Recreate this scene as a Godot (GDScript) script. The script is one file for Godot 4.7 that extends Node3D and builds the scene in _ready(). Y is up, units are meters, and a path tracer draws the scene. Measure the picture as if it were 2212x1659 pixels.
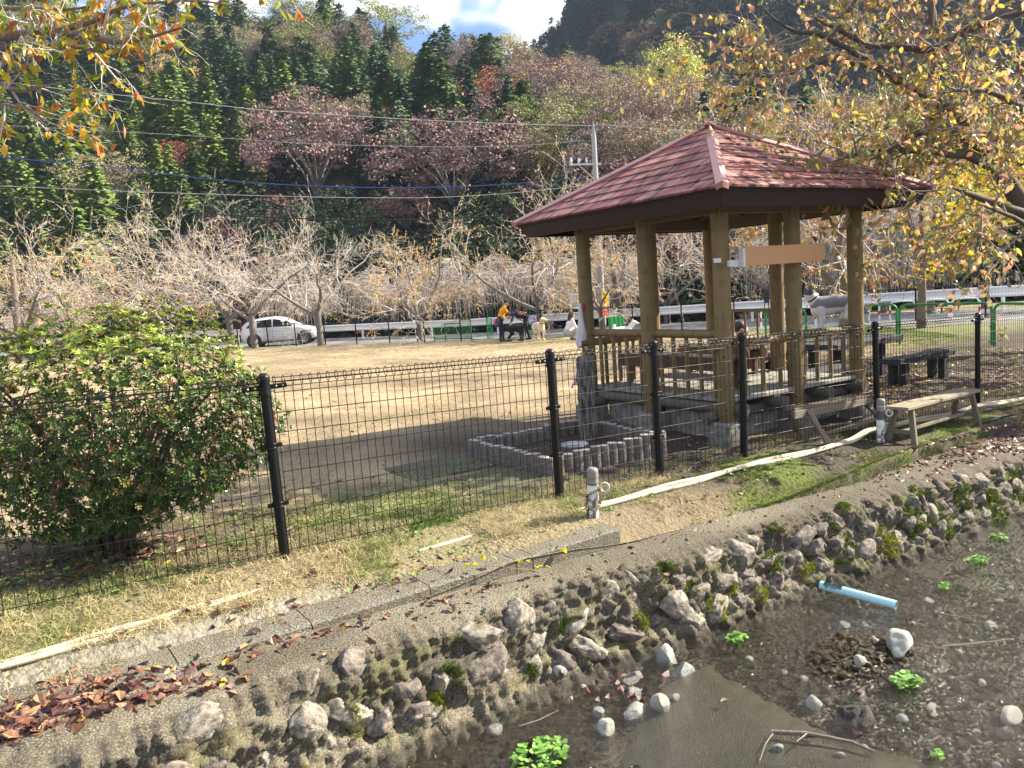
extends Node3D
# A valley dog park beside a shallow stone-walled stream. Metres, y up, the eye at the origin.

# ---------------------------------------------------------------- mesh builder
class MB:
	var v := PackedVector3Array()
	var n := PackedVector3Array()
	var c := PackedColorArray()
	var uv := PackedVector2Array()
	var ix := PackedInt32Array()
	var smooth := false

	func vert(p: Vector3, nn: Vector3, col: Color, u := Vector2.ZERO) -> int:
		v.append(p); n.append(nn); c.append(col); uv.append(u)
		return v.size() - 1

	func tri(a: Vector3, b: Vector3, d: Vector3, col: Color) -> void:
		var nn := (d - a).cross(b - a).normalized()
		var k := v.size()
		v.append(a); v.append(b); v.append(d)
		n.append(nn); n.append(nn); n.append(nn)
		c.append(col); c.append(col); c.append(col)
		uv.append(Vector2(0, 0)); uv.append(Vector2(1, 0)); uv.append(Vector2(1, 1))
		ix.append(k); ix.append(k + 1); ix.append(k + 2)

	func quad(a: Vector3, b: Vector3, d: Vector3, e: Vector3, col: Color, uvs := []) -> void:
		var nn := (d - a).cross(b - a)
		if nn.length_squared() < 1e-14:
			nn = (e - a).cross(d - a)
		nn = nn.normalized()
		var k := v.size()
		v.append(a); v.append(b); v.append(d); v.append(e)
		for i in 4:
			n.append(nn); c.append(col)
			uv.append(uvs[i] if uvs.size() == 4 else Vector2(float(i == 1 or i == 2), float(i > 1)))
		ix.append(k); ix.append(k + 1); ix.append(k + 2)
		ix.append(k); ix.append(k + 2); ix.append(k + 3)

	# a box with chamfered edges; h = half sizes
	func box(at: Vector3, h: Vector3, b := Basis(), col := Color.WHITE, bev := 0.0) -> void:
		if bev <= 0.0:
			var q := []
			for i in 8:
				q.append(at + b * Vector3(h.x * (1 if i & 1 else -1), h.y * (1 if i & 2 else -1), h.z * (1 if i & 4 else -1)))
			for f in [[0, 4, 6, 2], [1, 3, 7, 5], [0, 1, 5, 4], [2, 6, 7, 3], [0, 2, 3, 1], [4, 5, 7, 6]]:
				quad(q[f[0]], q[f[1]], q[f[2]], q[f[3]], col)
			return
		bev = minf(bev, minf(h.x, minf(h.y, h.z)) * 0.9)
		var P := []
		for i in 8:
			var s := Vector3(1 if i & 1 else -1, 1 if i & 2 else -1, 1 if i & 4 else -1)
			var m := h - Vector3.ONE * bev
			P.append([at + b * Vector3(s.x * h.x, s.y * m.y, s.z * m.z), at + b * Vector3(s.x * m.x, s.y * h.y, s.z * m.z), at + b * Vector3(s.x * m.x, s.y * m.y, s.z * h.z)])
		for f in [[0, 4, 6, 2, 0], [1, 3, 7, 5, 0], [0, 1, 5, 4, 1], [2, 6, 7, 3, 1], [0, 2, 3, 1, 2], [4, 5, 7, 6, 2]]:
			quad(P[f[0]][f[4]], P[f[1]][f[4]], P[f[2]][f[4]], P[f[3]][f[4]], col)
		var fl := func(i: int, sx: Vector3, a: Vector3, bb: Vector3, dd: Vector3, e: Vector3) -> void:
			var nn := (dd - a).cross(bb - a)
			if nn.dot(sx) < 0.0: quad(e, dd, bb, a, col)
			else: quad(a, bb, dd, e, col)
		for i in 8:
			for ax in 3:
				var j: int = i ^ (1 << ax)
				if j > i:
					var k1 := (ax + 1) % 3
					var k2 := (ax + 2) % 3
					fl.call(i, (P[i][k1] + P[j][k2]) * 0.5 - at, P[i][k1], P[j][k1], P[j][k2], P[i][k2])
			var tn: Vector3 = (P[i][2] - P[i][0]).cross(P[i][1] - P[i][0])
			if tn.dot(P[i][0] - at) < 0.0: tri(P[i][0], P[i][2], P[i][1], col)
			else: tri(P[i][0], P[i][1], P[i][2], col)

	# a swept tube, normals outward
	func tube(p: PackedVector3Array, r: PackedFloat32Array, k: int, col: Color, cap := false, col2 = null) -> void:
		var m := p.size()
		if m < 2: return
		var t := (p[1] - p[0]).normalized()
		var x := t.cross(Vector3.UP if absf(t.y) < 0.9 else Vector3.RIGHT).normalized()
		var base := v.size()
		for i in m:
			var t2 := (p[mini(i + 1, m - 1)] - p[maxi(i - 1, 0)]).normalized()
			x = (x - t2 * x.dot(t2)).normalized()
			var y := t2.cross(x)
			var cc: Color = col if col2 == null else col.lerp(col2, float(i) / (m - 1))
			for j in k:
				var a := TAU * j / k
				var d := x * cos(a) + y * sin(a)
				v.append(p[i] + d * r[i]); n.append(d); c.append(cc); uv.append(Vector2(float(j) / k, float(i)))
		for i in m - 1:
			for j in k:
				var a := base + i * k + j
				var b := base + i * k + (j + 1) % k
				ix.append(a); ix.append(a + k); ix.append(b)
				ix.append(b); ix.append(a + k); ix.append(b + k)
		if cap:
			for e in [0, m - 1]:
				var q := []
				for j in k: q.append(v[base + e * k + j])
				var o: Vector3 = p[e]
				for j in k:
					if e == 0: tri(o, q[j], q[(j + 1) % k], col)
					else: tri(o, q[(j + 1) % k], q[j], col)

	func bar(a: Vector3, b: Vector3, r0: float, r1: float, k: int, col: Color, cap := false) -> void:
		tube(PackedVector3Array([a, b]), PackedFloat32Array([r0, r1]), k, col, cap)

	# turned shape about y: pairs (radius, height)
	func lathe(at: Vector3, prof: Array, k: int, col: Color, b := Basis()) -> void:
		var base := v.size()
		var m := prof.size()
		for i in m:
			var d0: Vector2 = prof[mini(i + 1, m - 1)] - prof[maxi(i - 1, 0)]
			for j in k:
				var a := TAU * j / k
				var rd := Vector3(cos(a), 0, sin(a))
				var nn := (rd * d0.y + Vector3(0, -d0.x, 0)).normalized()
				vert(at + b * (rd * prof[i].x + Vector3(0, prof[i].y, 0)), b * nn, col, Vector2(float(j) / k * 4.0, prof[i].y))
		for i in m - 1:
			for j in k:
				var a := base + i * k + j
				var bb := base + i * k + (j + 1) % k
				ix.append(a); ix.append(bb); ix.append(a + k)
				ix.append(bb); ix.append(bb + k); ix.append(a + k)

	# a leaf of eight faces
	func leaf(b: Vector3, d: Vector3, s: Vector3, L: float, w: float, fold: float, curl: float, col: Color) -> void:
		var u := s.cross(d).normalized()
		var m1 := b + d * L * 0.34 + u * curl * L * 0.12
		var m2 := b + d * L * 0.7 - u * curl * L * 0.05
		var t := b + d * L - u * curl * L * 0.38
		var f := u * fold * w
		var l1 := m1 + s * w * 0.5 + f
		var l2 := m2 + s * w * 0.38 + f
		var r1 := m1 - s * w * 0.5 + f
		var r2 := m2 - s * w * 0.38 + f
		tri(b, l1, m1, col); tri(l1, l2, m1, col); tri(m1, l2, m2, col); tri(l2, t, m2, col)
		tri(b, m1, r1, col); tri(m1, r2, r1, col); tri(m1, m2, r2, col); tri(m2, t, r2, col)

	func leaf4(b: Vector3, d: Vector3, s: Vector3, L: float, w: float, fold: float, col: Color) -> void:
		var u := s.cross(d)
		var m := b + d * L * 0.5
		var t := b + d * L - u * L * 0.12
		tri(b, m + s * w * 0.5 + u * fold * w, m, col); tri(m + s * w * 0.5 + u * fold * w, t, m, col)
		tri(b, m, m - s * w * 0.5 + u * fold * w, col); tri(m, t, m - s * w * 0.5 + u * fold * w, col)

	# one small tuft of foliage: a bent diamond
	func tuft(p: Vector3, d: Vector3, s: Vector3, L: float, w: float, col: Color) -> void:
		quad(p - d * L * 0.5, p + s * w * 0.5, p + d * L * 0.5, p - s * w * 0.5 + s.cross(d) * L * 0.15, col)

	func append(o: MB, xf: Transform3D, col = null) -> void:
		var k := v.size()
		for i in o.v.size():
			v.append(xf * o.v[i]); n.append((xf.basis * o.n[i]).normalized()); c.append(o.c[i] if col == null else col); uv.append(o.uv[i])
		for i in o.ix: ix.append(i + k)

	func mesh(mat: Material = null) -> ArrayMesh:
		var a := []
		a.resize(Mesh.ARRAY_MAX)
		a[Mesh.ARRAY_VERTEX] = v; a[Mesh.ARRAY_NORMAL] = n; a[Mesh.ARRAY_COLOR] = c; a[Mesh.ARRAY_TEX_UV] = uv; a[Mesh.ARRAY_INDEX] = ix
		var out := ArrayMesh.new()
		if smooth:
			var st := SurfaceTool.new()
			st.create_from_arrays(a)
			st.generate_normals()
			st.commit(out)
		else:
			out.add_surface_from_arrays(Mesh.PRIMITIVE_TRIANGLES, a)
		if mat: out.surface_set_material(0, mat)
		return out

# ---------------------------------------------------------------- naming and tagging
var used := {}
func numbered(s: String) -> String:
	if not used.has(s):
		used[s] = 0
		return s
	used[s] += 1
	return "%s_%03d" % [s, used[s]]

func tag(o: Node, label: String, category: String, group := "", kind := "") -> Node:
	if label: o.set_meta("label", label)
	if category: o.set_meta("category", category)
	if group: o.set_meta("group", group)
	if kind: o.set_meta("kind", kind)
	return o

func thing(called: String, label: String, category: String, at := Vector3.ZERO, b := Basis(), group := "") -> Node3D:
	var o := Node3D.new()
	o.name = numbered(called)
	add_child(o)
	o.transform = Transform3D(b, at)
	tag(o, label, category, group)
	return o

func part(called: String, m, mat: Material, parent: Node, at := Vector3.ZERO, b := Basis()) -> MeshInstance3D:
	var o := MeshInstance3D.new()
	o.mesh = m.mesh() if m is MB else m
	o.material_override = mat
	o.name = numbered(called) if parent == self else called
	parent.add_child(o, true)
	o.transform = Transform3D(b, at)
	return o

func solo(called: String, label: String, category: String, m, mat: Material, at := Vector3.ZERO, b := Basis(), group := "") -> MeshInstance3D:
	var o := part(called, m, mat, self, at, b)
	tag(o, label, category, group)
	return o

func struct(called: String, m, mat: Material) -> MeshInstance3D:
	var o := part(called, m, mat, self)
	o.set_meta("kind", "structure")
	return o

func swarm(called: String, m: Mesh, mat: Material, xs: Array, cols := [], parent: Node = self) -> MultiMeshInstance3D:
	var mm := MultiMesh.new()
	mm.transform_format = MultiMesh.TRANSFORM_3D
	mm.use_colors = cols.size() > 0
	mm.mesh = m
	mm.instance_count = xs.size()
	for i in xs.size():
		mm.set_instance_transform(i, xs[i])
		if cols.size(): mm.set_instance_color(i, cols[i])
	var o := MultiMeshInstance3D.new()
	o.multimesh = mm
	o.material_override = mat
	o.name = numbered(called) if parent == self else called
	parent.add_child(o, true)
	o.set_meta("kind", "stuff")
	return o

# ---------------------------------------------------------------- materials
func L(r: float, g: float, b: float, a := 1.0) -> Color:
	return Color(r, g, b, a).linear_to_srgb()

func ntex(sd: int, freq: float, cols: Array, size := 512, oct := 5, kind := FastNoiseLite.TYPE_SIMPLEX_SMOOTH, offs := []) -> NoiseTexture2D:
	var f := FastNoiseLite.new()
	f.seed = sd; f.frequency = freq; f.fractal_octaves = oct; f.noise_type = kind
	f.fractal_gain = 0.6
	if kind == FastNoiseLite.TYPE_CELLULAR:
		f.fractal_type = FastNoiseLite.FRACTAL_NONE
		f.cellular_return_type = FastNoiseLite.RETURN_CELL_VALUE if oct == 1 else FastNoiseLite.RETURN_DISTANCE
	var t := NoiseTexture2D.new()
	t.width = size; t.height = size; t.seamless = true; t.seamless_blend_skirt = 0.2
	t.noise = f
	if cols.size():
		var g := Gradient.new()
		var cc := PackedColorArray()
		var oo := PackedFloat32Array()
		for i in cols.size():
			var q: Vector3 = cols[i]
			cc.append(L(q.x, q.y, q.z))
			oo.append(offs[i] if offs.size() else float(i) / (cols.size() - 1))
		g.colors = cc; g.offsets = oo
		t.color_ramp = g
	return t

var bump_fine: NoiseTexture2D
var bump_coarse: NoiseTexture2D
var bump_cell: NoiseTexture2D

func mat(rough := 0.9, col := Color.WHITE, tex: Texture2D = null, scale := 1.0, bump: Texture2D = null, bump_cm := 0.0, world := false, vc := true) -> StandardMaterial3D:
	var m := StandardMaterial3D.new()
	m.roughness = rough
	m.albedo_color = col
	m.vertex_color_use_as_albedo = vc
	m.metallic_specular = 0.4
	if tex: m.albedo_texture = tex
	if tex or bump:
		m.uv1_triplanar = true
		m.uv1_world_triplanar = world
		m.uv1_scale = Vector3.ONE * scale
	if bump:
		m.heightmap_enabled = true
		m.heightmap_texture = bump
		m.heightmap_scale = bump_cm
	return m

func leafmat(back: float, rough := 0.55) -> StandardMaterial3D:
	var m := mat(rough)
	m.cull_mode = BaseMaterial3D.CULL_DISABLED
	if back > 0.0:
		m.backlight_enabled = true
		m.backlight = L(back, back, back)
	return m

# ---------------------------------------------------------------- the lie of the land
const PITCH := 0.119
const ROLL := 0.0706
const FOCAL := 1732.35
var cam_r: Vector3
var cam_u: Vector3
var cam_f: Vector3
var D := Vector3(0.82903, 0, -0.55921)   # along the fence, away downstream
var N := Vector3(0.55921, 0, 0.82903)    # from the fence to the stream
const FX := -1.3792
const FZ := -4.4864
var nz := FastNoiseLite.new()
var rng := RandomNumberGenerator.new()

func hb(s: float) -> float: return -1.4515 - 0.0328 * s
func sn(s: float, n: float, off := 0.0) -> Vector3: return Vector3(FX + D.x * s + N.x * n, hb(s) + off, FZ + D.z * s + N.z * n)
func to_s(x: float, z: float) -> float: return (x - FX) * D.x + (z - FZ) * D.z
func to_n(x: float, z: float) -> float: return (x - FX) * N.x + (z - FZ) * N.z

func ground(x: float, z: float) -> float:
	var s := to_s(x, z)
	var n := to_n(x, z)
	var pl := -1.35 + 0.024 * z - 0.02 * minf(x + 2.0, 0.0)
	var k := clampf(-n / 6.0, 0.0, 1.0)
	k = k * k * (3.0 - 2.0 * k)
	return hb(clampf(s, -4.0, 14.0)) * (1.0 - k) + pl * k

func pick(t: Array, x: float) -> float:
	if x <= t[0][0]: return t[0][1]
	for i in t.size() - 1:
		if x < t[i + 1][0]:
			return lerpf(t[i][1], t[i + 1][1], (x - t[i][0]) / (t[i + 1][0] - t[i][0]))
	return t[-1][1]

const RAIL := [[-60.0, -64.0], [-40.0, -56.0], [-25.0, -51.0], [-17.0, -48.0], [-9.0, -44.7], [-0.8, -40.2], [4.0, -37.3], [7.5, -34.6], [13.5, -30.0], [16.5, -26.6], [21.0, -21.0], [28.0, -12.0]]
const SLOPE := [[-120.0, 0.66], [-60.0, 0.58], [-29.0, 0.5], [-10.0, 0.41], [3.0, 0.36], [14.0, 0.33], [25.0, 0.26], [60.0, 0.21]]
func foot(x: float) -> float: return minf(pick(RAIL, x), -34.0) - 6.0
func hill(x: float, z: float) -> float:
	var t := maxf(0.0, foot(x) - z)
	var g := -1.35 + 0.024 * maxf(z, foot(x)) - 0.02 * clampf(x + 2.0, -25.0, 0.0)
	var e := minf(t, 112.0)
	var y := g + pick(SLOPE, x) * e * smoothstep(0.0, 14.0, t) + nz.get_noise_2d(x * 1.2, z * 1.2) * 4.0 * smoothstep(10.0, 50.0, t)
	return y - maxf(0.0, t - 112.0) * 0.3
const CREST := [[-80.0, 72.0], [-30.0, 78.0], [0.0, 76.0], [12.0, 74.0], [22.0, 79.0], [31.0, 91.0], [42.0, 107.0], [60.0, 126.0], [100.0, 158.0], [190.0, 182.0], [260.0, 180.0]]
func far_hill(x: float, z: float) -> float:
	var t := clampf((-180.0 - z) / 120.0, 0.0, 1.0)
	var over := maxf(0.0, -300.0 - z)
	return lerpf(8.0, pick(CREST, x), t) + nz.get_noise_2d(x * 0.8 + 50.0, z * 0.8) * 8.0 * t - over * 0.4

func ray(x: float, y: float) -> Vector3:
	return cam_f + cam_r * ((x - 1106.0) / FOCAL) - cam_u * ((y - 829.5) / FOCAL)
func at(x: float, y: float, depth: float) -> Vector3: return ray(x, y) * depth
func stand(x: float, y: float, near := 40.0) -> Vector3:   # the point of the slope seen in that direction
	var d := ray(x, y)
	var t := near
	while t < 175.0:
		if d.y * t < hill(d.x * t, d.z * t): break
		t += 1.0
	return d * t
func ng(x: float, z: float) -> Vector3: return Vector3(x, ground(x, z), z)
func rr(a: float, b: float) -> float: return rng.randf_range(a, b)
func rdir() -> Vector3:
	return Vector3(rng.randfn(), rng.randfn(), rng.randfn()).normalized()
func basis_y(y: Vector3, spin := 0.0) -> Basis:
	var yy := y.normalized()
	var x := yy.cross(Vector3.FORWARD if absf(yy.z) < 0.9 else Vector3.RIGHT).normalized()
	var b := Basis(x, yy, x.cross(yy))
	return b * Basis(Vector3.UP, spin)
var SNB: Basis   # x along the fence, z to the stream

# icosphere
var ico := {}
func icos(level: int) -> Array:
	if ico.has(level): return ico[level]
	var p := (1.0 + sqrt(5.0)) / 2.0
	var vs := []
	for q in [[-1, p, 0], [1, p, 0], [-1, -p, 0], [1, -p, 0], [0, -1, p], [0, 1, p], [0, -1, -p], [0, 1, -p], [p, 0, -1], [p, 0, 1], [-p, 0, -1], [-p, 0, 1]]:
		vs.append(Vector3(q[0], q[1], q[2]).normalized())
	var fs := [[0, 11, 5], [0, 5, 1], [0, 1, 7], [0, 7, 10], [0, 10, 11], [1, 5, 9], [5, 11, 4], [11, 10, 2], [10, 7, 6], [7, 1, 8], [3, 9, 4], [3, 4, 2], [3, 2, 6], [3, 6, 8], [3, 8, 9], [4, 9, 5], [2, 4, 11], [6, 2, 10], [8, 6, 7], [9, 8, 1]]
	for l in level:
		var mid := {}
		var nf := []
		for f in fs:
			var m := []
			for e in 3:
				var a: int = f[e]
				var b: int = f[(e + 1) % 3]
				var key := mini(a, b) * 100000 + maxi(a, b)
				if not mid.has(key):
					mid[key] = vs.size()
					vs.append((vs[a] + vs[b]).normalized())
				m.append(mid[key])
			nf.append_array([[f[0], m[0], m[2]], [f[1], m[1], m[0]], [f[2], m[2], m[1]], m])
		fs = nf
	ico[level] = [vs, fs]
	return ico[level]

# a stone about the unit sphere: knocked flat by planes, then roughened
func rock(level: int, sd: int, scale: Vector3, cuts := 7, rough := 0.08, sm := true) -> ArrayMesh:
	var r := RandomNumberGenerator.new()
	r.seed = sd
	var I := icos(level)
	var pl := []
	for i in cuts:
		pl.append([Vector3(r.randfn(), r.randfn(), r.randfn()).normalized(), r.randf_range(0.55, 0.85)])
	var mb := MB.new()
	mb.smooth = sm
	for q: Vector3 in I[0]:
		var p := q
		for k in pl:
			var e: float = p.dot(k[0]) - k[1]
			if e > 0.0: p -= k[0] * e * 0.93
		p += q * (nz.get_noise_3d(q.x * 60.0 + sd * 13.0, q.y * 60.0, q.z * 60.0) * rough * 2.0 + nz.get_noise_3d(q.x * 190.0, q.y * 190.0 + sd, q.z * 190.0) * rough)
		mb.vert(p * scale, q, Color.WHITE)
	for f in I[1]:
		mb.ix.append(f[0]); mb.ix.append(f[2]); mb.ix.append(f[1])
	if not sm:
		var fl := MB.new()
		for f in I[1]: fl.tri(mb.v[f[0]], mb.v[f[2]], mb.v[f[1]], Color.WHITE)
		return fl.mesh()
	return mb.mesh()

# bodies: smooth union of tapered capsules, meshed as surface nets. bones: [a, b, ra, rb, colour]
func body(bones: Array, cell: float, k: float) -> MB:
	var lo := Vector3.ONE * 1e9
	var hi := -lo
	for b in bones:
		for e in [[b[0], b[2]], [b[1], b[3]]]:
			lo = lo.min(e[0] - Vector3.ONE * (e[1] + cell * 2 + k * 0.3))
			hi = hi.max(e[0] + Vector3.ONE * (e[1] + cell * 2 + k * 0.3))
	var nx := int((hi.x - lo.x) / cell) + 2
	var ny := int((hi.y - lo.y) / cell) + 2
	var nzz := int((hi.z - lo.z) / cell) + 2
	var d := PackedFloat32Array(); d.resize(nx * ny * nzz); d.fill(9.0)
	var own := PackedInt32Array(); own.resize(nx * ny * nzz)
	var best := PackedFloat32Array(); best.resize(nx * ny * nzz); best.fill(9.0)
	for bi in bones.size():
		var b: Array = bones[bi]
		var A: Vector3 = b[0]
		var ba: Vector3 = b[1] - A
		var l2 := maxf(ba.length_squared(), 1e-8)
		var mr := maxf(b[2], b[3]) + k + cell * 1.5
		var bl := (A.min(b[1]) - Vector3.ONE * mr - lo) / cell
		var bh := (A.max(b[1]) + Vector3.ONE * mr - lo) / cell
		for z in range(maxi(0, int(bl.z)), mini(nzz, int(bh.z) + 1)):
			for y in range(maxi(0, int(bl.y)), mini(ny, int(bh.y) + 1)):
				var row := (z * ny + y) * nx
				for x in range(maxi(0, int(bl.x)), mini(nx, int(bh.x) + 1)):
					var pa := lo + Vector3(x, y, z) * cell - A
					var h := clampf(pa.dot(ba) / l2, 0.0, 1.0)
					var q := (pa - ba * h).length() - lerpf(b[2], b[3], h)
					var i := row + x
					if q < best[i]:
						best[i] = q; own[i] = bi
					var o := d[i]
					var m := maxf(k - absf(o - q), 0.0) / k
					d[i] = minf(o, q) - m * m * k * 0.25
	var mb := MB.new()
	mb.smooth = true
	var id := {}
	for z in nzz - 1:
		for y in ny - 1:
			for x in nx - 1:
				var i := (z * ny + y) * nx + x
				var msk := 0
				for c8 in 8:
					if d[i + (c8 & 1) + (nx if c8 & 2 else 0) + (nx * ny if c8 & 4 else 0)] < 0.0: msk |= 1 << c8
				if msk == 0 or msk == 255: continue
				var p := Vector3.ZERO
				var cnt := 0
				for e in [[0, 1], [2, 3], [4, 5], [6, 7], [0, 2], [1, 3], [4, 6], [5, 7], [0, 4], [1, 5], [2, 6], [3, 7]]:
					var a: int = e[0]
					var b2: int = e[1]
					if ((msk >> a) & 1) == ((msk >> b2) & 1): continue
					var da := d[i + (a & 1) + (nx if a & 2 else 0) + (nx * ny if a & 4 else 0)]
					var db := d[i + (b2 & 1) + (nx if b2 & 2 else 0) + (nx * ny if b2 & 4 else 0)]
					var t := da / (da - db)
					p += Vector3(a & 1, (a >> 1) & 1, a >> 2).lerp(Vector3(b2 & 1, (b2 >> 1) & 1, b2 >> 2), t)
					cnt += 1
				id[i] = mb.vert(lo + (Vector3(x, y, z) + p / cnt) * cell, Vector3.UP, bones[own[i]][4])
	for i: int in id:
		var x := i % nx
		var y := (i / nx) % ny
		var z := i / (nx * ny)
		if x == 0 or y == 0 or z == 0: continue
		var s0 := d[i] < 0.0
		for ax in 3:
			var st: int = [1, nx, nx * ny][ax]
			if s0 == (d[i + st] < 0.0): continue
			var u: int = [nx, nx * ny, 1][ax]
			var w: int = [nx * ny, 1, nx][ax]
			if not (id.has(i - u) and id.has(i - w) and id.has(i - u - w)): continue
			var q := [id[i], id[i - u], id[i - u - w], id[i - w]]
			if not s0: q.reverse()
			mb.ix.append_array(PackedInt32Array([q[0], q[1], q[2], q[0], q[2], q[3]]))
	return mb

var M := {}

func _ready() -> void:
	rng.seed = 20231118
	nz.seed = 7
	nz.frequency = 0.02
	nz.fractal_octaves = 4
	SNB = Basis(D, Vector3.UP, N)
	# camera
	var up0 := Vector3(0, cos(PITCH), -sin(PITCH))
	cam_f = Vector3(0, -sin(PITCH), -cos(PITCH))
	cam_r = Vector3.RIGHT * cos(ROLL) - up0 * sin(ROLL)
	cam_u = up0 * cos(ROLL) + Vector3.RIGHT * sin(ROLL)
	var cam := Camera3D.new()
	cam.name = "camera"
	cam.transform = Transform3D(Basis(cam_r, cam_u, -cam_f), Vector3.ZERO)
	cam.fov = rad_to_deg(2.0 * atan(829.5 / FOCAL))
	cam.near = 0.05
	cam.far = 2000.0
	add_child(cam)
	# sky
	var env := Environment.new()
	env.background_mode = Environment.BG_SKY
	env.sky = Sky.new()
	env.sky.sky_material = make_sky()
	env.background_energy_multiplier = 0.30
	env.tonemap_mode = Environment.TONE_MAPPER_LINEAR
	env.tonemap_exposure = 3.6
	env.sdfgi_enabled = true
	env.ssao_enabled = true
	env.ssil_enabled = true
	env.fog_enabled = true
	env.fog_density = 0.00022
	env.fog_light_color = Color(0.80, 0.88, 1.0)
	var we := WorldEnvironment.new()
	we.name = "world_environment"
	we.environment = env
	add_child(we)
	# sun: from the right, a little beyond, 32 degrees high
	var sun := DirectionalLight3D.new()
	sun.name = "sun"
	sun.light_energy = 1.6
	sun.light_color = Color(1.0, 0.95, 0.86)
	sun.light_angular_distance = 0.5
	sun.shadow_enabled = true
	add_child(sun)
	sun.look_at_from_position(Vector3.ZERO, -Vector3(0.79, 0.55, -0.24), Vector3.UP)

	materials()
	build_ground()
	build_hills()
	build_stream()
	build_wall()
	build_kerb()
	build_gazebo()
	build_fence()
	build_road()
	build_forest()
	build_cherries()
	build_weeping()
	build_pole_and_wires()
	build_near_trees()
	build_bush()
	build_car()
	build_people()
	build_dogs()
	build_furniture()
	build_pipes()
	build_bollards()
	build_planter()
	build_rocks()
	build_ground_cover()
	build_leaves()

func make_sky() -> PanoramaSkyMaterial:
	var w := 1024
	var h := 512
	var im := Image.create(w, h, false, Image.FORMAT_RGBF)
	var f := FastNoiseLite.new()
	f.seed = 31; f.frequency = 1.5; f.fractal_octaves = 6; f.fractal_gain = 0.52
	for y in h:
		var el := PI * 0.5 - PI * (y + 0.5) / h
		var hz := pow(1.0 - clampf(sin(el), 0.0, 1.0), 3.0)
		var base := Vector3(0.16, 0.34, 0.80).lerp(Vector3(0.47, 0.76, 1.12), hz)
		for x in w:
			var a := TAU * ((x + 0.5) / w - 0.5)
			var d := Vector3(sin(a) * cos(el), sin(el), -cos(a) * cos(el))
			var q := Vector3(d.x, d.y * 2.2, d.z) * 2.3
			var v := f.get_noise_3d(q.x + 1.35, q.y, q.z) * 0.9 + 0.13
			var cl := smoothstep(-0.02, 0.2, v)
			var sh := 1.0 - 0.22 * smoothstep(0.15, 0.6, v)
			var c := base.lerp(Vector3(1.75, 1.77, 1.82) * sh, cl * 0.93)
			if el < 0.0: c = Vector3(0.25, 0.24, 0.22)
			im.set_pixel(x, y, Color(c.x, c.y, c.z))
	var m := PanoramaSkyMaterial.new()
	m.panorama = ImageTexture.create_from_image(im)
	return m

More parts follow.
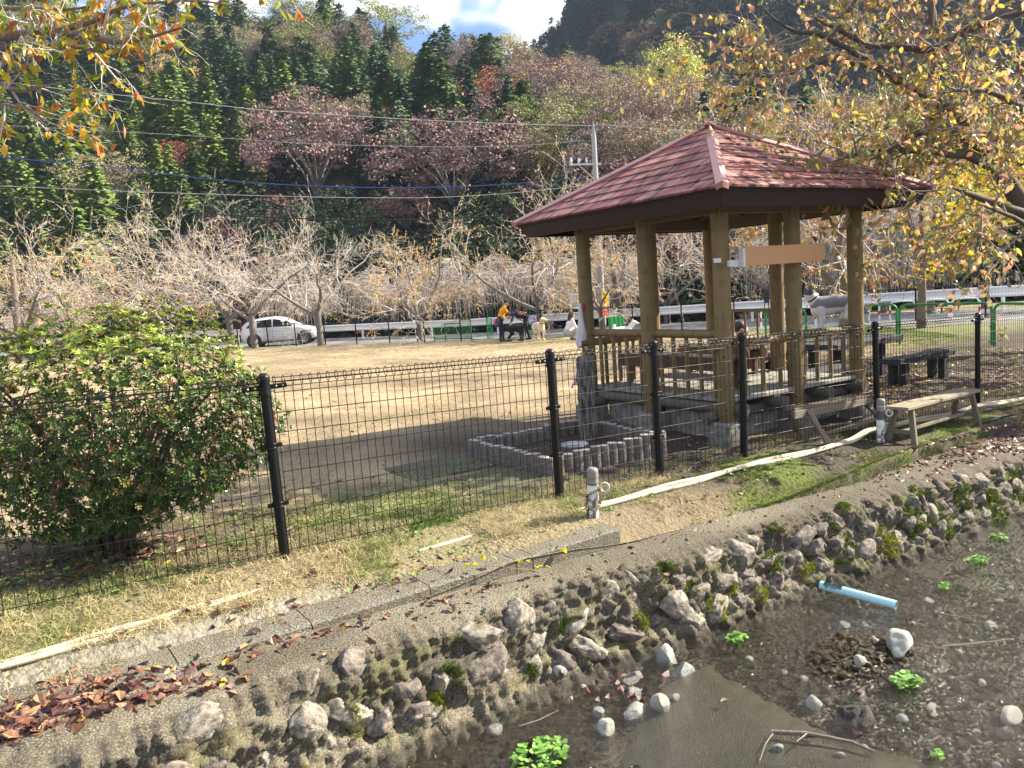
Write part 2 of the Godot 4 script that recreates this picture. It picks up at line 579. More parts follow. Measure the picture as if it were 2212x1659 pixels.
func materials() -> void:
	var grey := [Vector3(0, 0, 0), Vector3(1, 1, 1)]
	bump_fine = ntex(3, 0.04, grey, 512, 6)
	bump_coarse = ntex(4, 0.012, grey, 512, 6)
	bump_cell = ntex(5, 0.05, grey, 512, 2, FastNoiseLite.TYPE_CELLULAR)
	var mott := ntex(11, 0.02, [Vector3(0.45, 0.45, 0.45), Vector3(0.8, 0.8, 0.8), Vector3(1, 1, 1)], 512, 6)
	var conc := ntex(12, 0.03, [Vector3(0.045, 0.042, 0.034), Vector3(0.10, 0.092, 0.075), Vector3(0.17, 0.158, 0.135), Vector3(0.40, 0.38, 0.34)], 1024, 7, FastNoiseLite.TYPE_SIMPLEX_SMOOTH, [0.2, 0.42, 0.6, 0.8])
	var stone := ntex(13, 0.012, [Vector3(0.07, 0.063, 0.055), Vector3(0.17, 0.155, 0.14), Vector3(0.30, 0.28, 0.255), Vector3(0.45, 0.43, 0.40)], 512, 7, FastNoiseLite.TYPE_SIMPLEX_SMOOTH, [0.2, 0.42, 0.62, 0.85])
	M.ground = mat(0.95, Color.WHITE, ntex(14, 0.05, [Vector3(0.34, 0.32, 0.29), Vector3(0.92, 0.91, 0.9), Vector3(1.25, 1.25, 1.25)], 1024, 6, FastNoiseLite.TYPE_SIMPLEX_SMOOTH, [0.22, 0.5, 0.8]), 0.9, bump_fine, 2.0)
	M.conc = mat(0.92, Color.WHITE, conc, 2.6, bump_fine, 0.4)
	M.conc2 = mat(0.9, Color.WHITE, ntex(22, 0.012, [Vector3(0.10, 0.095, 0.08), Vector3(0.19, 0.18, 0.16), Vector3(0.28, 0.27, 0.245)], 512, 6), 1.2, bump_fine, 0.3)
	M.stone = mat(0.85, Color.WHITE, stone, 2.2, bump_coarse, 0.8)
	M.wetstone = mat(0.45, L(0.75, 0.75, 0.75), stone, 2.4, bump_coarse, 0.8)
	M.pebble = mat(0.13, L(0.17, 0.155, 0.12), ntex(15, 0.03, [Vector3(0.05, 0.04, 0.022), Vector3(0.13, 0.105, 0.06), Vector3(0.24, 0.2, 0.13)], 512, 5), 3.0, bump_fine, 0.6)
	M.rockpale = mat(0.8, L(1.0, 1.0, 0.95), ntex(16, 0.015, [Vector3(0.2, 0.2, 0.18), Vector3(0.38, 0.38, 0.35), Vector3(0.55, 0.54, 0.5)], 512, 6), 2.5, bump_coarse, 0.6)
	M.leafy = leafmat(0.30)
	M.leafcherry = leafmat(1.0, 0.4)
	M.leafcherry.albedo_color = L(1.0, 1.0, 1.0)
	M.bushleaf = leafmat(0.35, 0.33)
	M.forest = leafmat(0.12, 0.75)
	M.bark = mat(0.9, Color.WHITE, mott, 3.0, bump_coarse, 1.0)
	M.twig = mat(0.85)
	M.dry = leafmat(0.4, 0.8)
	M.fallen = leafmat(0.25, 0.5)
	M.plain = mat(0.6)
	M.black = mat(0.4, L(0.007, 0.007, 0.008), null, 1.0, bump_fine, 0.0)
	M.black.metallic_specular = 0.35
	M.paintpost = mat(0.6, L(0.185, 0.13, 0.06), ntex(17, 0.014, [Vector3(0.45, 0.42, 0.4), Vector3(0.85, 0.84, 0.82), Vector3(1.05, 1.05, 1.02), Vector3(1.25, 1.22, 1.15)], 512, 7), 1.6, bump_fine, 0.35)
	M.paintpost.uv1_scale = Vector3(2.6, 0.7, 2.6)
	M.fascia = mat(0.75, L(0.035, 0.022, 0.022), ntex(18, 0.02, [Vector3(0.6, 0.6, 0.6), Vector3(1, 1, 1)], 256, 5), 2.0, bump_fine, 0.2)
	M.wood = mat(0.85, Color.WHITE, mott, 3.0, bump_fine, 0.3)
	M.metal = mat(0.35, L(0.55, 0.56, 0.57))
	M.metal.metallic = 0.9
	M.white = mat(0.4, L(0.78, 0.78, 0.77))
	M.asphalt = mat(0.9, Color.WHITE, ntex(19, 0.2, [Vector3(0.6, 0.6, 0.6), Vector3(1, 1, 1)], 256, 4), 1.0, bump_fine, 0.2)
	M.grain = grain_tex()
	M.roof = roof_mat()
	M.water = mat(0.04, L(0.10, 0.085, 0.04, 1.0), null, 1.0, null, 0.0, false, false)
	M.water.albedo_color.a = 0.05
	M.water.transparency = BaseMaterial3D.TRANSPARENCY_ALPHA
	M.water.metallic_specular = 0.6
	M.water.normal_enabled = true
	var wn := ntex(21, 0.035, [], 1024, 5)
	wn.as_normal_map = true
	wn.bump_strength = 6.0
	M.water.normal_texture = wn
	M.water.normal_scale = 1.3
	M.water.uv1_triplanar = true
	M.water.uv1_scale = Vector3(2.0, 1.0, 3.2)

# weathered wood, grain along u
func grain_tex() -> StandardMaterial3D:
	var im := Image.create(512, 512, false, Image.FORMAT_RGB8)
	var f := FastNoiseLite.new()
	f.seed = 3; f.frequency = 0.01; f.fractal_octaves = 5
	for y in 512:
		for x in 512:
			var v := 0.62 + f.get_noise_2d(x * 0.35, y * 7.0) * 0.55 + f.get_noise_2d(x * 1.0 + 900, y * 1.4) * 0.25
			im.set_pixel(x, y, L(v, v * 0.99, v * 0.97))
	var m := mat(0.85)
	m.albedo_texture = ImageTexture.create_from_image(im)
	return m

# red shingles, sun-bleached and streaked down the slope (u along the eave, v down)
func roof_mat() -> StandardMaterial3D:
	var w := 1024
	var im := Image.create(w, w, false, Image.FORMAT_RGB8)
	var f := FastNoiseLite.new()
	f.seed = 9; f.frequency = 0.01; f.fractal_octaves = 5
	for y in w:
		for x in w:
			var st := f.get_noise_2d(x * 2.6, y * 0.42) + 0.35 * f.get_noise_2d(x * 7.0, y * 1.2 + 400)
			var bl := f.get_noise_2d(x * 0.8 + 3000, y * 0.8)
			var mo := f.get_noise_2d(x * 1.5 + 7000, y * 1.2)
			var c := Vector3(0.23, 0.068, 0.062).lerp(Vector3(0.42, 0.19, 0.17), smoothstep(-0.25, 0.4, bl))
			c = c.lerp(Vector3(0.05, 0.026, 0.028), smoothstep(0.03, 0.34, st) * 0.85)
			c = c.lerp(Vector3(0.16, 0.12, 0.045), smoothstep(0.2, 0.5, mo) * 0.6)
			c *= 1.0 + f.get_noise_2d(x * 20.0, y * 20.0) * 0.5
			im.set_pixel(x, y, L(maxf(c.x, 0.0), maxf(c.y, 0.0), maxf(c.z, 0.0)))
	var m := mat(0.7)
	m.albedo_texture = ImageTexture.create_from_image(im)
	m.heightmap_enabled = true
	m.heightmap_texture = bump_fine
	m.heightmap_scale = 0.3
	return m

# a grid over given parameter lists, smooth
func sheet(us: Array, vs: Array, pos: Callable, col: Callable) -> MB:
	var mb := MB.new()
	mb.smooth = true
	for u in us:
		for w in vs:
			var p: Vector3 = pos.call(u, w)
			mb.vert(p, Vector3.UP, col.call(u, w, p))
	var k := vs.size()
	for i in us.size() - 1:
		for j in k - 1:
			var a := i * k + j
			mb.ix.append_array(PackedInt32Array([a, a + k, a + 1, a + 1, a + k, a + k + 1]))
	return mb

func span(a: float, b: float, step: float) -> Array:
	var o := []
	var n := maxi(1, int(round((b - a) / step)))
	for i in n: o.append(a + (b - a) * i / n)
	return o

func c3(v: Vector3) -> Color: return Color(maxf(v.x, 0.0), maxf(v.y, 0.0), maxf(v.z, 0.0))

# how green (short grass) or bare (soil) the park ground is
func lawn_green(x: float, z: float) -> float:
	var s := to_s(x, z)
	var n := to_n(x, z)
	var v := nz.get_noise_2d(x * 22.0, z * 22.0) * 0.5 + nz.get_noise_2d(x * 5.0 + 90, z * 5.0) * 0.5
	var g := smoothstep(0.12, 0.5, v) * 0.35
	g = maxf(g, smoothstep(-1.9, -0.5, n) * smoothstep(2.3, 1.2, s) * smoothstep(-0.25, 0.25, v + 0.16) * 0.9)      # by the near fence
	g = maxf(g, smoothstep(6.5, 9.5, x) * smoothstep(-12.5, -14.5, z) * smoothstep(-0.3, 0.2, v + 0.2))  # right-hand lawn
	g = maxf(g, smoothstep(-25.0, -31.0, z) * smoothstep(-3.0, 2.0, x) * smoothstep(-0.2, 0.3, v + 0.1) * 0.8)
	return clampf(g, 0.0, 1.0)
func bare(x: float, z: float) -> float:
	var s := to_s(x, z)
	var n := to_n(x, z)
	var v := nz.get_noise_2d(x * 14.0 + 40, z * 14.0)
	var b := smoothstep(1.3, 2.6, s) * smoothstep(-4.5, -2.5, n) * smoothstep(-0.45, 0.15, v + 0.2)
	b = maxf(b, smoothstep(2.6, 3.4, s + v) * smoothstep(-0.3, 0.0, n))
	b = maxf(b, smoothstep(5.5, 7.5, s) * smoothstep(-5.5, -3.5, n))
	b = maxf(b, smoothstep(0.9, 0.0, Vector2(s + 0.8, n + 0.9).length() - 0.4) * 0.9)
	return clampf(b, 0.0, 1.0)

func build_ground() -> void:
	var ss := span(-40, -12, 4.0) + span(-12, -3, 0.6) + span(-3, 13, 0.1) + span(13, 30, 0.7) + span(30, 90, 3.0) + [90.0]
	var ns := span(-95, -40, 2.5) + span(-40, -10, 0.7) + span(-10, -4, 0.22) + span(-4, 0.72, 0.07) + [0.72]
	var pos := func(s: float, n: float) -> Vector3:
		var x := FX + D.x * s + N.x * n
		var z := FZ + D.z * s + N.z * n
		var y := ground(x, z)
		if s > 2.2: n = minf(n, pick([[2.2, 0.72], [4.5, 0.70], [5.3, 0.62], [6.8, 0.46], [8.2, 0.38], [11.0, 0.34]], s))
		x = FX + D.x * s + N.x * n
		z = FZ + D.z * s + N.z * n
		if n > 0.0: y += strip_off(s, n)
		y += nz.get_noise_2d(x * 30.0, z * 30.0) * 0.025 * smoothstep(60.0, 15.0, absf(n))
		return Vector3(x, y, z)
	var col := func(s: float, n: float, p: Vector3) -> Color:
		var v := nz.get_noise_2d(p.x * 9.0, p.z * 9.0)
		var c := Vector3(0.34, 0.265, 0.165) * (1.0 + v * 0.55 + nz.get_noise_2d(p.x * 40.0, p.z * 40.0) * 0.5)
		c = c.lerp(Vector3(0.10, 0.135, 0.03), lawn_green(p.x, p.z) * 0.75)
		var b := bare(p.x, p.z)
		c = c.lerp(Vector3(0.078, 0.062, 0.047) * (1.0 + v * 0.7), b)
		if n > -0.05:
			c = c.lerp(Vector3(0.20, 0.165, 0.10), 0.5 * (1.0 - b))
			c = c.lerp(Vector3(0.26, 0.25, 0.21) * (1.0 + v * 0.6), smoothstep(0.36, 0.48, n) * smoothstep(0.8, -0.2, s))
			var ms := smoothstep(0.05, 0.3, nz.get_noise_2d(p.x * 45.0, p.z * 45.0)) * smoothstep(2.6, 3.2, s)
			c = c.lerp(Vector3(0.09, 0.13, 0.012), ms * 0.8)
		if z_on_road(p): c = Vector3(0.2, 0.2, 0.19)
		return c3(c)
	struct("ground", sheet(ss, ns, pos, col), M.ground)
	# the far bank under the photographer, and the earth behind
	var bank := sheet(span(-12, 24, 1.0) + [24.0], [3.75, 3.76, 4.2, 8.0, 30.0], func(s: float, n: float) -> Vector3: return sn(s, n, -0.95 if n < 3.755 else -0.08), func(_s, _n, _p): return Color(0.2, 0.17, 0.12))
	struct("bank", bank, M.ground)

# the strip's edge sinks to the kerb on the left and to the walkway beyond the kerb's end
func strip_off(s: float, n: float) -> float:
	var o := -0.05 * clampf(n / 0.6, 0.0, 1.0)
	o -= 0.05 * smoothstep(0.0, 0.25, n) * smoothstep(1.7, 0.7, s)
	o -= smoothstep(0.40, 0.52, n) * 0.09 * smoothstep(1.2, 0.2, s)
	return o - smoothstep(0.50, 0.68, n) * 0.125 * smoothstep(5.0, 3.2, s) * smoothstep(1.0, 2.2, s)

func z_on_road(p: Vector3) -> bool:
	var zr := pick(RAIL, p.x)
	var w := 5.0 if p.x < 0.0 else lerpf(5.0, 8.0, clampf(p.x / 10.0, 0.0, 1.0))
	return p.z < zr + w and p.z > zr - 5.0 and p.x > -60.0

func build_hills() -> void:
	var xs := span(-150, -40, 5.0) + span(-40, 60, 3.0) + span(60, 120, 6.0) + [120.0]
	var zs := span(-230, -60, 4.0) + span(-60, -34, 2.0) + [-34.0]
	var a := sheet(xs, zs, func(x: float, z: float) -> Vector3: return Vector3(x, hill(x, z) - (0.5 if z > foot(x) else 0.0), z),
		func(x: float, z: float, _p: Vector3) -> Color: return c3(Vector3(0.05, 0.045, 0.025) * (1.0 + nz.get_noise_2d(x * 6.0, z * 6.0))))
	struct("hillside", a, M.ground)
	var b := sheet(span(-120, 270, 7.0) + [270.0], span(-400, -180, 7.0) + [-180.0], func(x: float, z: float) -> Vector3: return Vector3(x, far_hill(x, z), z),
		func(_x, _z, _p) -> Color: return Color(0.03, 0.04, 0.022))
	struct("mountain", b, M.ground)

# ---------------------------------------------------------------- stream, wall, kerb
func bed(s: float, n: float) -> float:
	var p := sn(s, n)
	var o := -0.735 + nz.get_noise_2d(p.x * 18.0, p.z * 18.0) * 0.05 - 0.03 * smoothstep(2.2, 3.0, n)
	var bar := exp(-pow((s - 2.55) / 0.55, 2.0) - pow((n - 1.95) / 0.32, 2.0))          # gravel bar
	o = maxf(o, lerpf(-0.735, -0.625, bar) + nz.get_noise_2d(p.x * 30.0, p.z * 30.0) * 0.02)
	var up := smoothstep(1.35, 0.6, s) * smoothstep(1.2, 1.5, n)
	o = maxf(o, -0.72 + 0.055 * up + nz.get_noise_2d(p.x * 12.0 + 30, p.z * 12.0) * 0.03)
	return o

func build_stream() -> void:
	var m := sheet(span(-3.5, 14, 0.05), span(1.2, 3.76, 0.05) + [3.76], func(s: float, n: float) -> Vector3: return sn(s, n, bed(s, n)),
		func(_s, _n, p: Vector3) -> Color:
			var v := nz.get_noise_2d(p.x * 10.0, p.z * 10.0)
			return c3(Vector3(0.026, 0.021, 0.009) * (1.0 + v * 0.8)))
	struct("stream_bed", m, mat(0.5, Color.WHITE, ntex(41, 0.09, [Vector3(0.3, 0.28, 0.22), Vector3(0.9, 0.85, 0.7), Vector3(1.4, 1.35, 1.2)], 512, 5), 1.5, bump_cell, 1.2))
	# the concrete sill that crosses the stream
	var mb := MB.new()
	mb.smooth = true
	var edge := [[1.30, 1.62], [1.86, 1.50], [1.80, 1.9], [1.74, 2.2], [1.78, 2.5], [1.86, 2.8], [1.95, 3.7]]
	for i in 61:
		var n := lerpf(1.5, 3.7, i / 60.0)
		var e := pick([[1.5, 1.84], [1.9, 1.79], [2.2, 1.74], [2.5, 1.78], [2.8, 1.86], [3.7, 1.95]], n) + nz.get_noise_1d(n * 300.0) * 0.05
		for j in 12:
			var u := j / 9.0
			var s := lerpf(pick([[1.5, 1.25], [1.72, 0.7], [2.0, -0.4], [3.7, -0.9]], n), e, minf(u, 1.0))
			var o := -0.668 + nz.get_noise_2d(s * 60.0, n * 60.0) * 0.02 - 0.07 * smoothstep(0.6, 0.0, u)
			if j == 10: s = e + 0.015; o = -0.70
			if j == 11: s = e + 0.03; o = -0.85
			var v := nz.get_noise_2d(s * 40.0 + 77, n * 40.0)
			mb.vert(sn(s, n, o), Vector3.UP, c3(Vector3(0.21, 0.185, 0.10).lerp(Vector3(0.09, 0.105, 0.03), smoothstep(-0.1, 0.3, v))))
	for i in 60:
		for j in 11:
			var a := i * 12 + j
			mb.ix.append_array(PackedInt32Array([a, a + 1, a + 12, a + 12, a + 1, a + 13]))
	var o := solo("stream_sill", "low mossy concrete sill lying across the stream bed under a film of water", "sill", mb, mat(0.35, L(1, 1, 1), M.conc.albedo_texture, 4.0, bump_fine, 1.0))
	o.set_meta("kind", "structure")
	# pebbles
	var pm := []
	for i in 3: pm.append(rock(1, 100 + i, Vector3(1, 0.6, 0.8), 5, 0.06))
	var xs := [[], [], []]
	var cs := [[], [], []]
	for i in 34000:
		var s := rr(-1.4, 9.5)
		var n := rr(1.25, 3.6)
		if i % 3: s = rr(-0.6, 4.2)
		var onbar := exp(-pow((s - 2.55) / 0.55, 2.0) - pow((n - 1.95) / 0.32, 2.0))
		if s < 1.75 and n > pick([[0.0, 2.1], [0.9, 1.75], [1.75, 1.5]], s) and rng.randf() < 0.75: continue
		var r := rr(0.005, 0.012) * (1.0 + pow(rng.randf(), 8.0) * 2.2) * (1.15 if onbar > 0.3 else 1.0)
		var k := i % 3
		xs[k].append(Transform3D(Basis.from_euler(Vector3(rr(-0.4, 0.4), rr(0, TAU), rr(-0.4, 0.4))).scaled(Vector3.ONE * r), sn(s, n, bed(s, n) + r * 0.25)))
		var v := rr(0.6, 1.5)
		var q := Vector3(1.0, 0.82, 0.42).lerp(Vector3(2.6, 2.6, 2.7), smoothstep(0.2, 0.7, onbar + rr(-0.3, 0.2))) * v
		cs[k].append(c3(q))
	for k in 3: swarm("pebbles", pm[k], M.pebble, xs[k], cs[k])
	# water
	var w := sheet(span(-3.5, 8, 0.035) + span(8, 14, 0.2) + [14.0], span(1.15, 3.74, 0.035) + [3.74], func(s: float, n: float) -> Vector3: return sn(s, n, -0.648 - 0.012 * smoothstep(1.6, 2.0, s) + nz.get_noise_2d(s * 200.0, n * 380.0) * 0.006 * smoothstep(1.2, 2.4, s) + nz.get_noise_2d(s * 120.0 + 50.0, n * 160.0) * 0.003), func(_s, _n, _p): return Color.WHITE)
	var wo := struct("water", w, M.water)
	wo.set_meta("label", "shallow clear stream water running over gravel")

# profile of walkway and wall face: (n, offset below the fence line)
const PROF := [[0.62, -0.30], [0.66, -0.165], [0.74, -0.172], [0.82, -0.182], [0.9, -0.195], [0.96, -0.208], [1.0, -0.222], [1.035, -0.245], [1.06, -0.28], [1.077, -0.33], [1.09, -0.39], [1.105, -0.45], [1.125, -0.51], [1.15, -0.57], [1.185, -0.62], [1.22, -0.66], [1.26, -0.72], [1.33, -0.84]]
func wall_shift(s: float) -> float:
	return 0.10 * smoothstep(0.0, -1.0, s) - 0.06 * smoothstep(0.6, 1.3, s) * smoothstep(2.2, 1.7, s) - 0.05 * smoothstep(2.0, 3.0, s) + 0.08 * smoothstep(3.0, 5.0, s) + nz.get_noise_1d(s * 60.0) * 0.03
func wall_point(s: float, t: float) -> Vector3:   # t: position down the profile
	var i := clampi(int(t), 0, PROF.size() - 2)
	var f := t - i
	var n := lerpf(PROF[i][0], PROF[i + 1][0], f)
	var o := lerpf(PROF[i][1], PROF[i + 1][1], f)
	var k := smoothstep(3.0, 8.0, t)
	n += wall_shift(s) * k - maxf(0.0, 2.0 - t) * 0.17 * smoothstep(4.3, 8.0, s)
	var g := nz.get_noise_3d(s * 190.0, n * 130.0, o * 230.0) * 0.04 * k + nz.get_noise_2d(s * 640.0, o * 640.0 + n * 420.0) * 0.035 * k + nz.get_noise_2d(s * 1500.0 + 70.0, o * 1500.0) * 0.018 * k
	return sn(s, n + g * 1.3, o + g * 0.4 + nz.get_noise_2d(s * 200.0, n * 200.0) * 0.006)

func build_wall() -> void:
	var root := thing("retaining_wall", "low retaining wall of mortared stones with a rounded concrete top along the stream", "wall")
	var ts := span(0, 5, 0.5) + span(5, 17, 0.2) + [17.0]
	var col := func(s: float, t: float, p: Vector3) -> Color:
		var v := nz.get_noise_2d(s * 26.0, t * 6.0)
		var c := Vector3(0.80, 0.76, 0.66) * (0.95 + v * 0.5)
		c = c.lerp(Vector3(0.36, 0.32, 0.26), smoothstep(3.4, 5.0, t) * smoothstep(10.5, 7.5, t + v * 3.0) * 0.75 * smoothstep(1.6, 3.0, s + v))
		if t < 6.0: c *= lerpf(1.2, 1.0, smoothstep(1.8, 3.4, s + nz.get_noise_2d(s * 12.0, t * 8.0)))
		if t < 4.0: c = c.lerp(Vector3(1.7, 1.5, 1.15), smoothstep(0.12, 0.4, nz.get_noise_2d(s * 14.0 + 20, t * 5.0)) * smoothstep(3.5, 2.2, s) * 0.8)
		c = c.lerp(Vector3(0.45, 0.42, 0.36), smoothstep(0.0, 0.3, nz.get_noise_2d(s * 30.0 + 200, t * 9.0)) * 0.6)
		var far_stretch := smoothstep(2.5, 5.0, s)  # duller tone and more moss towards the far stretch of wall
		c = c.lerp(Vector3(0.62, 0.56, 0.50), far_stretch * 0.6)
		if t > 7.0 and t < 14.5:
			c = c.lerp(Vector3(0.75, 0.85, 0.16), smoothstep(0.1, 0.3, nz.get_noise_2d(s * 60.0 + 500, t * 12.0)) * (0.25 + 0.45 * far_stretch))
		if t > 14.4: c *= 0.42   # wet foot
		elif t > 13.4: c *= lerpf(1.25, 0.6, t - 13.4)
		return c3(c)
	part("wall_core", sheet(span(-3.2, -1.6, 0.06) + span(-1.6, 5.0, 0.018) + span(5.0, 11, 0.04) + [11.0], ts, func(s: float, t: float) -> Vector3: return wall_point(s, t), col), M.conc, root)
	var vs := []
	for i in 12: vs.append(rock(3, 300 + i, Vector3(1, 1, 1), 13, 0.06))
	var mats := []
	for q in [Vector3(0.78, 0.75, 0.70), Vector3(0.98, 0.95, 0.88), Vector3(0.52, 0.48, 0.47), Vector3(0.66, 0.61, 0.58)]:
		mats.append(mat(0.85, L(minf(q.x, 1.0), minf(q.y, 1.0), minf(q.z, 1.0)), M.stone.albedo_texture, 0.35, bump_coarse, 0.9))
	for row in 3:
		var s := -1.55 + row * 0.06
		while s < 10.5:
			var w := rr(0.14, 0.30) * (0.8 if s > 3.0 else 1.0)
			var t: float = [8.7, 10.9, 13.0][row] + rr(-0.5, 0.5)
			if row == 0 and rng.randf() < 0.4: t += 0.5
			s += w * 0.5
			if not (row == 0 and rng.randf() < 0.15):
				var p := wall_point(s, t)
				var hgt := rr(0.075, 0.13) * (0.8 if row == 2 else 1.0)
				var o := part("stone", vs[rng.randi() % 12], mats[(rng.randi() % 4) if s < 2.5 else [0, 2, 2, 3][rng.randi() % 4]], root, p + N * (rr(-0.075, -0.035) if s < 2.2 else rr(-0.06, -0.025)))
				o.basis = SNB * Basis.from_euler(Vector3(rr(-0.3, 0.1), rr(-0.35, 0.35), rr(-0.6, 0.6))).scaled_local(Vector3(w * rr(0.5, 0.66), hgt, rr(0.065, 0.1)))
			s += w * 0.5 + rr(-0.01, 0.035)
	# a drain mouth in the foot of the wall
	var dp := MB.new()
	var c0 := wall_point(1.08, 13.6)
	dp.tube(PackedVector3Array([c0 - N * 0.1, c0 + N * 0.045, c0 + N * 0.045, c0 - N * 0.1]), PackedFloat32Array([0.032, 0.032, 0.027, 0.027]), 18, Color(0.3, 0.3, 0.3))
	part("drain_pipe", dp, M.plain, root)
	# moss cushions growing on the wall
	var xs := []
	var cs := []
	var blade := MB.new()
	for i in 5:
		var a := TAU * i / 5.0
		var o := Vector3(cos(a), 0, sin(a)) * 0.4
		blade.tri(o + Vector3(-0.3, 0, 0), o * 1.6 + Vector3(0, 1, 0), o + Vector3(0.3, 0, 0.2), Color.WHITE)
	var seeds := [[-0.1, 11.6, 0.07, 1], [0.32, 12.4, 0.05, 1], [-0.37, 14.0, 0.06, 1], [0.42, 10.6, 0.06, 0], [1.72, 12.2, 0.06, 1], [2.3, 13.0, 0.07, 1], [2.5, 11.5, 0.05, 1], [2.75, 13.5, 0.06, 1], [3.0, 10.5, 0.1, 0], [3.3, 12.6, 0.1, 1], [3.7, 11.0, 0.14, 0], [4.2, 12.5, 0.12, 1], [4.6, 11.0, 0.14, 0], [5.0, 12.0, 0.15, 0], [5.4, 10.0, 0.14, 0], [5.8, 12.4, 0.18, 0], [6.3, 11.0, 0.18, 0], [6.8, 12.0, 0.2, 0], [7.4, 11.0, 0.2, 0], [2.0, 7.6, 0.08, 0], [3.1, 6.5, 0.08, 0], [3.9, 6.0, 0.07, 0], [4.8, 7.0, 0.1, 0], [1.2, 10.2, 0.05, 0], [0.9, 12.8, 0.04, 0], [2.15, 10.2, 0.05, 0]]
	for q in seeds:
		for i in int(14000 * q[2] * q[2] * 3.1) + 60:
			var a := rr(0, TAU)
			var r: float = q[2] * sqrt(rng.randf())
			var ds := cos(a) * r
			var dt := sin(a) * r * 17.0
			if nz.get_noise_2d((q[0] + ds) * 300.0, dt * 20.0) < -0.12: continue
			var p: Vector3 = wall_point(q[0] + ds, q[1] + dt) + (N * 0.8 + Vector3.UP * 0.6) * (0.012 + 0.03 * maxf(0.0, 1.0 - r / q[2]) * q[3])
			xs.append(Transform3D(basis_y((N + Vector3.UP * 0.8 + rdir() * 0.5), rr(0, TAU)).scaled_local(Vector3.ONE * rr(0.006, 0.012)), p))
			var v := rr(0.6, 1.35)
			cs.append(c3((Vector3(0.22, 0.25, 0.012) if q[3] else Vector3(0.10, 0.15, 0.012)) * v))
	var ms := swarm("moss", blade.mesh(), M.dry, xs, cs, root)
	ms.set_meta("label", "bright yellow-green moss cushions")

func build_kerb() -> void:
	# the kerb blocks this side of the bend: their top stays level while the walkway falls away
	var root := thing("concrete_kerb", "weathered concrete kerb blocks ending squarely beside the stream walkway", "kerb")
	var cuts := [-3.0, -1.6, -0.75, -0.12, 0.55, 1.12, 1.24, 1.93]
	for i in cuts.size() - 1:
		var mb := MB.new()
		mb.smooth = false
		var a: float = cuts[i] + 0.006
		var b: float = cuts[i + 1]
		var st := 14
		var prof := func(s: float) -> Array:
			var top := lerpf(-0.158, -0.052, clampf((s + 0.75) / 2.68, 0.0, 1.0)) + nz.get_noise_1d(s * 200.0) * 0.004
			return [sn(s, 0.47, -0.25), sn(s, 0.47, top - 0.004), sn(s, 0.485, top), sn(s, 0.695, top - 0.002), sn(s, 0.712, top - 0.016), sn(s, 0.72, -0.25)]
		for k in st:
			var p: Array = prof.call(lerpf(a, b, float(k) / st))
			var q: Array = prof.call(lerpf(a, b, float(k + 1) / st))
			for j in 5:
				var edge_wear: float = 1.3 if j == 3 else 0.95  # worn strip along the top edge, paler than the other faces
				mb.quad(p[j], p[j + 1], q[j + 1], q[j], c3(Vector3(1.0, 0.96, 0.86) * (edge_wear * (1.0 + nz.get_noise_1d(k * 90.0 + i * 40.0) * 0.4))))
		for e in [a, b]:
			var p: Array = prof.call(e)
			for j in range(1, 5):
				if e == a: mb.tri(p[0], p[j + 1] if j < 5 else p[0], p[j], Color(0.8, 0.76, 0.68))
				else: mb.tri(p[0], p[j], p[j + 1], Color(0.8, 0.76, 0.68))
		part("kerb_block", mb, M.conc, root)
	# the mossy kerb further along, between the soil strip and the walkway
	var mb2 := MB.new()
	mb2.smooth = true
	var sl := span(3.3, 11, 0.06) + [11.0]
	var nline := [[2.7, 0.73], [4.5, 0.76], [5.3, 0.68], [6.8, 0.52], [8.2, 0.44], [11.0, 0.40]]
	for s: float in sl:
		var n0 := pick(nline, s) - 0.02
		var top := lerpf(-0.172, -0.06, smoothstep(3.3, 5.0, s))
		var g := nz.get_noise_2d(s * 150.0, 0.0) * 0.02
		for q in [[-0.14, top - 0.03], [-0.10, top + 0.006], [-0.012, top + 0.004], [0.0, top - 0.006], [0.004, top - 0.06], [0.008, -0.2], [0.012, -0.28]]:
			var v := smoothstep(-0.05, 0.3, nz.get_noise_2d(s * 55.0, q[1] * 300.0))
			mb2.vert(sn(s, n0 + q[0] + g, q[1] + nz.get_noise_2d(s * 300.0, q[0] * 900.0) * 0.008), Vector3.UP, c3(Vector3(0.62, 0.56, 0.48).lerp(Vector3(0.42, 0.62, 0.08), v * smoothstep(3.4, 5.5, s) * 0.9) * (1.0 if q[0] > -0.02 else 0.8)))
	for i in sl.size() - 1:
		for j in 6:
			var a := i * 7 + j
			mb2.ix.append_array(PackedInt32Array([a, a + 7, a + 1, a + 1, a + 7, a + 8]))
	solo("concrete_kerb", "mossy concrete kerb edging the soil strip in front of the small bench", "kerb", mb2, M.conc)

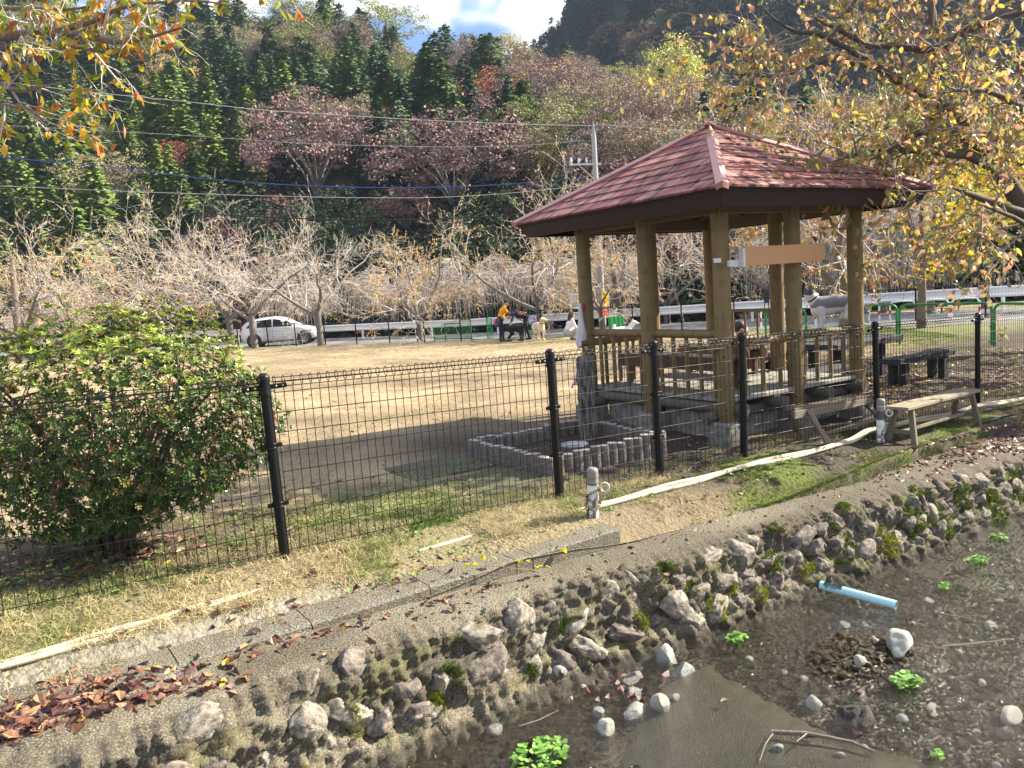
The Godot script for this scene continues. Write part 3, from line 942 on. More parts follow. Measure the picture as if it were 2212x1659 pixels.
# ---------------------------------------------------------------- the shelter
func build_gazebo() -> void:
	var base := Vector3(2.309, -1.60, -8.862)
	var ya := 0.5692
	var u := Vector3(-sin(ya), 0, -cos(ya))
	var vx := Vector3(cos(ya), 0, -sin(ya))
	var B := Basis(vx, Vector3.UP, -u)
	var root := thing("park_shelter", "square open shelter on eight ochre posts under a red shingled pyramid roof", "shelter", base, B)
	var sc := 1.016
	var se := 1.563
	var ey := 2.306
	var ay := 3.151
	# foundation and deck
	var fm := MB.new()
	for q in [[-0.46, 0.46], [0.46, 0.46], [-0.46, -0.46], [0.46, -0.46]]:
		fm.box(Vector3(q[0], 0.12, q[1]), Vector3(0.44, 0.17, 0.44), Basis(), Color(1.25, 1.2, 1.1), 0.05)
	part("foundation_block", fm, M.conc2, root)
	for i in 8:
		var p: Vector2 = [Vector2(-1, 1), Vector2(-1, 0), Vector2(-1, -1), Vector2(0, -1), Vector2(1, -1), Vector2(1, 0), Vector2(1, 1), Vector2(0, 1)][i] * sc
		var f := MB.new()
		f.box(Vector3.ZERO, Vector3(0.14, 0.16, 0.14), Basis(), Color(1.3, 1.3, 1.0), 0.02)
		part("footing", f, M.conc2, root, Vector3(p.x, 0.05, p.y))
		var c := MB.new()
		var r := 0.079
		c.lathe(Vector3.ZERO, [Vector2(0.0, 0.0), Vector2(r, 0.0), Vector2(r, 0.7), Vector2(r, 1.4), Vector2(r, 2.06)], 24, Color.WHITE)
		var col := part("column", c, M.paintpost, root, Vector3(p.x, 0.212, p.y))
		for h in [0.12, 0.3, 0.62]:
			var bo := MB.new()
			var a := -0.9 if h != 0.3 else 0.5
			bo.lathe(Vector3.ZERO, [Vector2(0, 0.014), Vector2(0.011, 0.01), Vector2(0.016, 0.0)], 10, Color(0.1, 0.08, 0.06))
			part("bolt", bo, M.plain, col, Vector3(sin(a) * r, h, cos(a) * r), basis_y(Vector3(sin(a), 0, cos(a))))
	for i in 11:
		var z := -0.96 + i * 0.192
		var pl := MB.new()
		pl.box(Vector3.ZERO, Vector3(0.99, 0.02, 0.093), Basis(), c3(Vector3(0.30, 0.29, 0.26) * rr(0.85, 1.15)), 0.006)
		part("deck_plank", pl, M.wood, root, Vector3(0, 0.40, z))
	for x in [-0.93, -0.35, 0.35, 0.93]:
		var j := MB.new()
		j.bar(Vector3(x, 0.315, -1.12), Vector3(x, 0.315, 1.17), 0.062, 0.062, 16, Color(0.16, 0.14, 0.11), true)
		part("joist_log", j, M.wood, root)
	for z in [-1.0, 1.0]:
		var j := MB.new()
		j.bar(Vector3(-1.2, 0.25, z * 0.9), Vector3(1.15, 0.25, z * 0.9), 0.055, 0.055, 16, Color(0.16, 0.14, 0.11), true)
		part("joist_log", j, M.wood, root)
	# rails and balusters: along z at 1.03, along x at 0.92
	var rail := func(a: Vector3, b: Vector3, nb: int, r := 0.044, rb := 0.022) -> void:
		var m := MB.new()
		m.bar(a, b, r, r, 16, Color.WHITE, true)
		var o := part("rail", m, M.paintpost, root)
		for k in nb:
			var q := a.lerp(b, (k + 0.75) / (nb + 0.5))
			var bm := MB.new()
			bm.bar(Vector3(0, 0, 0), Vector3(0, q.y - 0.42, 0), rb, rb, 10, Color.WHITE)
			part("baluster", bm, M.paintpost, o, Vector3(q.x, 0.42, q.z))
	rail.call(Vector3(-0.985, 1.03, 1.0), Vector3(-0.985, 1.03, 0.0), 5)
	rail.call(Vector3(-0.985, 1.03, 0.0), Vector3(-0.985, 1.03, -1.0), 4)
	rail.call(Vector3(-1.16, 0.92, 0.985), Vector3(0.0, 0.92, 0.985), 4)
	rail.call(Vector3(0.0, 0.92, 0.985), Vector3(1.0, 0.92, 0.985), 4)
	rail.call(Vector3(-1.16, 0.92, -0.985), Vector3(0.0, 0.92, -0.985), 5)
	rail.call(Vector3(1.0, 1.13, -1.0), Vector3(1.0, 1.13, 0.05), 5, 0.02, 0.014)
	# benches inside
	for bq in [[-0.5, -0.9, 0.72], [0.5, -0.95, 0.1]]:
		var bt := thing("slatted_bench", ("longer" if bq[0] < 0 else "shorter") + " brown slatted wooden bench inside the red roofed shelter", "bench", base + B * Vector3(bq[0], 0.42, (bq[1] + bq[2]) * 0.5), B)
		var hl: float = (bq[2] - bq[1]) * 0.5
		for k in 5:
			var sm := MB.new()
			sm.box(Vector3.ZERO, Vector3(0.028, 0.017, hl), Basis(), c3(Vector3(0.17, 0.135, 0.115) * rr(0.8, 1.2)), 0.005)
			part("seat_slat", sm, M.wood, bt, Vector3(-0.135 + k * 0.067, 0.315, 0))
		for sx in [-0.15, 0.15]:
			var am := MB.new()
			am.box(Vector3.ZERO, Vector3(0.018, 0.05, hl + 0.03), Basis(), Color(0.20, 0.115, 0.075), 0.005)
			part("apron", am, M.wood, bt, Vector3(sx, 0.25, 0))
			for sz in [-1, 1]:
				var lm := MB.new()
				lm.box(Vector3.ZERO, Vector3(0.03, 0.125, 0.03), Basis(), Color(0.19, 0.11, 0.075), 0.005)
				part("leg", lm, M.wood, bt, Vector3(sx * 0.75, 0.125, sz * (hl - 0.12)))
	# roof: four faces of nine courses
	for face in 4:
		var fb := Basis(Vector3.UP, face * PI / 2)
		var NCO := 9
		for k in NCO:
			var t0 := float(k) / NCO
			var t1 := float(k + 1) / NCO
			var w0 := se * t0
			var w1 := se * t1
			var y0 := lerpf(ay, ey, t0) + 0.004
			var y1 := lerpf(ay, ey, t1) + 0.016
			var m := MB.new()
			var ns := 10
			for q in ns:
				var a0 := lerpf(-w0, w0, float(q) / ns)
				var a1 := lerpf(-w0, w0, float(q + 1) / ns)
				var b0 := lerpf(-w1, w1, float(q) / ns)
				var b1 := lerpf(-w1, w1, float(q + 1) / ns)
				var d0 := nz.get_noise_2d(b0 * 120.0, k * 50.0 + face * 500.0) * 0.012
				var d1 := nz.get_noise_2d(b1 * 120.0, k * 50.0 + face * 500.0) * 0.012
				var uvf := func(xx: float, tt: float) -> Vector2: return Vector2(xx * 0.28 + face * 0.37, tt * 0.5 + face * 0.21)
				var A := fb * Vector3(a0, y0, w0)
				var Bq := fb * Vector3(a1, y0, w0)
				var C := fb * Vector3(b1, y1 + d1 * 0.3, w1 + d1)
				var Dq := fb * Vector3(b0, y1 + d0 * 0.3, w1 + d0)
				m.quad(A, Bq, C, Dq, Color.WHITE, [uvf.call(a0, t0), uvf.call(a1, t0), uvf.call(b1, t1), uvf.call(b0, t1)])
				var dn := Vector3(0, -0.02, 0)
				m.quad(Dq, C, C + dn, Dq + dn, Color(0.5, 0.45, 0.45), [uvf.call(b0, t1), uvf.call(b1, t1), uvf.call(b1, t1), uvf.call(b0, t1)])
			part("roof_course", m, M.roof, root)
		# under-boarding, fascia, hip cap, rafters
		var ub := MB.new()
		ub.quad(fb * Vector3(0, ay - 0.06, 0.0), fb * Vector3(0, ay - 0.06, 0.0), fb * Vector3(se - 0.04, ey - 0.035, se - 0.04), fb * Vector3(-se + 0.04, ey - 0.035, se - 0.04), Color(0.14, 0.095, 0.07))
		part("ceiling_board", ub, M.wood, root)
		var fa := MB.new()
		var o0 := se - 0.035
		var o1 := se - 0.105
		for q in [[o0, o1, 1.0], [o0 - 0.03, o1 - 0.03, -1.0]]:
			fa.quad(fb * Vector3(-q[0], ey - 0.004, q[0]), fb * Vector3(q[0], ey - 0.004, q[0]), fb * Vector3(q[1], ey - 0.15, q[1]), fb * Vector3(-q[1], ey - 0.15, q[1]), Color.WHITE)
		fa.quad(fb * Vector3(-o1, ey - 0.15, o1), fb * Vector3(o1, ey - 0.15, o1), fb * Vector3(o1 - 0.03, ey - 0.15, o1 - 0.03), fb * Vector3(-o1 + 0.03, ey - 0.15, o1 - 0.03), Color.WHITE)
		part("fascia_board", fa, M.fascia, root)
		var hc := MB.new()
		for sgn in [1.0, -1.0]:
			var side := Vector3(-1, 0, 1) if sgn > 0 else Vector3(1, 0, -1)
			var segs := 4
			for k in segs:
				var t0 := lerpf(0.0, 1.012, float(k) / segs)
				var t1 := lerpf(0.0, 1.012, float(k + 1) / segs) - 0.002
				var wd := func(t: float) -> float: return lerpf(0.04, 0.075, minf(t * 4.0, 1.0))
				var P := func(t: float, off: float, lift: float) -> Vector3:
					var e := Vector3(se * t, lerpf(ay, ey, t) + lift, se * t)
					var drop := (ay - ey) / se * off
					return fb * (e + (Vector3(-off, 0, 0) if sgn > 0 else Vector3(0, 0, -off)) + Vector3(0, 0.0 * drop, 0))
				var a: Vector3 = P.call(t0, 0.0, 0.052)
				var b: Vector3 = P.call(t1, 0.0, 0.052)
				var c: Vector3 = P.call(t1, wd.call(t1), 0.034)
				var d: Vector3 = P.call(t0, wd.call(t0) if t0 > 0 else 0.0, 0.034)
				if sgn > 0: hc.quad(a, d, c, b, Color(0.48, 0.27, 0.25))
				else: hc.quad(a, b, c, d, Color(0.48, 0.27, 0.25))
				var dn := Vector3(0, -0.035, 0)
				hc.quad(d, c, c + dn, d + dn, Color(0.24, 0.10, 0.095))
				if k == segs - 1: hc.quad(b, c, c + dn * 1.5, b + dn * 1.5, Color(0.26, 0.11, 0.10))
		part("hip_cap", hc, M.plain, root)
		for k in 7:
			var x := -1.2 + k * 0.4
			var rm := MB.new()
			var top := maxf(absf(x), 0.1)
			var slope := (ay - ey) / se
			var pA := fb * Vector3(x, ay - slope * top - 0.11, top)
			var pB := fb * Vector3(x, ay - slope * (se - 0.15) - 0.09, se - 0.15)
			if absf(x) < se - 0.25:
				var dr := (pB - pA)
				rm.box((pA + pB) * 0.5, Vector3(0.022, 0.04, dr.length() * 0.5), Basis(fb * Vector3.RIGHT, dr.normalized().cross(fb * Vector3.RIGHT), dr.normalized()), Color(0.17, 0.11, 0.08))
				part("rafter", rm, M.wood, root)
		var bm := MB.new()
		bm.box(fb * Vector3(0, 2.20, sc), Vector3(sc + 0.08, 0.055, 0.045), fb, Color(0.16, 0.11, 0.085))
		part("ring_beam", bm, M.wood, root)
	var kn := MB.new()
	kn.lathe(Vector3(0, ay + 0.03, 0), [Vector2(0.06, 0), Vector2(0.05, 0.03), Vector2(0.0, 0.045)], 8, Color(0.36, 0.17, 0.16))
	part("roof_finial", kn, M.plain, root)
	# the board fixed between the posts
	var sb := thing("name_board", "blank orange-tan wooden board fixed high between the shelter's front posts", "board", base + B * Vector3(-0.30, 1.735, sc + 0.15), B)
	var m1 := MB.new()
	m1.box(Vector3.ZERO, Vector3(0.575, 0.088, 0.014), Basis(), Color(0.52, 0.285, 0.145), 0.003)
	part("plank", m1, mat(0.6, Color.WHITE, null, 1.0, bump_fine, 0.1), sb)
	var m2 := MB.new()
	m2.box(Vector3(-0.59, -0.01, -0.01), Vector3(0.014, 0.085, 0.03), Basis(), Color(0.62, 0.6, 0.6), 0.003)
	m2.box(Vector3(-0.66, -0.055, -0.06), Vector3(0.06, 0.03, 0.02), Basis(), Color(0.62, 0.62, 0.62), 0.003)
	m2.box(Vector3(-0.86, -0.02, -0.06), Vector3(0.03, 0.02, 0.02), Basis(), Color(0.62, 0.62, 0.62), 0.003)
	part("bracket", m2, M.plain, sb)
	# carrier bag on the far-left post
	var g := MB.new()
	g.smooth = true
	for i in 14:
		var t := i / 13.0
		var w := lerpf(0.02, 0.062, smoothstep(0.0, 0.8, t))
		for j in 18:
			var a := TAU * j / 18.0
			var f := 1.0 + nz.get_noise_2d(a * 60.0, t * 120.0) * 0.6
			g.vert(Vector3(cos(a) * w * f, -t * 0.5 * (1.0 + 0.05 * sin(a * 2.0)), sin(a) * w * 0.7 * f), Vector3.UP, Color(0.78, 0.78, 0.78))
	for i in 13:
		for j in 18:
			var a := i * 18 + j
			var b := i * 18 + (j + 1) % 18
			g.ix.append_array(PackedInt32Array([a, b, a + 18, b, b + 18, a + 18]))
	var bagm := leafmat(0.5, 0.35)
	var bag := thing("carrier_bag", "crumpled white plastic carrier bag hanging on the shelter's left post", "bag", base + B * Vector3(-sc - 0.10, 1.37, -sc + 0.02), B)
	part("bag_body", g, bagm, bag)
	var gr := MB.new()
	gr.lathe(Vector3(0, -0.02, 0), [Vector2(0.0, 0.04), Vector2(0.016, 0.025), Vector2(0.02, -0.01), Vector2(0.012, -0.04)], 10, Color(0.22, 0.05, 0.06))
	part("red_tie", gr, M.plain, bag, Vector3(0.02, -0.02, 0.03))

# ---------------------------------------------------------------- black mesh fence by the stream
func build_fence() -> void:
	var posts := [-2.0, 0.0, 2.0, 3.0, 4.0, 6.0, 8.0, 10.0, 12.0]
	var base := sn(0, 0)
	var root := thing("mesh_fence", "black welded wire mesh fence with coiled top rail along the stream bank", "fence", base)
	var pm := MB.new()
	pm.lathe(Vector3(0, -0.2, 0), [Vector2(0.028, 0), Vector2(0.028, 1.25)], 14, Color.WHITE)
	for a in 3:   # ribs of the rolled tube
		var q := TAU * (a / 3.0) + 0.6
		pm.bar(Vector3(cos(q) * 0.028, -0.2, sin(q) * 0.028), Vector3(cos(q) * 0.028, 1.02, sin(q) * 0.028), 0.005, 0.005, 5, Color.WHITE)
	var post_m := pm.mesh()
	var cm := MB.new()
	cm.lathe(Vector3.ZERO, [Vector2(0.034, -0.10), Vector2(0.034, -0.085), Vector2(0.031, -0.08), Vector2(0.031, -0.03), Vector2(0.034, -0.025), Vector2(0.034, 0.0), Vector2(0.030, 0.012), Vector2(0.018, 0.024), Vector2(0.0, 0.028)], 18, Color.WHITE)
	cm.box(Vector3(0.075, -0.055, 0), Vector3(0.05, 0.014, 0.012), Basis(), Color.WHITE, 0.004)
	cm.box(Vector3(-0.075, -0.055, 0), Vector3(0.05, 0.014, 0.012), Basis(), Color.WHITE, 0.004)
	var cap_m := cm.mesh()
	var bm := MB.new()
	for s in [-0.1, -0.06, 0.06, 0.1]: bm.lathe(Vector3(s, -0.055, 0.012), [Vector2(0.008, 0), Vector2(0.006, 0.006), Vector2(0, 0.007)], 8, Color(0.4, 0.4, 0.4), Basis(Vector3.RIGHT, PI / 2))
	var bolt_m := bm.mesh()
	var km := MB.new()
	for h in [-0.012, 0.012]: km.lathe(Vector3(0, h, 0), [Vector2(0.031, -0.004), Vector2(0.034, 0.0), Vector2(0.031, 0.004)], 16, Color.WHITE)
	km.box(Vector3(0.045, 0, 0.0), Vector3(0.016, 0.012, 0.008), Basis(), Color.WHITE, 0.003)
	km.box(Vector3(-0.045, 0, 0.0), Vector3(0.016, 0.012, 0.008), Basis(), Color.WHITE, 0.003)
	var clamp_m := km.mesh()
	var lean := {0.0: Vector2(0.01, 0.0), 4.0: Vector2(-0.01, 0.01), 6.0: Vector2(0.012, 0)}
	for s in posts:
		var q: Vector2 = lean.get(s, Vector2.ZERO)
		var pb := SNB * Basis(Vector3(0, 0, 1), q.x) * Basis(Vector3(1, 0, 0), q.y)
		var p := part("post", post_m, M.black, root, sn(s, 0) - base, pb)
		var c := part("post_cap", cap_m, M.black, p, Vector3(0, 1.05, 0))
		part("cap_bolt", bolt_m, M.metal, p, Vector3(0, 1.05, 0))
		for h in [0.32, 0.66]: part("clamp", clamp_m, M.black, p, Vector3(0, h, 0))
	for i in posts.size() - 1:
		var a: float = posts[i] + 0.035
		var b: float = posts[i + 1] - 0.035
		var m := MB.new()
		var W := Color.WHITE
		var P := func(s: float, h: float, n: float) -> Vector3: return sn(s, n, h) - base
		# lengthwise wires
		for k in 9:
			var h := 0.045 + k * 0.1145
			m.bar(P.call(a, h, 0.004), P.call(b, h, 0.004), 0.0026, 0.0026, 5, W)
		var rd := 0.027
		for q in [[1.0, 0.0], [1.0 + rd * 1.9, 0.0], [1.0 + rd, rd * 0.95], [1.0 + rd, -rd * 0.95]]:
			m.bar(P.call(a, q[0] - 0.006, q[1] * 0.9), P.call(b, q[0] - 0.006, q[1] * 0.9), 0.0026, 0.0026, 5, W)
		var nv := int(round((b - a) / 0.0535))
		for k in nv + 1:
			var s := lerpf(a + 0.01, b - 0.01, float(k) / nv)
			var pts := PackedVector3Array([P.call(s, 0.03, 0), P.call(s, 0.55, nz.get_noise_1d(s * 900.0) * 0.003), P.call(s, 0.99, 0)])
			for j in 10:
				var t := -PI / 2 + TAU * (j + 1) / 10.5
				pts.append(P.call(s + 0.006 * j / 10.0, 1.0 + rd + sin(t) * rd * 1.06, cos(t) * rd * 1.06))
			var rs := PackedFloat32Array()
			rs.resize(pts.size())
			rs.fill(0.0023)
			m.tube(pts, rs, 4, W)
		part("mesh_panel", m, M.black, root)

# ---------------------------------------------------------------- road, rails, far fence
func rail_y(x: float, z: float) -> float: return ground(x, z) + 0.12

func build_road() -> void:
	var us := []
	for i in RAIL.size() - 1: us += span(RAIL[i][0], RAIL[i + 1][0], 1.5)
	var road := sheet(us, [0.0, 0.2, 0.4, 0.6, 0.8, 1.0], func(x: float, t: float) -> Vector3:
		var zr := pick(RAIL, x)
		var w := 4.6 if x < 0.0 else lerpf(4.6, 7.5, clampf(x / 10.0, 0.0, 1.0))
		var z := lerpf(zr + w, zr - 2.0, t)
		return Vector3(x, maxf(ground(x, z) + 0.03, ground(x, zr) + 0.08) if t > 0.0 else ground(x, z) - 0.05, z),
		func(x: float, t: float, p: Vector3) -> Color: return c3(Vector3(0.26, 0.26, 0.26) * (1.0 + nz.get_noise_2d(p.x * 4.0, p.z * 4.0) * 0.4)))
	struct("road", road, M.asphalt)
	# guardrail: W beam in lengths of four metres, a post at each joint
	var root := thing("guardrail", "long white corrugated steel guardrail along the far side of the road", "guardrail")
	var pts := []
	for x in span(-44, 26, 0.5):
		pts.append(Vector3(x, rail_y(x, pick(RAIL, x)), pick(RAIL, x)))
	var run := 0.0
	var seg := [pts[0]]
	var wprof := [Vector2(0.18, 0.02), Vector2(0.12, 0.07), Vector2(0.06, 0.02), Vector2(0.0, 0.0), Vector2(-0.06, 0.02), Vector2(-0.12, 0.07), Vector2(-0.18, 0.02)]
	var pmb := MB.new()
	pmb.lathe(Vector3.ZERO, [Vector2(0.06, -0.3), Vector2(0.06, 0.78), Vector2(0.04, 0.80), Vector2(0.0, 0.80)], 10, Color.WHITE)
	var pmesh := pmb.mesh()
	for i in range(1, pts.size()):
		run += (pts[i] - pts[i - 1]).length()
		seg.append(pts[i])
		if run > 4.0 or i == pts.size() - 1:
			var m := MB.new()
			for k in seg.size() - 1:
				var d: Vector3 = (seg[k + 1] - seg[k]).normalized()
				var nn := Vector3(-d.z, 0, d.x)
				if nn.z < 0: nn = -nn
				for j in 6:
					var q: Vector2 = wprof[j]
					var w: Vector2 = wprof[j + 1]
					m.quad(seg[k] + Vector3(0, 0.62 + q.x, 0) + nn * q.y, seg[k + 1] + Vector3(0, 0.62 + q.x, 0) + nn * q.y, seg[k + 1] + Vector3(0, 0.62 + w.x, 0) + nn * w.y, seg[k] + Vector3(0, 0.62 + w.x, 0) + nn * w.y, Color.WHITE)
			part("beam", m, M.white, root)
			part("post", pmesh, M.white, root, pts[i] + Vector3(0, -0.02, -0.10))
			run = 0.0
			seg = [pts[i]]
	# the park's far fence, along the field's edge
	var line := [[-34.0, -46.0], [-24.0, -45.2], [-14.0, -42.6], [-9.0, -39.6], [-1.0, -35.0], [4.0, -32.4], [8.0, -30.0], [12.0, -26.8], [15.0, -23.6], [19.0, -18.6], [24.0, -11.0]]
	var froot := thing("mesh_fence", "distant black mesh fence between the lawn and the road", "fence")
	var fp := MB.new()
	fp.bar(Vector3(0, -0.2, 0), Vector3(0, 1.16, 0), 0.03, 0.03, 8, Color.WHITE)
	fp.box(Vector3(0, 1.14, 0), Vector3(0.16, 0.025, 0.03), Basis(), Color.WHITE)
	var fpm := fp.mesh()
	var x := -34.0
	var prev = null
	while x < 24.0:
		var z := pick(line, x)
		var p := ng(x, z)
		var d := (ng(x + 0.5, pick(line, x + 0.5)) - p).normalized()
		part("post", fpm, M.black, froot, p, Basis(Vector3(d.x, 0, d.z).normalized(), Vector3.UP, Vector3(-d.z, 0, d.x).normalized()))
		if prev != null:
			var m := MB.new()
			for k in 8: m.bar(prev + Vector3(0, 0.08 + k * 0.14, 0), p + Vector3(0, 0.08 + k * 0.14, 0), 0.0035 if k < 7 else 0.02, 0.0035 if k < 7 else 0.02, 3, Color.WHITE)
			for k in 24: m.bar(prev.lerp(p, k / 24.0) + Vector3(0, 0.05, 0), prev.lerp(p, k / 24.0) + Vector3(0, 1.08, 0), 0.002, 0.002, 3, Color.WHITE)
			part("mesh_panel", m, M.black, froot)
		prev = p
		x += 2.0 * absf(d.x)
	# taller dark netting beyond the road on the right
	var nroot := thing("net_fence", "tall dark net fence beyond the guardrail on the right of the road", "fence")
	prev = null
	for xx in span(3.0, 24.0, 2.2):
		var z := pick(RAIL, xx) - 1.2
		var p := Vector3(xx, rail_y(xx, z), z)
		var m := MB.new()
		m.bar(p, p + Vector3(0, 1.9, 0), 0.03, 0.03, 6, Color.WHITE)
		part("post", m, M.black, nroot)
		if prev != null:
			var q := MB.new()
			for k in 10: q.bar(prev + Vector3(0, 0.1 + k * 0.195, 0), p + Vector3(0, 0.1 + k * 0.195, 0), 0.004, 0.004, 3, Color.WHITE)
			for k in 18: q.bar(prev.lerp(p, k / 18.0), prev.lerp(p, k / 18.0) + Vector3(0, 1.86, 0), 0.003, 0.003, 3, Color.WHITE)
			part("net", q, M.black, nroot)
		prev = p

# ---------------------------------------------------------------- trees
var white := Color.WHITE

# unit-height conifer crown: tiers of drooping sprays
func conifer(sd: int, wide: float, tiers: int, full := 1.0) -> ArrayMesh:
	var r := RandomNumberGenerator.new()
	r.seed = sd
	var mb := MB.new()
	for t in tiers:
		var f := float(t) / tiers
		var y := 0.10 + 0.88 * f + r.randf_range(-0.035, 0.035)
		var R := wide * (pow(1.0 - f, 0.62) * 0.95 + 0.05) * r.randf_range(0.85, 1.12)
		var nb := int(lerpf(13, 5, f) * full)
		var ph := r.randf() * TAU
		for b in nb:
			var a := ph + TAU * b / nb + r.randf_range(-0.25, 0.25)
			var rl := R * r.randf_range(0.6, 1.2)
			var out := Vector3(cos(a), 0, sin(a))
			var side := Vector3(-sin(a), 0, cos(a))
			var tone := r.randf_range(0.7, 1.25)
			var m := 7 if f < 0.75 else 4
			for k in m:
				var e := (k + 0.6) / m
				var q := out * rl * e + Vector3(0, y - rl * 0.25 * e * e + r.randf_range(-0.03, 0.03), 0) + side * r.randf_range(-0.5, 0.5) * rl * 0.4 * (1.0 - 0.35 * e)
				var d := (out + Vector3(0, r.randf_range(-0.75, 0.25), 0) + side * r.randf_range(-0.7, 0.7)).normalized()
				var s := d.cross(Vector3(r.randf_range(-0.5, 0.5), 1, r.randf_range(-0.5, 0.5))).normalized()
				var v := tone * r.randf_range(0.75, 1.3)
				var sz := r.randf_range(0.055, 0.10) * (1.0 - 0.35 * f)
				mb.tuft(q, d, s, sz, sz * 0.62, Color(v, v * r.randf_range(0.95, 1.05), v * r.randf_range(0.85, 1.1)))
	for k in 8:
		var d := Vector3(r.randf_range(-0.35, 0.35), 1, r.randf_range(-0.35, 0.35)).normalized()
		mb.tuft(Vector3(0, 0.93 + 0.005 * k, 0), d, d.cross(rdir()).normalized(), 0.05, 0.02, Color(1.1, 1.1, 1.0))
	return mb.mesh()

# unit-height broadleaf crown: clumps on limbs. flat: how far the clumps spread into layers
func broadleaf(sd: int, wide: float, clumps: int, per: int, low: float, flat: float, leaf: float) -> ArrayMesh:
	var r := RandomNumberGenerator.new()
	r.seed = sd
	var mb := MB.new()
	for cidx in clumps:
		var a := r.randf() * TAU
		var e := acos(r.randf_range(-0.25, 1.0))
		var d := Vector3(sin(e) * cos(a), cos(e), sin(e) * sin(a))
		var lump := 1.0 + 0.22 * sin(a * 3.0 + sd) + 0.15 * sin(a * 5.0 + e * 4.0 + sd * 2.0)
		var rad := r.randf_range(0.72, 1.0) * lump
		var hh := 1.0 - low
		var c := Vector3(d.x * wide * rad, low + hh * 0.38 + d.y * hh * 0.56 * rad, d.z * wide * rad)
		var cs := r.randf_range(0.05, 0.095)
		var tone := r.randf_range(0.62, 1.3)
		for k in per:
			var o := Vector3(r.randfn(), r.randfn() * flat, r.randfn()) * cs * 0.62
			var q := c + o
			var up := (d * 0.5 + Vector3(r.randfn(), r.randfn() + 0.8, r.randfn()) * 0.7).normalized()
			var t := up.cross(Vector3(r.randfn(), r.randfn(), r.randfn())).normalized()
			var v := tone * r.randf_range(0.65, 1.35)
			var sz := leaf * r.randf_range(0.65, 1.35)
			mb.tuft(q, t, up.cross(t).normalized(), sz, sz * 0.7, Color(v, v * r.randf_range(0.9, 1.08), v * r.randf_range(0.85, 1.15)))
	return mb.mesh()

func limbs(sd: int, wide: float, low: float, col: Color, fork := 7) -> ArrayMesh:
	var r := RandomNumberGenerator.new()
	r.seed = sd
	var mb := MB.new()
	mb.tube(PackedVector3Array([Vector3(0, -0.06, 0), Vector3(0.004, low * 0.5, 0.003), Vector3(0, low * 1.1, 0)]), PackedFloat32Array([0.026, 0.02, 0.016]), 7, col)
	for k in fork:
		var a := TAU * k / fork + r.randf_range(-0.3, 0.3)
		var e := Vector3(cos(a) * wide * r.randf_range(0.4, 0.85), r.randf_range(0.6, 0.9), sin(a) * wide * r.randf_range(0.4, 0.85))
		var s := Vector3(0, low * r.randf_range(0.7, 1.1), 0)
		var m := s.lerp(e, 0.5) + Vector3(0, 0.05, 0)
		mb.tube(PackedVector3Array([s, s.lerp(m, 0.5) + Vector3(0, 0.02, 0), m, e]), PackedFloat32Array([0.012, 0.009, 0.006, 0.002]), 5, col)
		for j in 5:
			var b := m.lerp(e, r.randf_range(0.0, 0.8))
			mb.bar(b, b + Vector3(r.randfn() * wide * 0.3, r.randf_range(0.05, 0.2), r.randfn() * wide * 0.3), 0.004, 0.001, 3, col)
	return mb.mesh()

var protos := {}
func forest_tree(kind: String, variant: int, tint: Vector3, base: Vector3, h: float, wscale: float, called: String, label: String, category: String, group: String) -> Node3D:
	var key := kind + str(variant)
	var tk := "tint%d_%d_%d" % [int(tint.x * 1000), int(tint.y * 1000), int(tint.z * 1000)]
	if not protos.has(tk):
		var m := leafmat(0.12, 0.8)
		m.albedo_color = L(minf(tint.x * 1.45, 0.8), minf(tint.y * 1.45, 0.8), minf(tint.z * 1.45, 0.8))
		protos[tk] = m
	if not protos.has(key):
		if kind == "cedar": protos[key] = [conifer(500 + variant, 0.27, 30, 1.3), limbs(600 + variant, 0.05, 0.3, Color(0.10, 0.07, 0.05), 2)]
		elif kind == "cypress": protos[key] = [conifer(540 + variant, 0.36, 24, 1.6), limbs(640 + variant, 0.05, 0.3, Color(0.10, 0.07, 0.05), 2)]
		elif kind == "dome": protos[key] = [broadleaf(700 + variant, 0.62, 210, 40, 0.22, 0.38, 0.023), limbs(720 + variant, 0.62, 0.25, Color(0.16, 0.13, 0.11), 11)]
		elif kind == "round": protos[key] = [broadleaf(740 + variant, 0.40, 140, 34, 0.16, 0.8, 0.027), limbs(760 + variant, 0.4, 0.3, Color(0.2, 0.17, 0.14), 8)]
		elif kind == "shrub": protos[key] = [broadleaf(780 + variant, 0.55, 110, 22, 0.0, 0.8, 0.05), limbs(790 + variant, 0.5, 0.15, Color(0.12, 0.1, 0.08), 5)]
	var o := thing(called, label, category, base, Basis(Vector3.UP, rr(0, TAU)).scaled_local(Vector3(h * wscale, h, h * wscale)), group)
	part("trunk", protos[key][1], M.twig, o)
	part("crown", protos[key][0], protos[tk], o)
	return o

func zone(sx: float, sy: float) -> String:
	var a: String = "near the ridge" if sy < 90.0 else ("high on the slope" if sy < 190.0 else ("halfway up the slope" if sy < 320.0 else "low on the slope"))
	var edges := [150, 320, 480, 620, 760, 900, 1040, 1180, 1320, 1480, 1640, 1850]
	var names := ["at the far left edge", "above the left border trees", "above the green bush", "left of the purple domes", "behind the left purple dome", "between the two purple domes", "behind the widest purple dome", "right of the widest purple dome", "behind the utility pole", "left of the shelter's roof peak", "behind the shelter's roof peak", "right of the shelter's roof peak", "behind the near cherry tree"]
	var i := 0
	while i < 12 and sx > edges[i]: i += 1
	return a + " " + names[i]

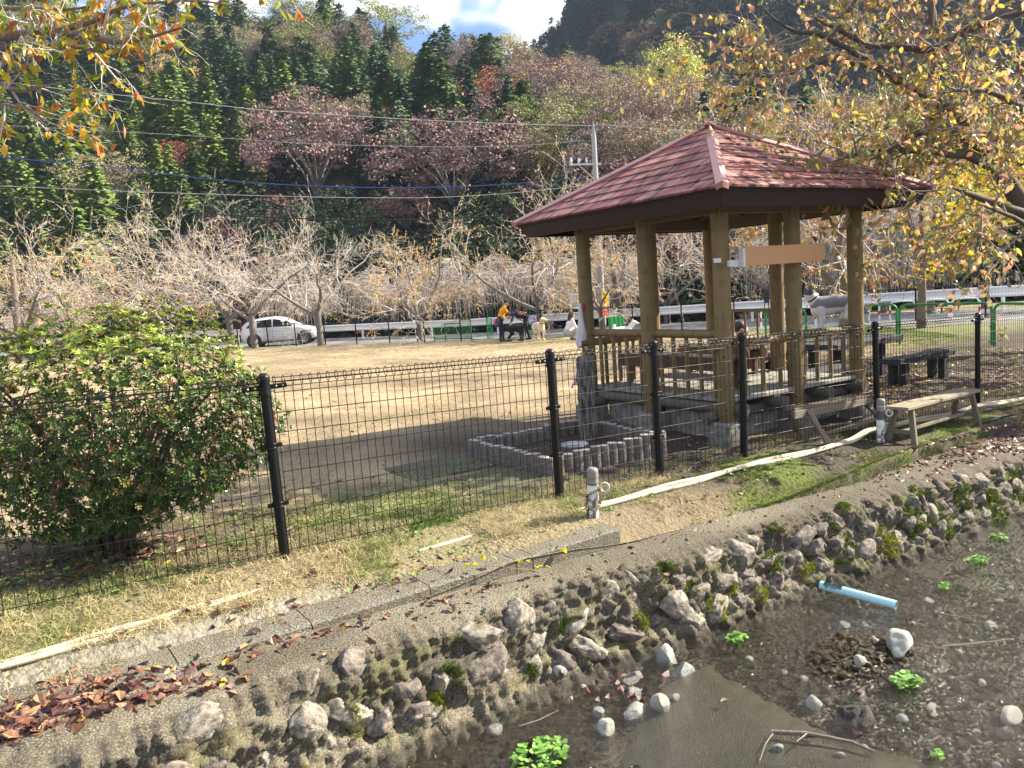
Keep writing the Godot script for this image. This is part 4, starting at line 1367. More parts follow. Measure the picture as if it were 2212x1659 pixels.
func build_forest() -> void:
	var mauve := Vector3(0.19, 0.122, 0.116)
	# the trees one can single out: [x, y of the foot, width, height] in the picture at 2212 across
	var feat := [
		["dome", 690, 465, 320, 265, mauve, "broad dusky purple tree, leftmost of the big purple pair above the lawn"],
		["dome", 985, 490, 345, 255, mauve, "widest dusky purple tree, in the middle of the slope above the lawn"],
		["dome", 1055, 285, 230, 120, Vector3(0.30, 0.12, 0.06), "rusty orange-topped dome tree above the widest purple one"],
		["dome", 420, 420, 135, 120, Vector3(0.27, 0.10, 0.06), "small reddish-brown tree behind the bare cherry trees on the slope"],
		["dome", 1275, 300, 220, 110, Vector3(0.20, 0.12, 0.11), "greyish mauve tree high behind the utility pole"],
		["dome", 880, 520, 190, 120, Vector3(0.12, 0.06, 0.055), "low dark purple tree under the widest purple one"],
		["round", 1150, 265, 75, 120, Vector3(0.62, 0.42, 0.05), "tall golden yellow tree at the edge of the dark cedars"],
		["round", 1210, 250, 120, 110, Vector3(0.56, 0.40, 0.07), "broad golden tree below the gap in the hills"],
		["round", 1330, 270, 120, 95, Vector3(0.48, 0.36, 0.10), "pale straw-yellow tree right of the golden ones"],
		["round", 1455, 280, 160, 190, Vector3(0.42, 0.42, 0.10), "tall yellow-green tree rising above the shelter roof"],
		["round", 1400, 300, 110, 110, Vector3(0.50, 0.30, 0.12), "apricot tree left of the tall yellow-green one"],
		["round", 1540, 330, 150, 130, Vector3(0.42, 0.36, 0.16), "straw-coloured tree behind the shelter's roof peak"],
		["round", 1262, 430, 130, 165, Vector3(0.035, 0.06, 0.045), "dark blue-green evergreen tree behind the utility pole"],
		["round", 1195, 450, 100, 150, Vector3(0.20, 0.17, 0.05), "olive and orange tree left of the dark evergreen"],
		["round", 1390, 430, 180, 150, Vector3(0.26, 0.17, 0.11), "sparse brown tree just left of the shelter roof"],
		["round", 1420, 360, 200, 140, Vector3(0.25, 0.19, 0.13), "grey-brown leafless-looking tree above the shelter roof"],
		["cedar", 862, 330, 90, 175, Vector3(0.075, 0.11, 0.026), "bright green cedar standing between the purple domes"],
		["cedar", 738, 300, 80, 120, Vector3(0.08, 0.12, 0.026), "light green cedar above the left purple dome"],
		["cedar", 1332, 240, 45, 90, Vector3(0.035, 0.06, 0.03), "slim dark cedar among the yellow trees"],
		["cedar", 1093, 215, 45, 70, Vector3(0.04, 0.075, 0.025), "small dark cedar beside the golden tree"],
		["dome", 385, 250, 150, 130, Vector3(0.32, 0.25, 0.12), "tan and yellow broad tree high on the left slope"],
		["dome", 640, 95, 170, 100, Vector3(0.22, 0.24, 0.08), "olive yellow tree near the left hill's top"],
		["dome", 830, 125, 180, 120, Vector3(0.25, 0.27, 0.09), "pale olive tree on the ridge left of the gap"],
		["dome", 110, 330, 140, 90, Vector3(0.24, 0.14, 0.11), "brownish pink tree at the left edge of the slope"],
		["round", 1100, 130, 60, 60, Vector3(0.40, 0.34, 0.08), "small yellow tree on the skyline in the gap"],
		["dome", 1320, 200, 150, 60, Vector3(0.30, 0.30, 0.10), "rounded olive crown in front of the dark mountain"],
		["dome", 700, 215, 120, 55, Vector3(0.26, 0.16, 0.14), "pale mauve tree between the cedars on the left slope"],
	]
	var spots := []
	for q in feat:
		var p := stand(q[1], q[2], 45.0)
		var dep := p.dot(cam_f)
		var h: float = q[4] * dep / FOCAL
		var w: float = q[3] * dep / FOCAL
		var nat: float = {"dome": 1.24, "round": 0.84, "cedar": 0.5}[q[0]] * h
		forest_tree(q[0], rng.randi() % 3, q[5], p - Vector3(0, 0.3, 0), h, clampf(w / nat, 0.6, 1.6), {"dome": "broadleaf_tree", "round": "autumn_tree", "cedar": "cedar_tree"}[q[0]], q[6], "tree", "")
		spots.append([p, w * 0.45])
	# the rest of the wooded slope
	var count := {"cedar": 0, "other": 0}
	for row in 26:
		var t := 5.0 + row * 4.3 + rr(-0.5, 0.5)
		var x := -118.0 + rr(0, 4)
		while x < 62.0:
			x += rr(3.8, 5.8) * (1.0 + t / 220.0)
			var px := x + rr(-1.2, 1.2)
			var z := foot(px) - t + rr(-1.5, 1.5)
			var p := Vector3(px, hill(px, z), z)
			var dep := p.dot(cam_f)
			var sx := 1106.0 + FOCAL * p.dot(cam_r) / dep
			var sy := 829.5 - FOCAL * (p.dot(cam_u)) / dep
			if sx < -60 or sx > 2260 or sy < -110: continue
			var blocked := false
			for q in spots:
				var e: Vector3 = q[0] - p
				if Vector2(e.x, e.z).length() < q[1] * 0.9: blocked = true
			if blocked: continue
			var v := nz.get_noise_2d(px * 2.2 + 300, z * 2.2)
			var cedar := v > -0.24
			if t > 20.0 and t < 76.0 and px < -2.0: cedar = v > -0.42
			if t > 72.0 and px < -10.0: cedar = v > 0.22
			if px > 2.0: cedar = v > 0.26
			if t < 18.0: cedar = v > -0.1 and px < -26.0
			if cedar and t < 26.0 and px > -26.0 and px < 8.0: continue
			if cedar and count.cedar < 285:
				count.cedar += 1
				var light := px < -22.0 and t < 45.0
				var tint: Vector3 = [Vector3(0.045, 0.085, 0.032), Vector3(0.06, 0.10, 0.03), Vector3(0.04, 0.075, 0.038)][rng.randi() % 3]
				if light: tint = [Vector3(0.085, 0.13, 0.028), Vector3(0.105, 0.15, 0.03)][rng.randi() % 2]
				var wide := rng.randf() < 0.5
				forest_tree("cypress" if (t > 50.0 and rng.randf() < 0.55) else "cedar", rng.randi() % 3, tint, p - Vector3(0, 0.4, 0), rr(7.5, 11.5), rr(1.1, 1.3) if wide else rr(0.85, 1.05), "cedar_tree", ("broad" if wide else "slim") + (" mid green" if light else " dark green") + " conifer " + zone(sx, sy), "tree", "conifers covering the wooded slope" if not light else "conifers on the lower left slope")
			elif t < 26.0 and px > -26.0 and px < 8.0 and t > 18.0: continue
			elif not cedar and count.other < 200:
				count.other += 1
				var low := t < 18.0
				var i := rng.randi() % 6
				if i == 4 and px < 4.0: i = 3
				if t > 70.0 and px < 0.0: i = [3, 3, 1, 5][rng.randi() % 4]
				var tint: Vector3 = [mauve, Vector3(0.24, 0.21, 0.12), Vector3(0.21, 0.15, 0.125), Vector3(0.17, 0.19, 0.06), Vector3(0.36, 0.27, 0.08), Vector3(0.19, 0.15, 0.125)][i]
				var nmz: String = ["dusky purple", "tan", "brownish pink", "olive", "golden", "grey-brown"][i]
				if low:
					i = rng.randi() % 3
					tint = [Vector3(0.03, 0.05, 0.022), Vector3(0.10, 0.055, 0.05), Vector3(0.04, 0.06, 0.02)][i]
					nmz = ["dark green", "dark purple", "deep green"][i]
				forest_tree("shrub" if low else ["dome", "round"][rng.randi() % 2], rng.randi() % 3, tint, p - Vector3(0, 0.3, 0), rr(4.0, 6.5) if low else rr(6.0, 9.0), rr(0.8, 1.1), "understory_tree" if low else "broadleaf_tree", nmz + (" low bushy tree " if low else " autumn broadleaf tree ") + zone(sx, sy), "tree", nmz + (" bushy trees along the slope's foot" if low else " broadleaf trees on the slope"))
	# dense dark undergrowth between the trunks
	var us := broadleaf(911, 0.6, 70, 16, 0.0, 0.8, 0.09)
	var xs := []
	var cs := []
	for i in 2600:
		var x := rr(-110.0, 70.0)
		var t := rr(0.0, 1.0)
		t = t * t * 118.0 - 1.5
		var z := foot(x) - t
		xs.append(Transform3D(Basis(Vector3.UP, rr(0, TAU)).scaled_local(Vector3.ONE * rr(1.6, 3.2)), Vector3(x, hill(x, z) - 0.5, z)))
		var v := rr(0.6, 1.4)
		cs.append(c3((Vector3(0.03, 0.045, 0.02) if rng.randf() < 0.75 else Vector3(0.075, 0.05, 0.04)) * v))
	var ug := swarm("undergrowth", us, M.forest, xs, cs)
	ug.set_meta("label", "dense dark undergrowth covering the slope between the trees")
	ug.set_meta("category", "undergrowth")
	# the wood on the shaded mountain
	var far_meshes := [conifer(930, 0.33, 17, 1.1), conifer(931, 0.30, 15, 1.2), broadleaf(932, 0.5, 60, 18, 0.05, 0.7, 0.07)]
	for k in 3:
		var fx := []
		var fc := []
		for i in [1700, 900, 500][k]:
			var x := rr(-90, 260)
			var z := rr(-318, -188)
			var p := Vector3(x, far_hill(x, z) - 0.8, z)
			fx.append(Transform3D(Basis(Vector3.UP, rr(0, TAU)).scaled_local(Vector3(1.0, 1.0, 1.0) * rr(8.0, 15.0)), p))
			var v := rr(0.5, 2.0)
			var q := Vector3(0.03, 0.055, 0.03)
			if k == 2: q = [Vector3(0.16, 0.09, 0.05), Vector3(0.14, 0.13, 0.05), Vector3(0.04, 0.06, 0.03)][i % 3]
			fc.append(c3(q * v))
		var fo := swarm("distant_forest", far_meshes[k], M.forest, fx, fc)
		fo.set_meta("label", "distant forest cloaking the shaded mountain behind the gap")
		fo.set_meta("category", "forest")

# a leafless tree: returns [branches, leaves]
func grow(mb: MB, lf: MB, p: Vector3, d: Vector3, len: float, r: float, lvl: int, r2: RandomNumberGenerator, pr: Dictionary) -> void:
	var segs := 4 if lvl < 2 else 3
	var pts := PackedVector3Array([p])
	var rs := PackedFloat32Array([r])
	var q := p
	var dd := d
	for i in segs:
		dd = (dd + Vector3(r2.randfn(), r2.randfn(), r2.randfn()) * pr.wob + Vector3(0, pr.up[lvl], 0)).normalized()
		q += dd * len / segs
		pts.append(q)
		rs.append(lerpf(r, r * 0.35, float(i + 1) / segs))
	var c: Color = pr.bark.lerp(pr.tip, clampf(lvl / 3.0, 0.0, 1.0))
	mb.tube(pts, rs, [8, 6, 4, 3, 3][lvl], c)
	if lvl < pr.kids.size():
		var nk: int = pr.kids[lvl]
		for k in nk:
			var t := lerpf(pr.from[lvl], 1.0, (k + r2.randf()) / nk)
			var fi := t * segs
			var i0 := mini(int(fi), segs - 1)
			var b := pts[i0].lerp(pts[i0 + 1], fi - i0)
			var ax := (pts[i0 + 1] - pts[i0]).normalized()
			var sd := ax.cross(Vector3(r2.randfn(), r2.randfn(), r2.randfn())).normalized()
			if k == nk - 1: sd *= 0.3
			var nd: Vector3 = (ax * r2.randf_range(0.5, 1.0) + sd * r2.randf_range(0.6, 1.0) * pr.spread).normalized()
			grow(mb, lf, b, nd, len * r2.randf_range(0.42, 0.72), maxf(lerpf(r, r * 0.35, t) * 0.62, pr.rmin), lvl + 1, r2, pr)
	if lvl >= 2:
		for k in int(pr.leaves[mini(lvl - 2, pr.leaves.size() - 1)]) + (1 if r2.randf() < fmod(pr.leaves[mini(lvl - 2, pr.leaves.size() - 1)], 1.0) else 0):
			var i0 := r2.randi() % segs
			var b := pts[i0].lerp(pts[i0 + 1], r2.randf())
			var ld := (Vector3(r2.randfn() * 0.6, -0.8, r2.randfn() * 0.6)).normalized()
			var s := ld.cross(Vector3(r2.randfn(), r2.randfn(), r2.randfn())).normalized()
			var cc: Color = pr.cols[r2.randi() % pr.cols.size()]
			if pr.has("big"): lf.leaf(b, (ld + Vector3(r2.randfn(), r2.randfn(), r2.randfn()) * 0.35).normalized(), s, pr.size * r2.randf_range(0.7, 1.25), pr.size * 0.5, r2.randf_range(0.02, 0.22), r2.randf_range(-0.3, 0.8), cc * r2.randf_range(0.75, 1.25))
			else: lf.leaf4(b, ld, s, pr.size * r2.randf_range(0.7, 1.3), pr.size * 0.55, 0.12, cc * r2.randf_range(0.7, 1.3))

func cherry(sd: int, h: float, leaves: float, fork: int) -> Array:
	var r := RandomNumberGenerator.new()
	r.seed = sd
	var mb := MB.new()
	var lf := MB.new()
	var pr := {"wob": 0.19, "up": [0.03, -0.02, 0.02, 0.03, 0.02], "bark": Color(0.18, 0.155, 0.135), "tip": Color(0.60, 0.56, 0.53), "kids": [5, 5, 4, 2], "from": [0.25, 0.25, 0.2, 0.2], "spread": 1.0, "rmin": 0.0075, "leaves": [leaves * 0.6, leaves, leaves * 1.6], "size": 0.11,
		"cols": [Color(0.50, 0.26, 0.07), Color(0.48, 0.20, 0.08), Color(0.42, 0.34, 0.08), Color(0.5, 0.36, 0.14), Color(0.30, 0.28, 0.07)]}
	var th := h * r.randf_range(0.2, 0.27)
	mb.tube(PackedVector3Array([Vector3(0, -0.2, 0), Vector3(0.02, 0.1, 0), Vector3(0.05, th * 0.6, 0.03), Vector3(0.02, th * 1.05, 0)]), PackedFloat32Array([0.23, 0.19, 0.165, 0.15]), 10, Color(0.15, 0.13, 0.115))
	for k in fork:
		var a := TAU * k / fork + r.randf_range(-0.4, 0.4)
		var tl := r.randf_range(0.6, 1.5)
		grow(mb, lf, Vector3(0.02, th * r.randf_range(0.8, 1.0), 0), Vector3(cos(a) * tl, 1.0, sin(a) * tl).normalized(), h * r.randf_range(0.56, 0.7), 0.105, 0, r, pr)
	return [mb.mesh(), lf.mesh()]

func build_cherries() -> void:
	var variants := [cherry(41, 6.6, 0.9, 4), cherry(42, 6.2, 1.7, 4), cherry(43, 7.0, 0.4, 4), cherry(44, 6.0, 3.0, 4)]
	var list := [
		[-25.6, -43.0, 1, 1.05, "pale-barked cherry tree with a close pair of trunks at the lawn's far left corner"],
		[-23.2, -42.6, 2, 0.86, "half-bare cherry tree with a straight dark trunk behind the green bush's left side"],
		[-20.4, -44.6, 3, 0.95, "yellow-leaved cherry tree behind the weeping tree left of the bush"],
		[-18.2, -43.2, 0, 1.0, "many-stemmed bare cherry tree rising directly behind the green bush"],
		[-14.3, -41.6, 0, 1.0, "forked grey cherry tree at the rear bumper of the white car"],
		[-12.6, -39.9, 2, 0.9, "slender bare cherry tree in front of the white car's bonnet"],
		[-9.2, -39.3, 2, 0.92, "dark-trunked cherry tree just ahead of the white car"],
		[-4.2, -38.0, 3, 0.85, "yellowing cherry tree left of the green net panels"],
		[1.5, -36.2, 1, 1.0, "cherry tree with a forked mossy trunk behind the two standing people"],
		[7.3, -36.6, 1, 0.85, "young staked cherry tree seen between the shelter posts"],
		[11.2, -34.0, 2, 0.8, "thin bare cherry tree behind the shelter's board"],
		[-28.6, -46.5, 3, 1.0, "leafy golden cherry tree cut by the photo's left border"],
		[4.0, -34.0, 3, 0.72, "low orange-leaved cherry tree left of the shelter under its eave"],
	]
	for q in list:
		var p := ng(q[0], q[1])
		var o := thing("cherry_tree", q[4], "tree", p, Basis(Vector3.UP, rr(0, TAU)).scaled_local(Vector3.ONE * q[3]))
		part("trunk_and_branches", variants[q[2]][0], M.twig, o)
		part("leaves", variants[q[2]][1], M.leafy, o)
		if q[0] == -25.6:
			var mb := MB.new()
			mb.tube(PackedVector3Array([Vector3(-0.6, -0.2, 0.2), Vector3(-0.75, 2.0, 0.2), Vector3(-1.0, 4.6, 0)]), PackedFloat32Array([0.2, 0.17, 0.12]), 10, Color(0.26, 0.21, 0.17))
			mb.tube(PackedVector3Array([Vector3(-0.1, -0.2, 0.3), Vector3(-0.3, 2.0, 0.3), Vector3(-0.5, 5.0, 0.1)]), PackedFloat32Array([0.22, 0.18, 0.12]), 10, Color(0.24, 0.19, 0.15))
			part("trunk", mb, M.bark, o)
	# support poles of the young tree, and the leaning poles
	for q in [[1478, 690, 1440, 570, 36.0, "slanting pole propping the young cherry tree"], [1640, 690, 1600, 560, 34.0, "slanting prop pole seen under the shelter's orange board"]]:
		var mb := MB.new()
		mb.bar(at(q[0], q[1] + 12, q[4]), at(q[2], q[3], q[4]), 0.06, 0.05, 8, Color(0.24, 0.21, 0.17))
		solo("prop_pole", q[5], "pole", mb, M.wood)

func build_weeping() -> void:
	var vars := []
	for vi in 3:
		var r := RandomNumberGenerator.new()
		r.seed = 80 + vi
		var mb := MB.new()
		var c0 := Color(0.22, 0.18, 0.155)
		mb.tube(PackedVector3Array([Vector3(0, -0.2, 0), Vector3(0.05, 0.8, 0.02), Vector3(0, 1.7, 0)]), PackedFloat32Array([0.16, 0.13, 0.12]), 8, c0)
		for k in 26:
			var a := TAU * k / 26.0 + r.randf_range(-0.2, 0.2)
			var R := r.randf_range(0.9, 2.1)
			var top := r.randf_range(2.4, 3.9)
			var out := Vector3(cos(a), 0, sin(a))
			var arc := PackedVector3Array()
			var rs := PackedFloat32Array()
			for i in 7:
				var t := i / 6.0
				arc.append(out * R * t + Vector3(0, 1.6 + (top - 1.6) * sin(t * 2.0) * 1.1 - t * t * 0.5, 0) + Vector3(r.randfn(), r.randfn(), r.randfn()) * 0.07)
				rs.append(lerpf(0.045, 0.012, t))
			mb.tube(arc, rs, 4, Color(0.38, 0.335, 0.30))
			for j in 20:
				var f := r.randf_range(0.25, 1.0) * 6.0
				var i0 := mini(int(f), 5)
				var b := arc[i0].lerp(arc[i0 + 1], f - i0)
				var dr := (out.rotated(Vector3.UP, r.randf_range(-1.4, 1.4)) * r.randf_range(0.25, 1.0))
				var ln := r.randf_range(0.8, 1.7) * minf(1.0, b.y / 2.2)
				var pts := PackedVector3Array()
				var rad := PackedFloat32Array()
				for i in 6:
					var t := i / 5.0
					pts.append(b + dr * (1.0 - pow(1.0 - t, 2.0)) * ln * 1.15 + Vector3(0, 0.35 * sin(t * 3.0) * dr.length() - t * t * ln * 1.1, 0) + Vector3(r.randfn(), r.randfn() * 0.5, r.randfn()) * 0.05)
					rad.append(lerpf(0.012, 0.006, t))
				var v := r.randf_range(0.75, 1.25)
				mb.tube(pts, rad, 3, Color(0.38 * v, 0.34 * v, 0.31 * v))
		vars.append(mb.mesh())
	var list := [[150, 700, 1.0, "sprawling bare weeping cherry behind the guardrail left of the bush"], [648, 700, 0.98, "bare weeping cherry behind the white car"], [852, 690, 1.1, "dome-shaped bare weeping cherry right of the white car"], [1010, 690, 1.12, "tall bare weeping cherry behind the green net panels"], [1190, 680, 1.0, "bare weeping cherry behind the two people and dogs"], [1335, 670, 1.0, "bare weeping cherry glimpsed between the shelter's left posts"], [1790, 650, 1.35, "big bare weeping cherry between the shelter and its right post"], [1905, 640, 1.15, "bare weeping cherry right of the shelter"], [2010, 640, 1.15, "bare weeping cherry in front of the brown thicket on the right"], [2130, 635, 1.1, "rightmost bare weeping cherry behind the guardrail"], [45, 690, 0.7, "low bare weeping cherry at the photo's left border"]]
	for i in list.size():
		var q: Array = list[i]
		var d := ray(q[0], q[1])
		var t := 20.0
		while t < 90.0 and d.z * t > pick(RAIL, d.x * t) - 3.5: t += 0.25
		var x := d.x * t
		var z := d.z * t
		var o := thing("weeping_cherry", q[3], "tree", Vector3(x, maxf(rail_y(x, z), hill(x, z)) - 0.1, z), Basis(Vector3.UP, rr(0, TAU)).scaled_local(Vector3(1.05, 1.0, 1.05) * q[2]))
		part("trunk_and_branches", vars[i % 3], M.twig, o)

func build_pole_and_wires() -> void:
	var foot_p := at(1302, 712, 36.0)
	foot_p.y = ground(foot_p.x, foot_p.z)
	var top := at(1281, 264, 36.0)
	var ax := top - foot_p
	var o := thing("utility_pole", "tall tapered concrete utility pole with a crossarm behind the shelter roof", "utility pole", foot_p)
	var mb := MB.new()
	mb.tube(PackedVector3Array([Vector3(0, -0.3, 0), ax * 0.5, ax * 0.93, ax]), PackedFloat32Array([0.17, 0.135, 0.11, 0.02]), 14, Color(0.42, 0.42, 0.43))
	part("shaft", mb, M.bark, o)
	var cr := MB.new()
	var cy := ax * 0.80
	cr.box(cy + Vector3(-0.45, 0.0, 0.15), Vector3(0.75, 0.04, 0.04), Basis(Vector3.UP, 0.25), Color(0.5, 0.5, 0.5))
	cr.bar(cy + Vector3(-0.75, 0, 0.1), cy + Vector3(0, -0.75, 0.1), 0.025, 0.025, 6, Color(0.5, 0.5, 0.5))
	part("crossarm", cr, M.plain, o)
	for k in 3:
		var i := MB.new()
		i.lathe(Vector3.ZERO, [Vector2(0.03, 0), Vector2(0.07, 0.03), Vector2(0.05, 0.08), Vector2(0.075, 0.12), Vector2(0.045, 0.2), Vector2(0.03, 0.28), Vector2(0, 0.29)], 8, Color(0.7, 0.7, 0.7))
		part("insulator", i, M.white, o, cy + Vector3(-1.1 + k * 0.36, 0.03, 0.3 - k * 0.09))
	var sl := MB.new()
	sl.bar(ax * 0.41, ax * 0.52, 0.17, 0.155, 12, Color(0.16, 0.13, 0.12))
	part("sleeve", sl, M.plain, o)
	var lp := MB.new()
	lp.bar(at(1345, 705, 34.5), at(1310, 500, 35.0), 0.13, 0.10, 10, Color(0.14, 0.115, 0.10))
	solo("leaning_pole", "dark leaning wooden pole beside the utility pole under the shelter eave", "pole", lp, M.bark)
	# overhead lines: picture x, y along each; all hang between the pole and the next ones off frame
	var lines := [
		["blue overhead line crossing above the bare cherry trees", [[-150, 325], [0, 341], [230, 358], [430, 386], [620, 400], [770, 405], [900, 406], [1060, 401], [1230, 388], [1285, 380]], 0.02, Color(0.03, 0.07, 0.25)],
		["thick black cable sagging behind the bare cherry trees", [[-150, 420], [0, 432], [230, 446], [430, 462], [640, 472], [800, 477], [950, 473], [1100, 466], [1290, 450]], 0.032, Color(0.012, 0.012, 0.014)],
		["thin grey wire just below the blue line", [[-150, 395], [300, 415], [600, 424], [740, 427], [920, 428], [1080, 420], [1290, 398]], 0.014, Color(0.35, 0.35, 0.36)],
		["topmost thin wire crossing in front of the conifers", [[-100, 165], [190, 199], [400, 219], [560, 238], [740, 249], [900, 259], [1100, 268], [1290, 272]], 0.015, Color(0.4, 0.4, 0.42)],
		["thin wire passing across the purple trees", [[-100, 265], [430, 294], [600, 307], [780, 315], [1000, 318], [1150, 314], [1262, 303]], 0.012, Color(0.3, 0.3, 0.3)],
		["thin wire under the shelter eave behind its left posts", [[1270, 545], [1420, 524], [1560, 516], [1700, 512]], 0.012, Color(0.35, 0.35, 0.36)],
		["pair-like thin wire running right of the shelter", [[1850, 500], [2000, 505], [2260, 500]], 0.012, Color(0.35, 0.35, 0.36)],
		["thin wire high right of the utility pole above the roof", [[1281, 268], [1400, 277], [1560, 287], [1760, 300]], 0.012, Color(0.35, 0.35, 0.36)],
	]
	for q in lines:
		var pts := PackedVector3Array()
		var ctr: Array = q[1]
		for i in ctr.size() - 1:
			for k in 5:
				var t := k / 5.0
				pts.append(at(lerpf(ctr[i][0], ctr[i + 1][0], t), lerpf(ctr[i][1], ctr[i + 1][1], t), lerpf(39.0, 36.0, clampf(ctr[i][0] / 1285.0, 0.0, 1.0))))
		pts.append(at(ctr[-1][0], ctr[-1][1], 36.0))
		var sm := pts.duplicate()
		for it in 3:
			for i in range(1, pts.size() - 1): sm[i] = (pts[i - 1] + pts[i] * 2.0 + pts[i + 1]) / 4.0
			pts = sm.duplicate()
		var rs := PackedFloat32Array()
		rs.resize(pts.size())
		rs.fill(q[2])
		var wm := MB.new()
		wm.tube(pts, rs, 5, q[3])
		solo("overhead_wire", q[0], "wire", wm, M.plain)

# ---------------------------------------------------------------- the trees overhead
func limb_path(q: Array) -> Array:
	var pts := PackedVector3Array()
	var rs := PackedFloat32Array()
	for i in q.size() - 1:
		for k in 4:
			var t := k / 4.0
			var a: Array = q[i]
			var b: Array = q[i + 1]
			pts.append(at(lerpf(a[0], b[0], t), lerpf(a[1], b[1], t), lerpf(a[2], b[2], t)))
			rs.append(lerpf(a[3], b[3], t))
	pts.append(at(q[-1][0], q[-1][1], q[-1][2]))
	rs.append(q[-1][3])
	var sm := pts.duplicate()
	for i in range(1, pts.size() - 1): sm[i] = (pts[i - 1] + pts[i] * 2.0 + pts[i + 1]) / 4.0 + rdir() * rs[i] * 0.25
	return [sm, rs]

func clothe(mb: MB, lf: MB, path: Array, from: float, step: float, len: float, pr: Dictionary, r: RandomNumberGenerator) -> void:
	var pts: PackedVector3Array = path[0]
	var rs: PackedFloat32Array = path[1]
	var run := 0.0
	for i in pts.size() - 1:
		if float(i) / pts.size() < from: continue
		var d := pts[i + 1] - pts[i]
		run += d.length()
		while run > step:
			run -= step * r.randf_range(0.7, 1.3)
			var ax := d.normalized()
			var sd := ax.cross(Vector3(r.randfn(), r.randfn(), r.randfn())).normalized()
			var nd := (ax * r.randf_range(0.2, 0.9) + sd + Vector3(0, r.randf_range(-0.25, 0.35), 0)).normalized()
			grow(mb, lf, pts[i].lerp(pts[i + 1], r.randf()), nd, len * r.randf_range(0.5, 1.25), minf(0.013, rs[i] * 0.6), 2, r, pr)

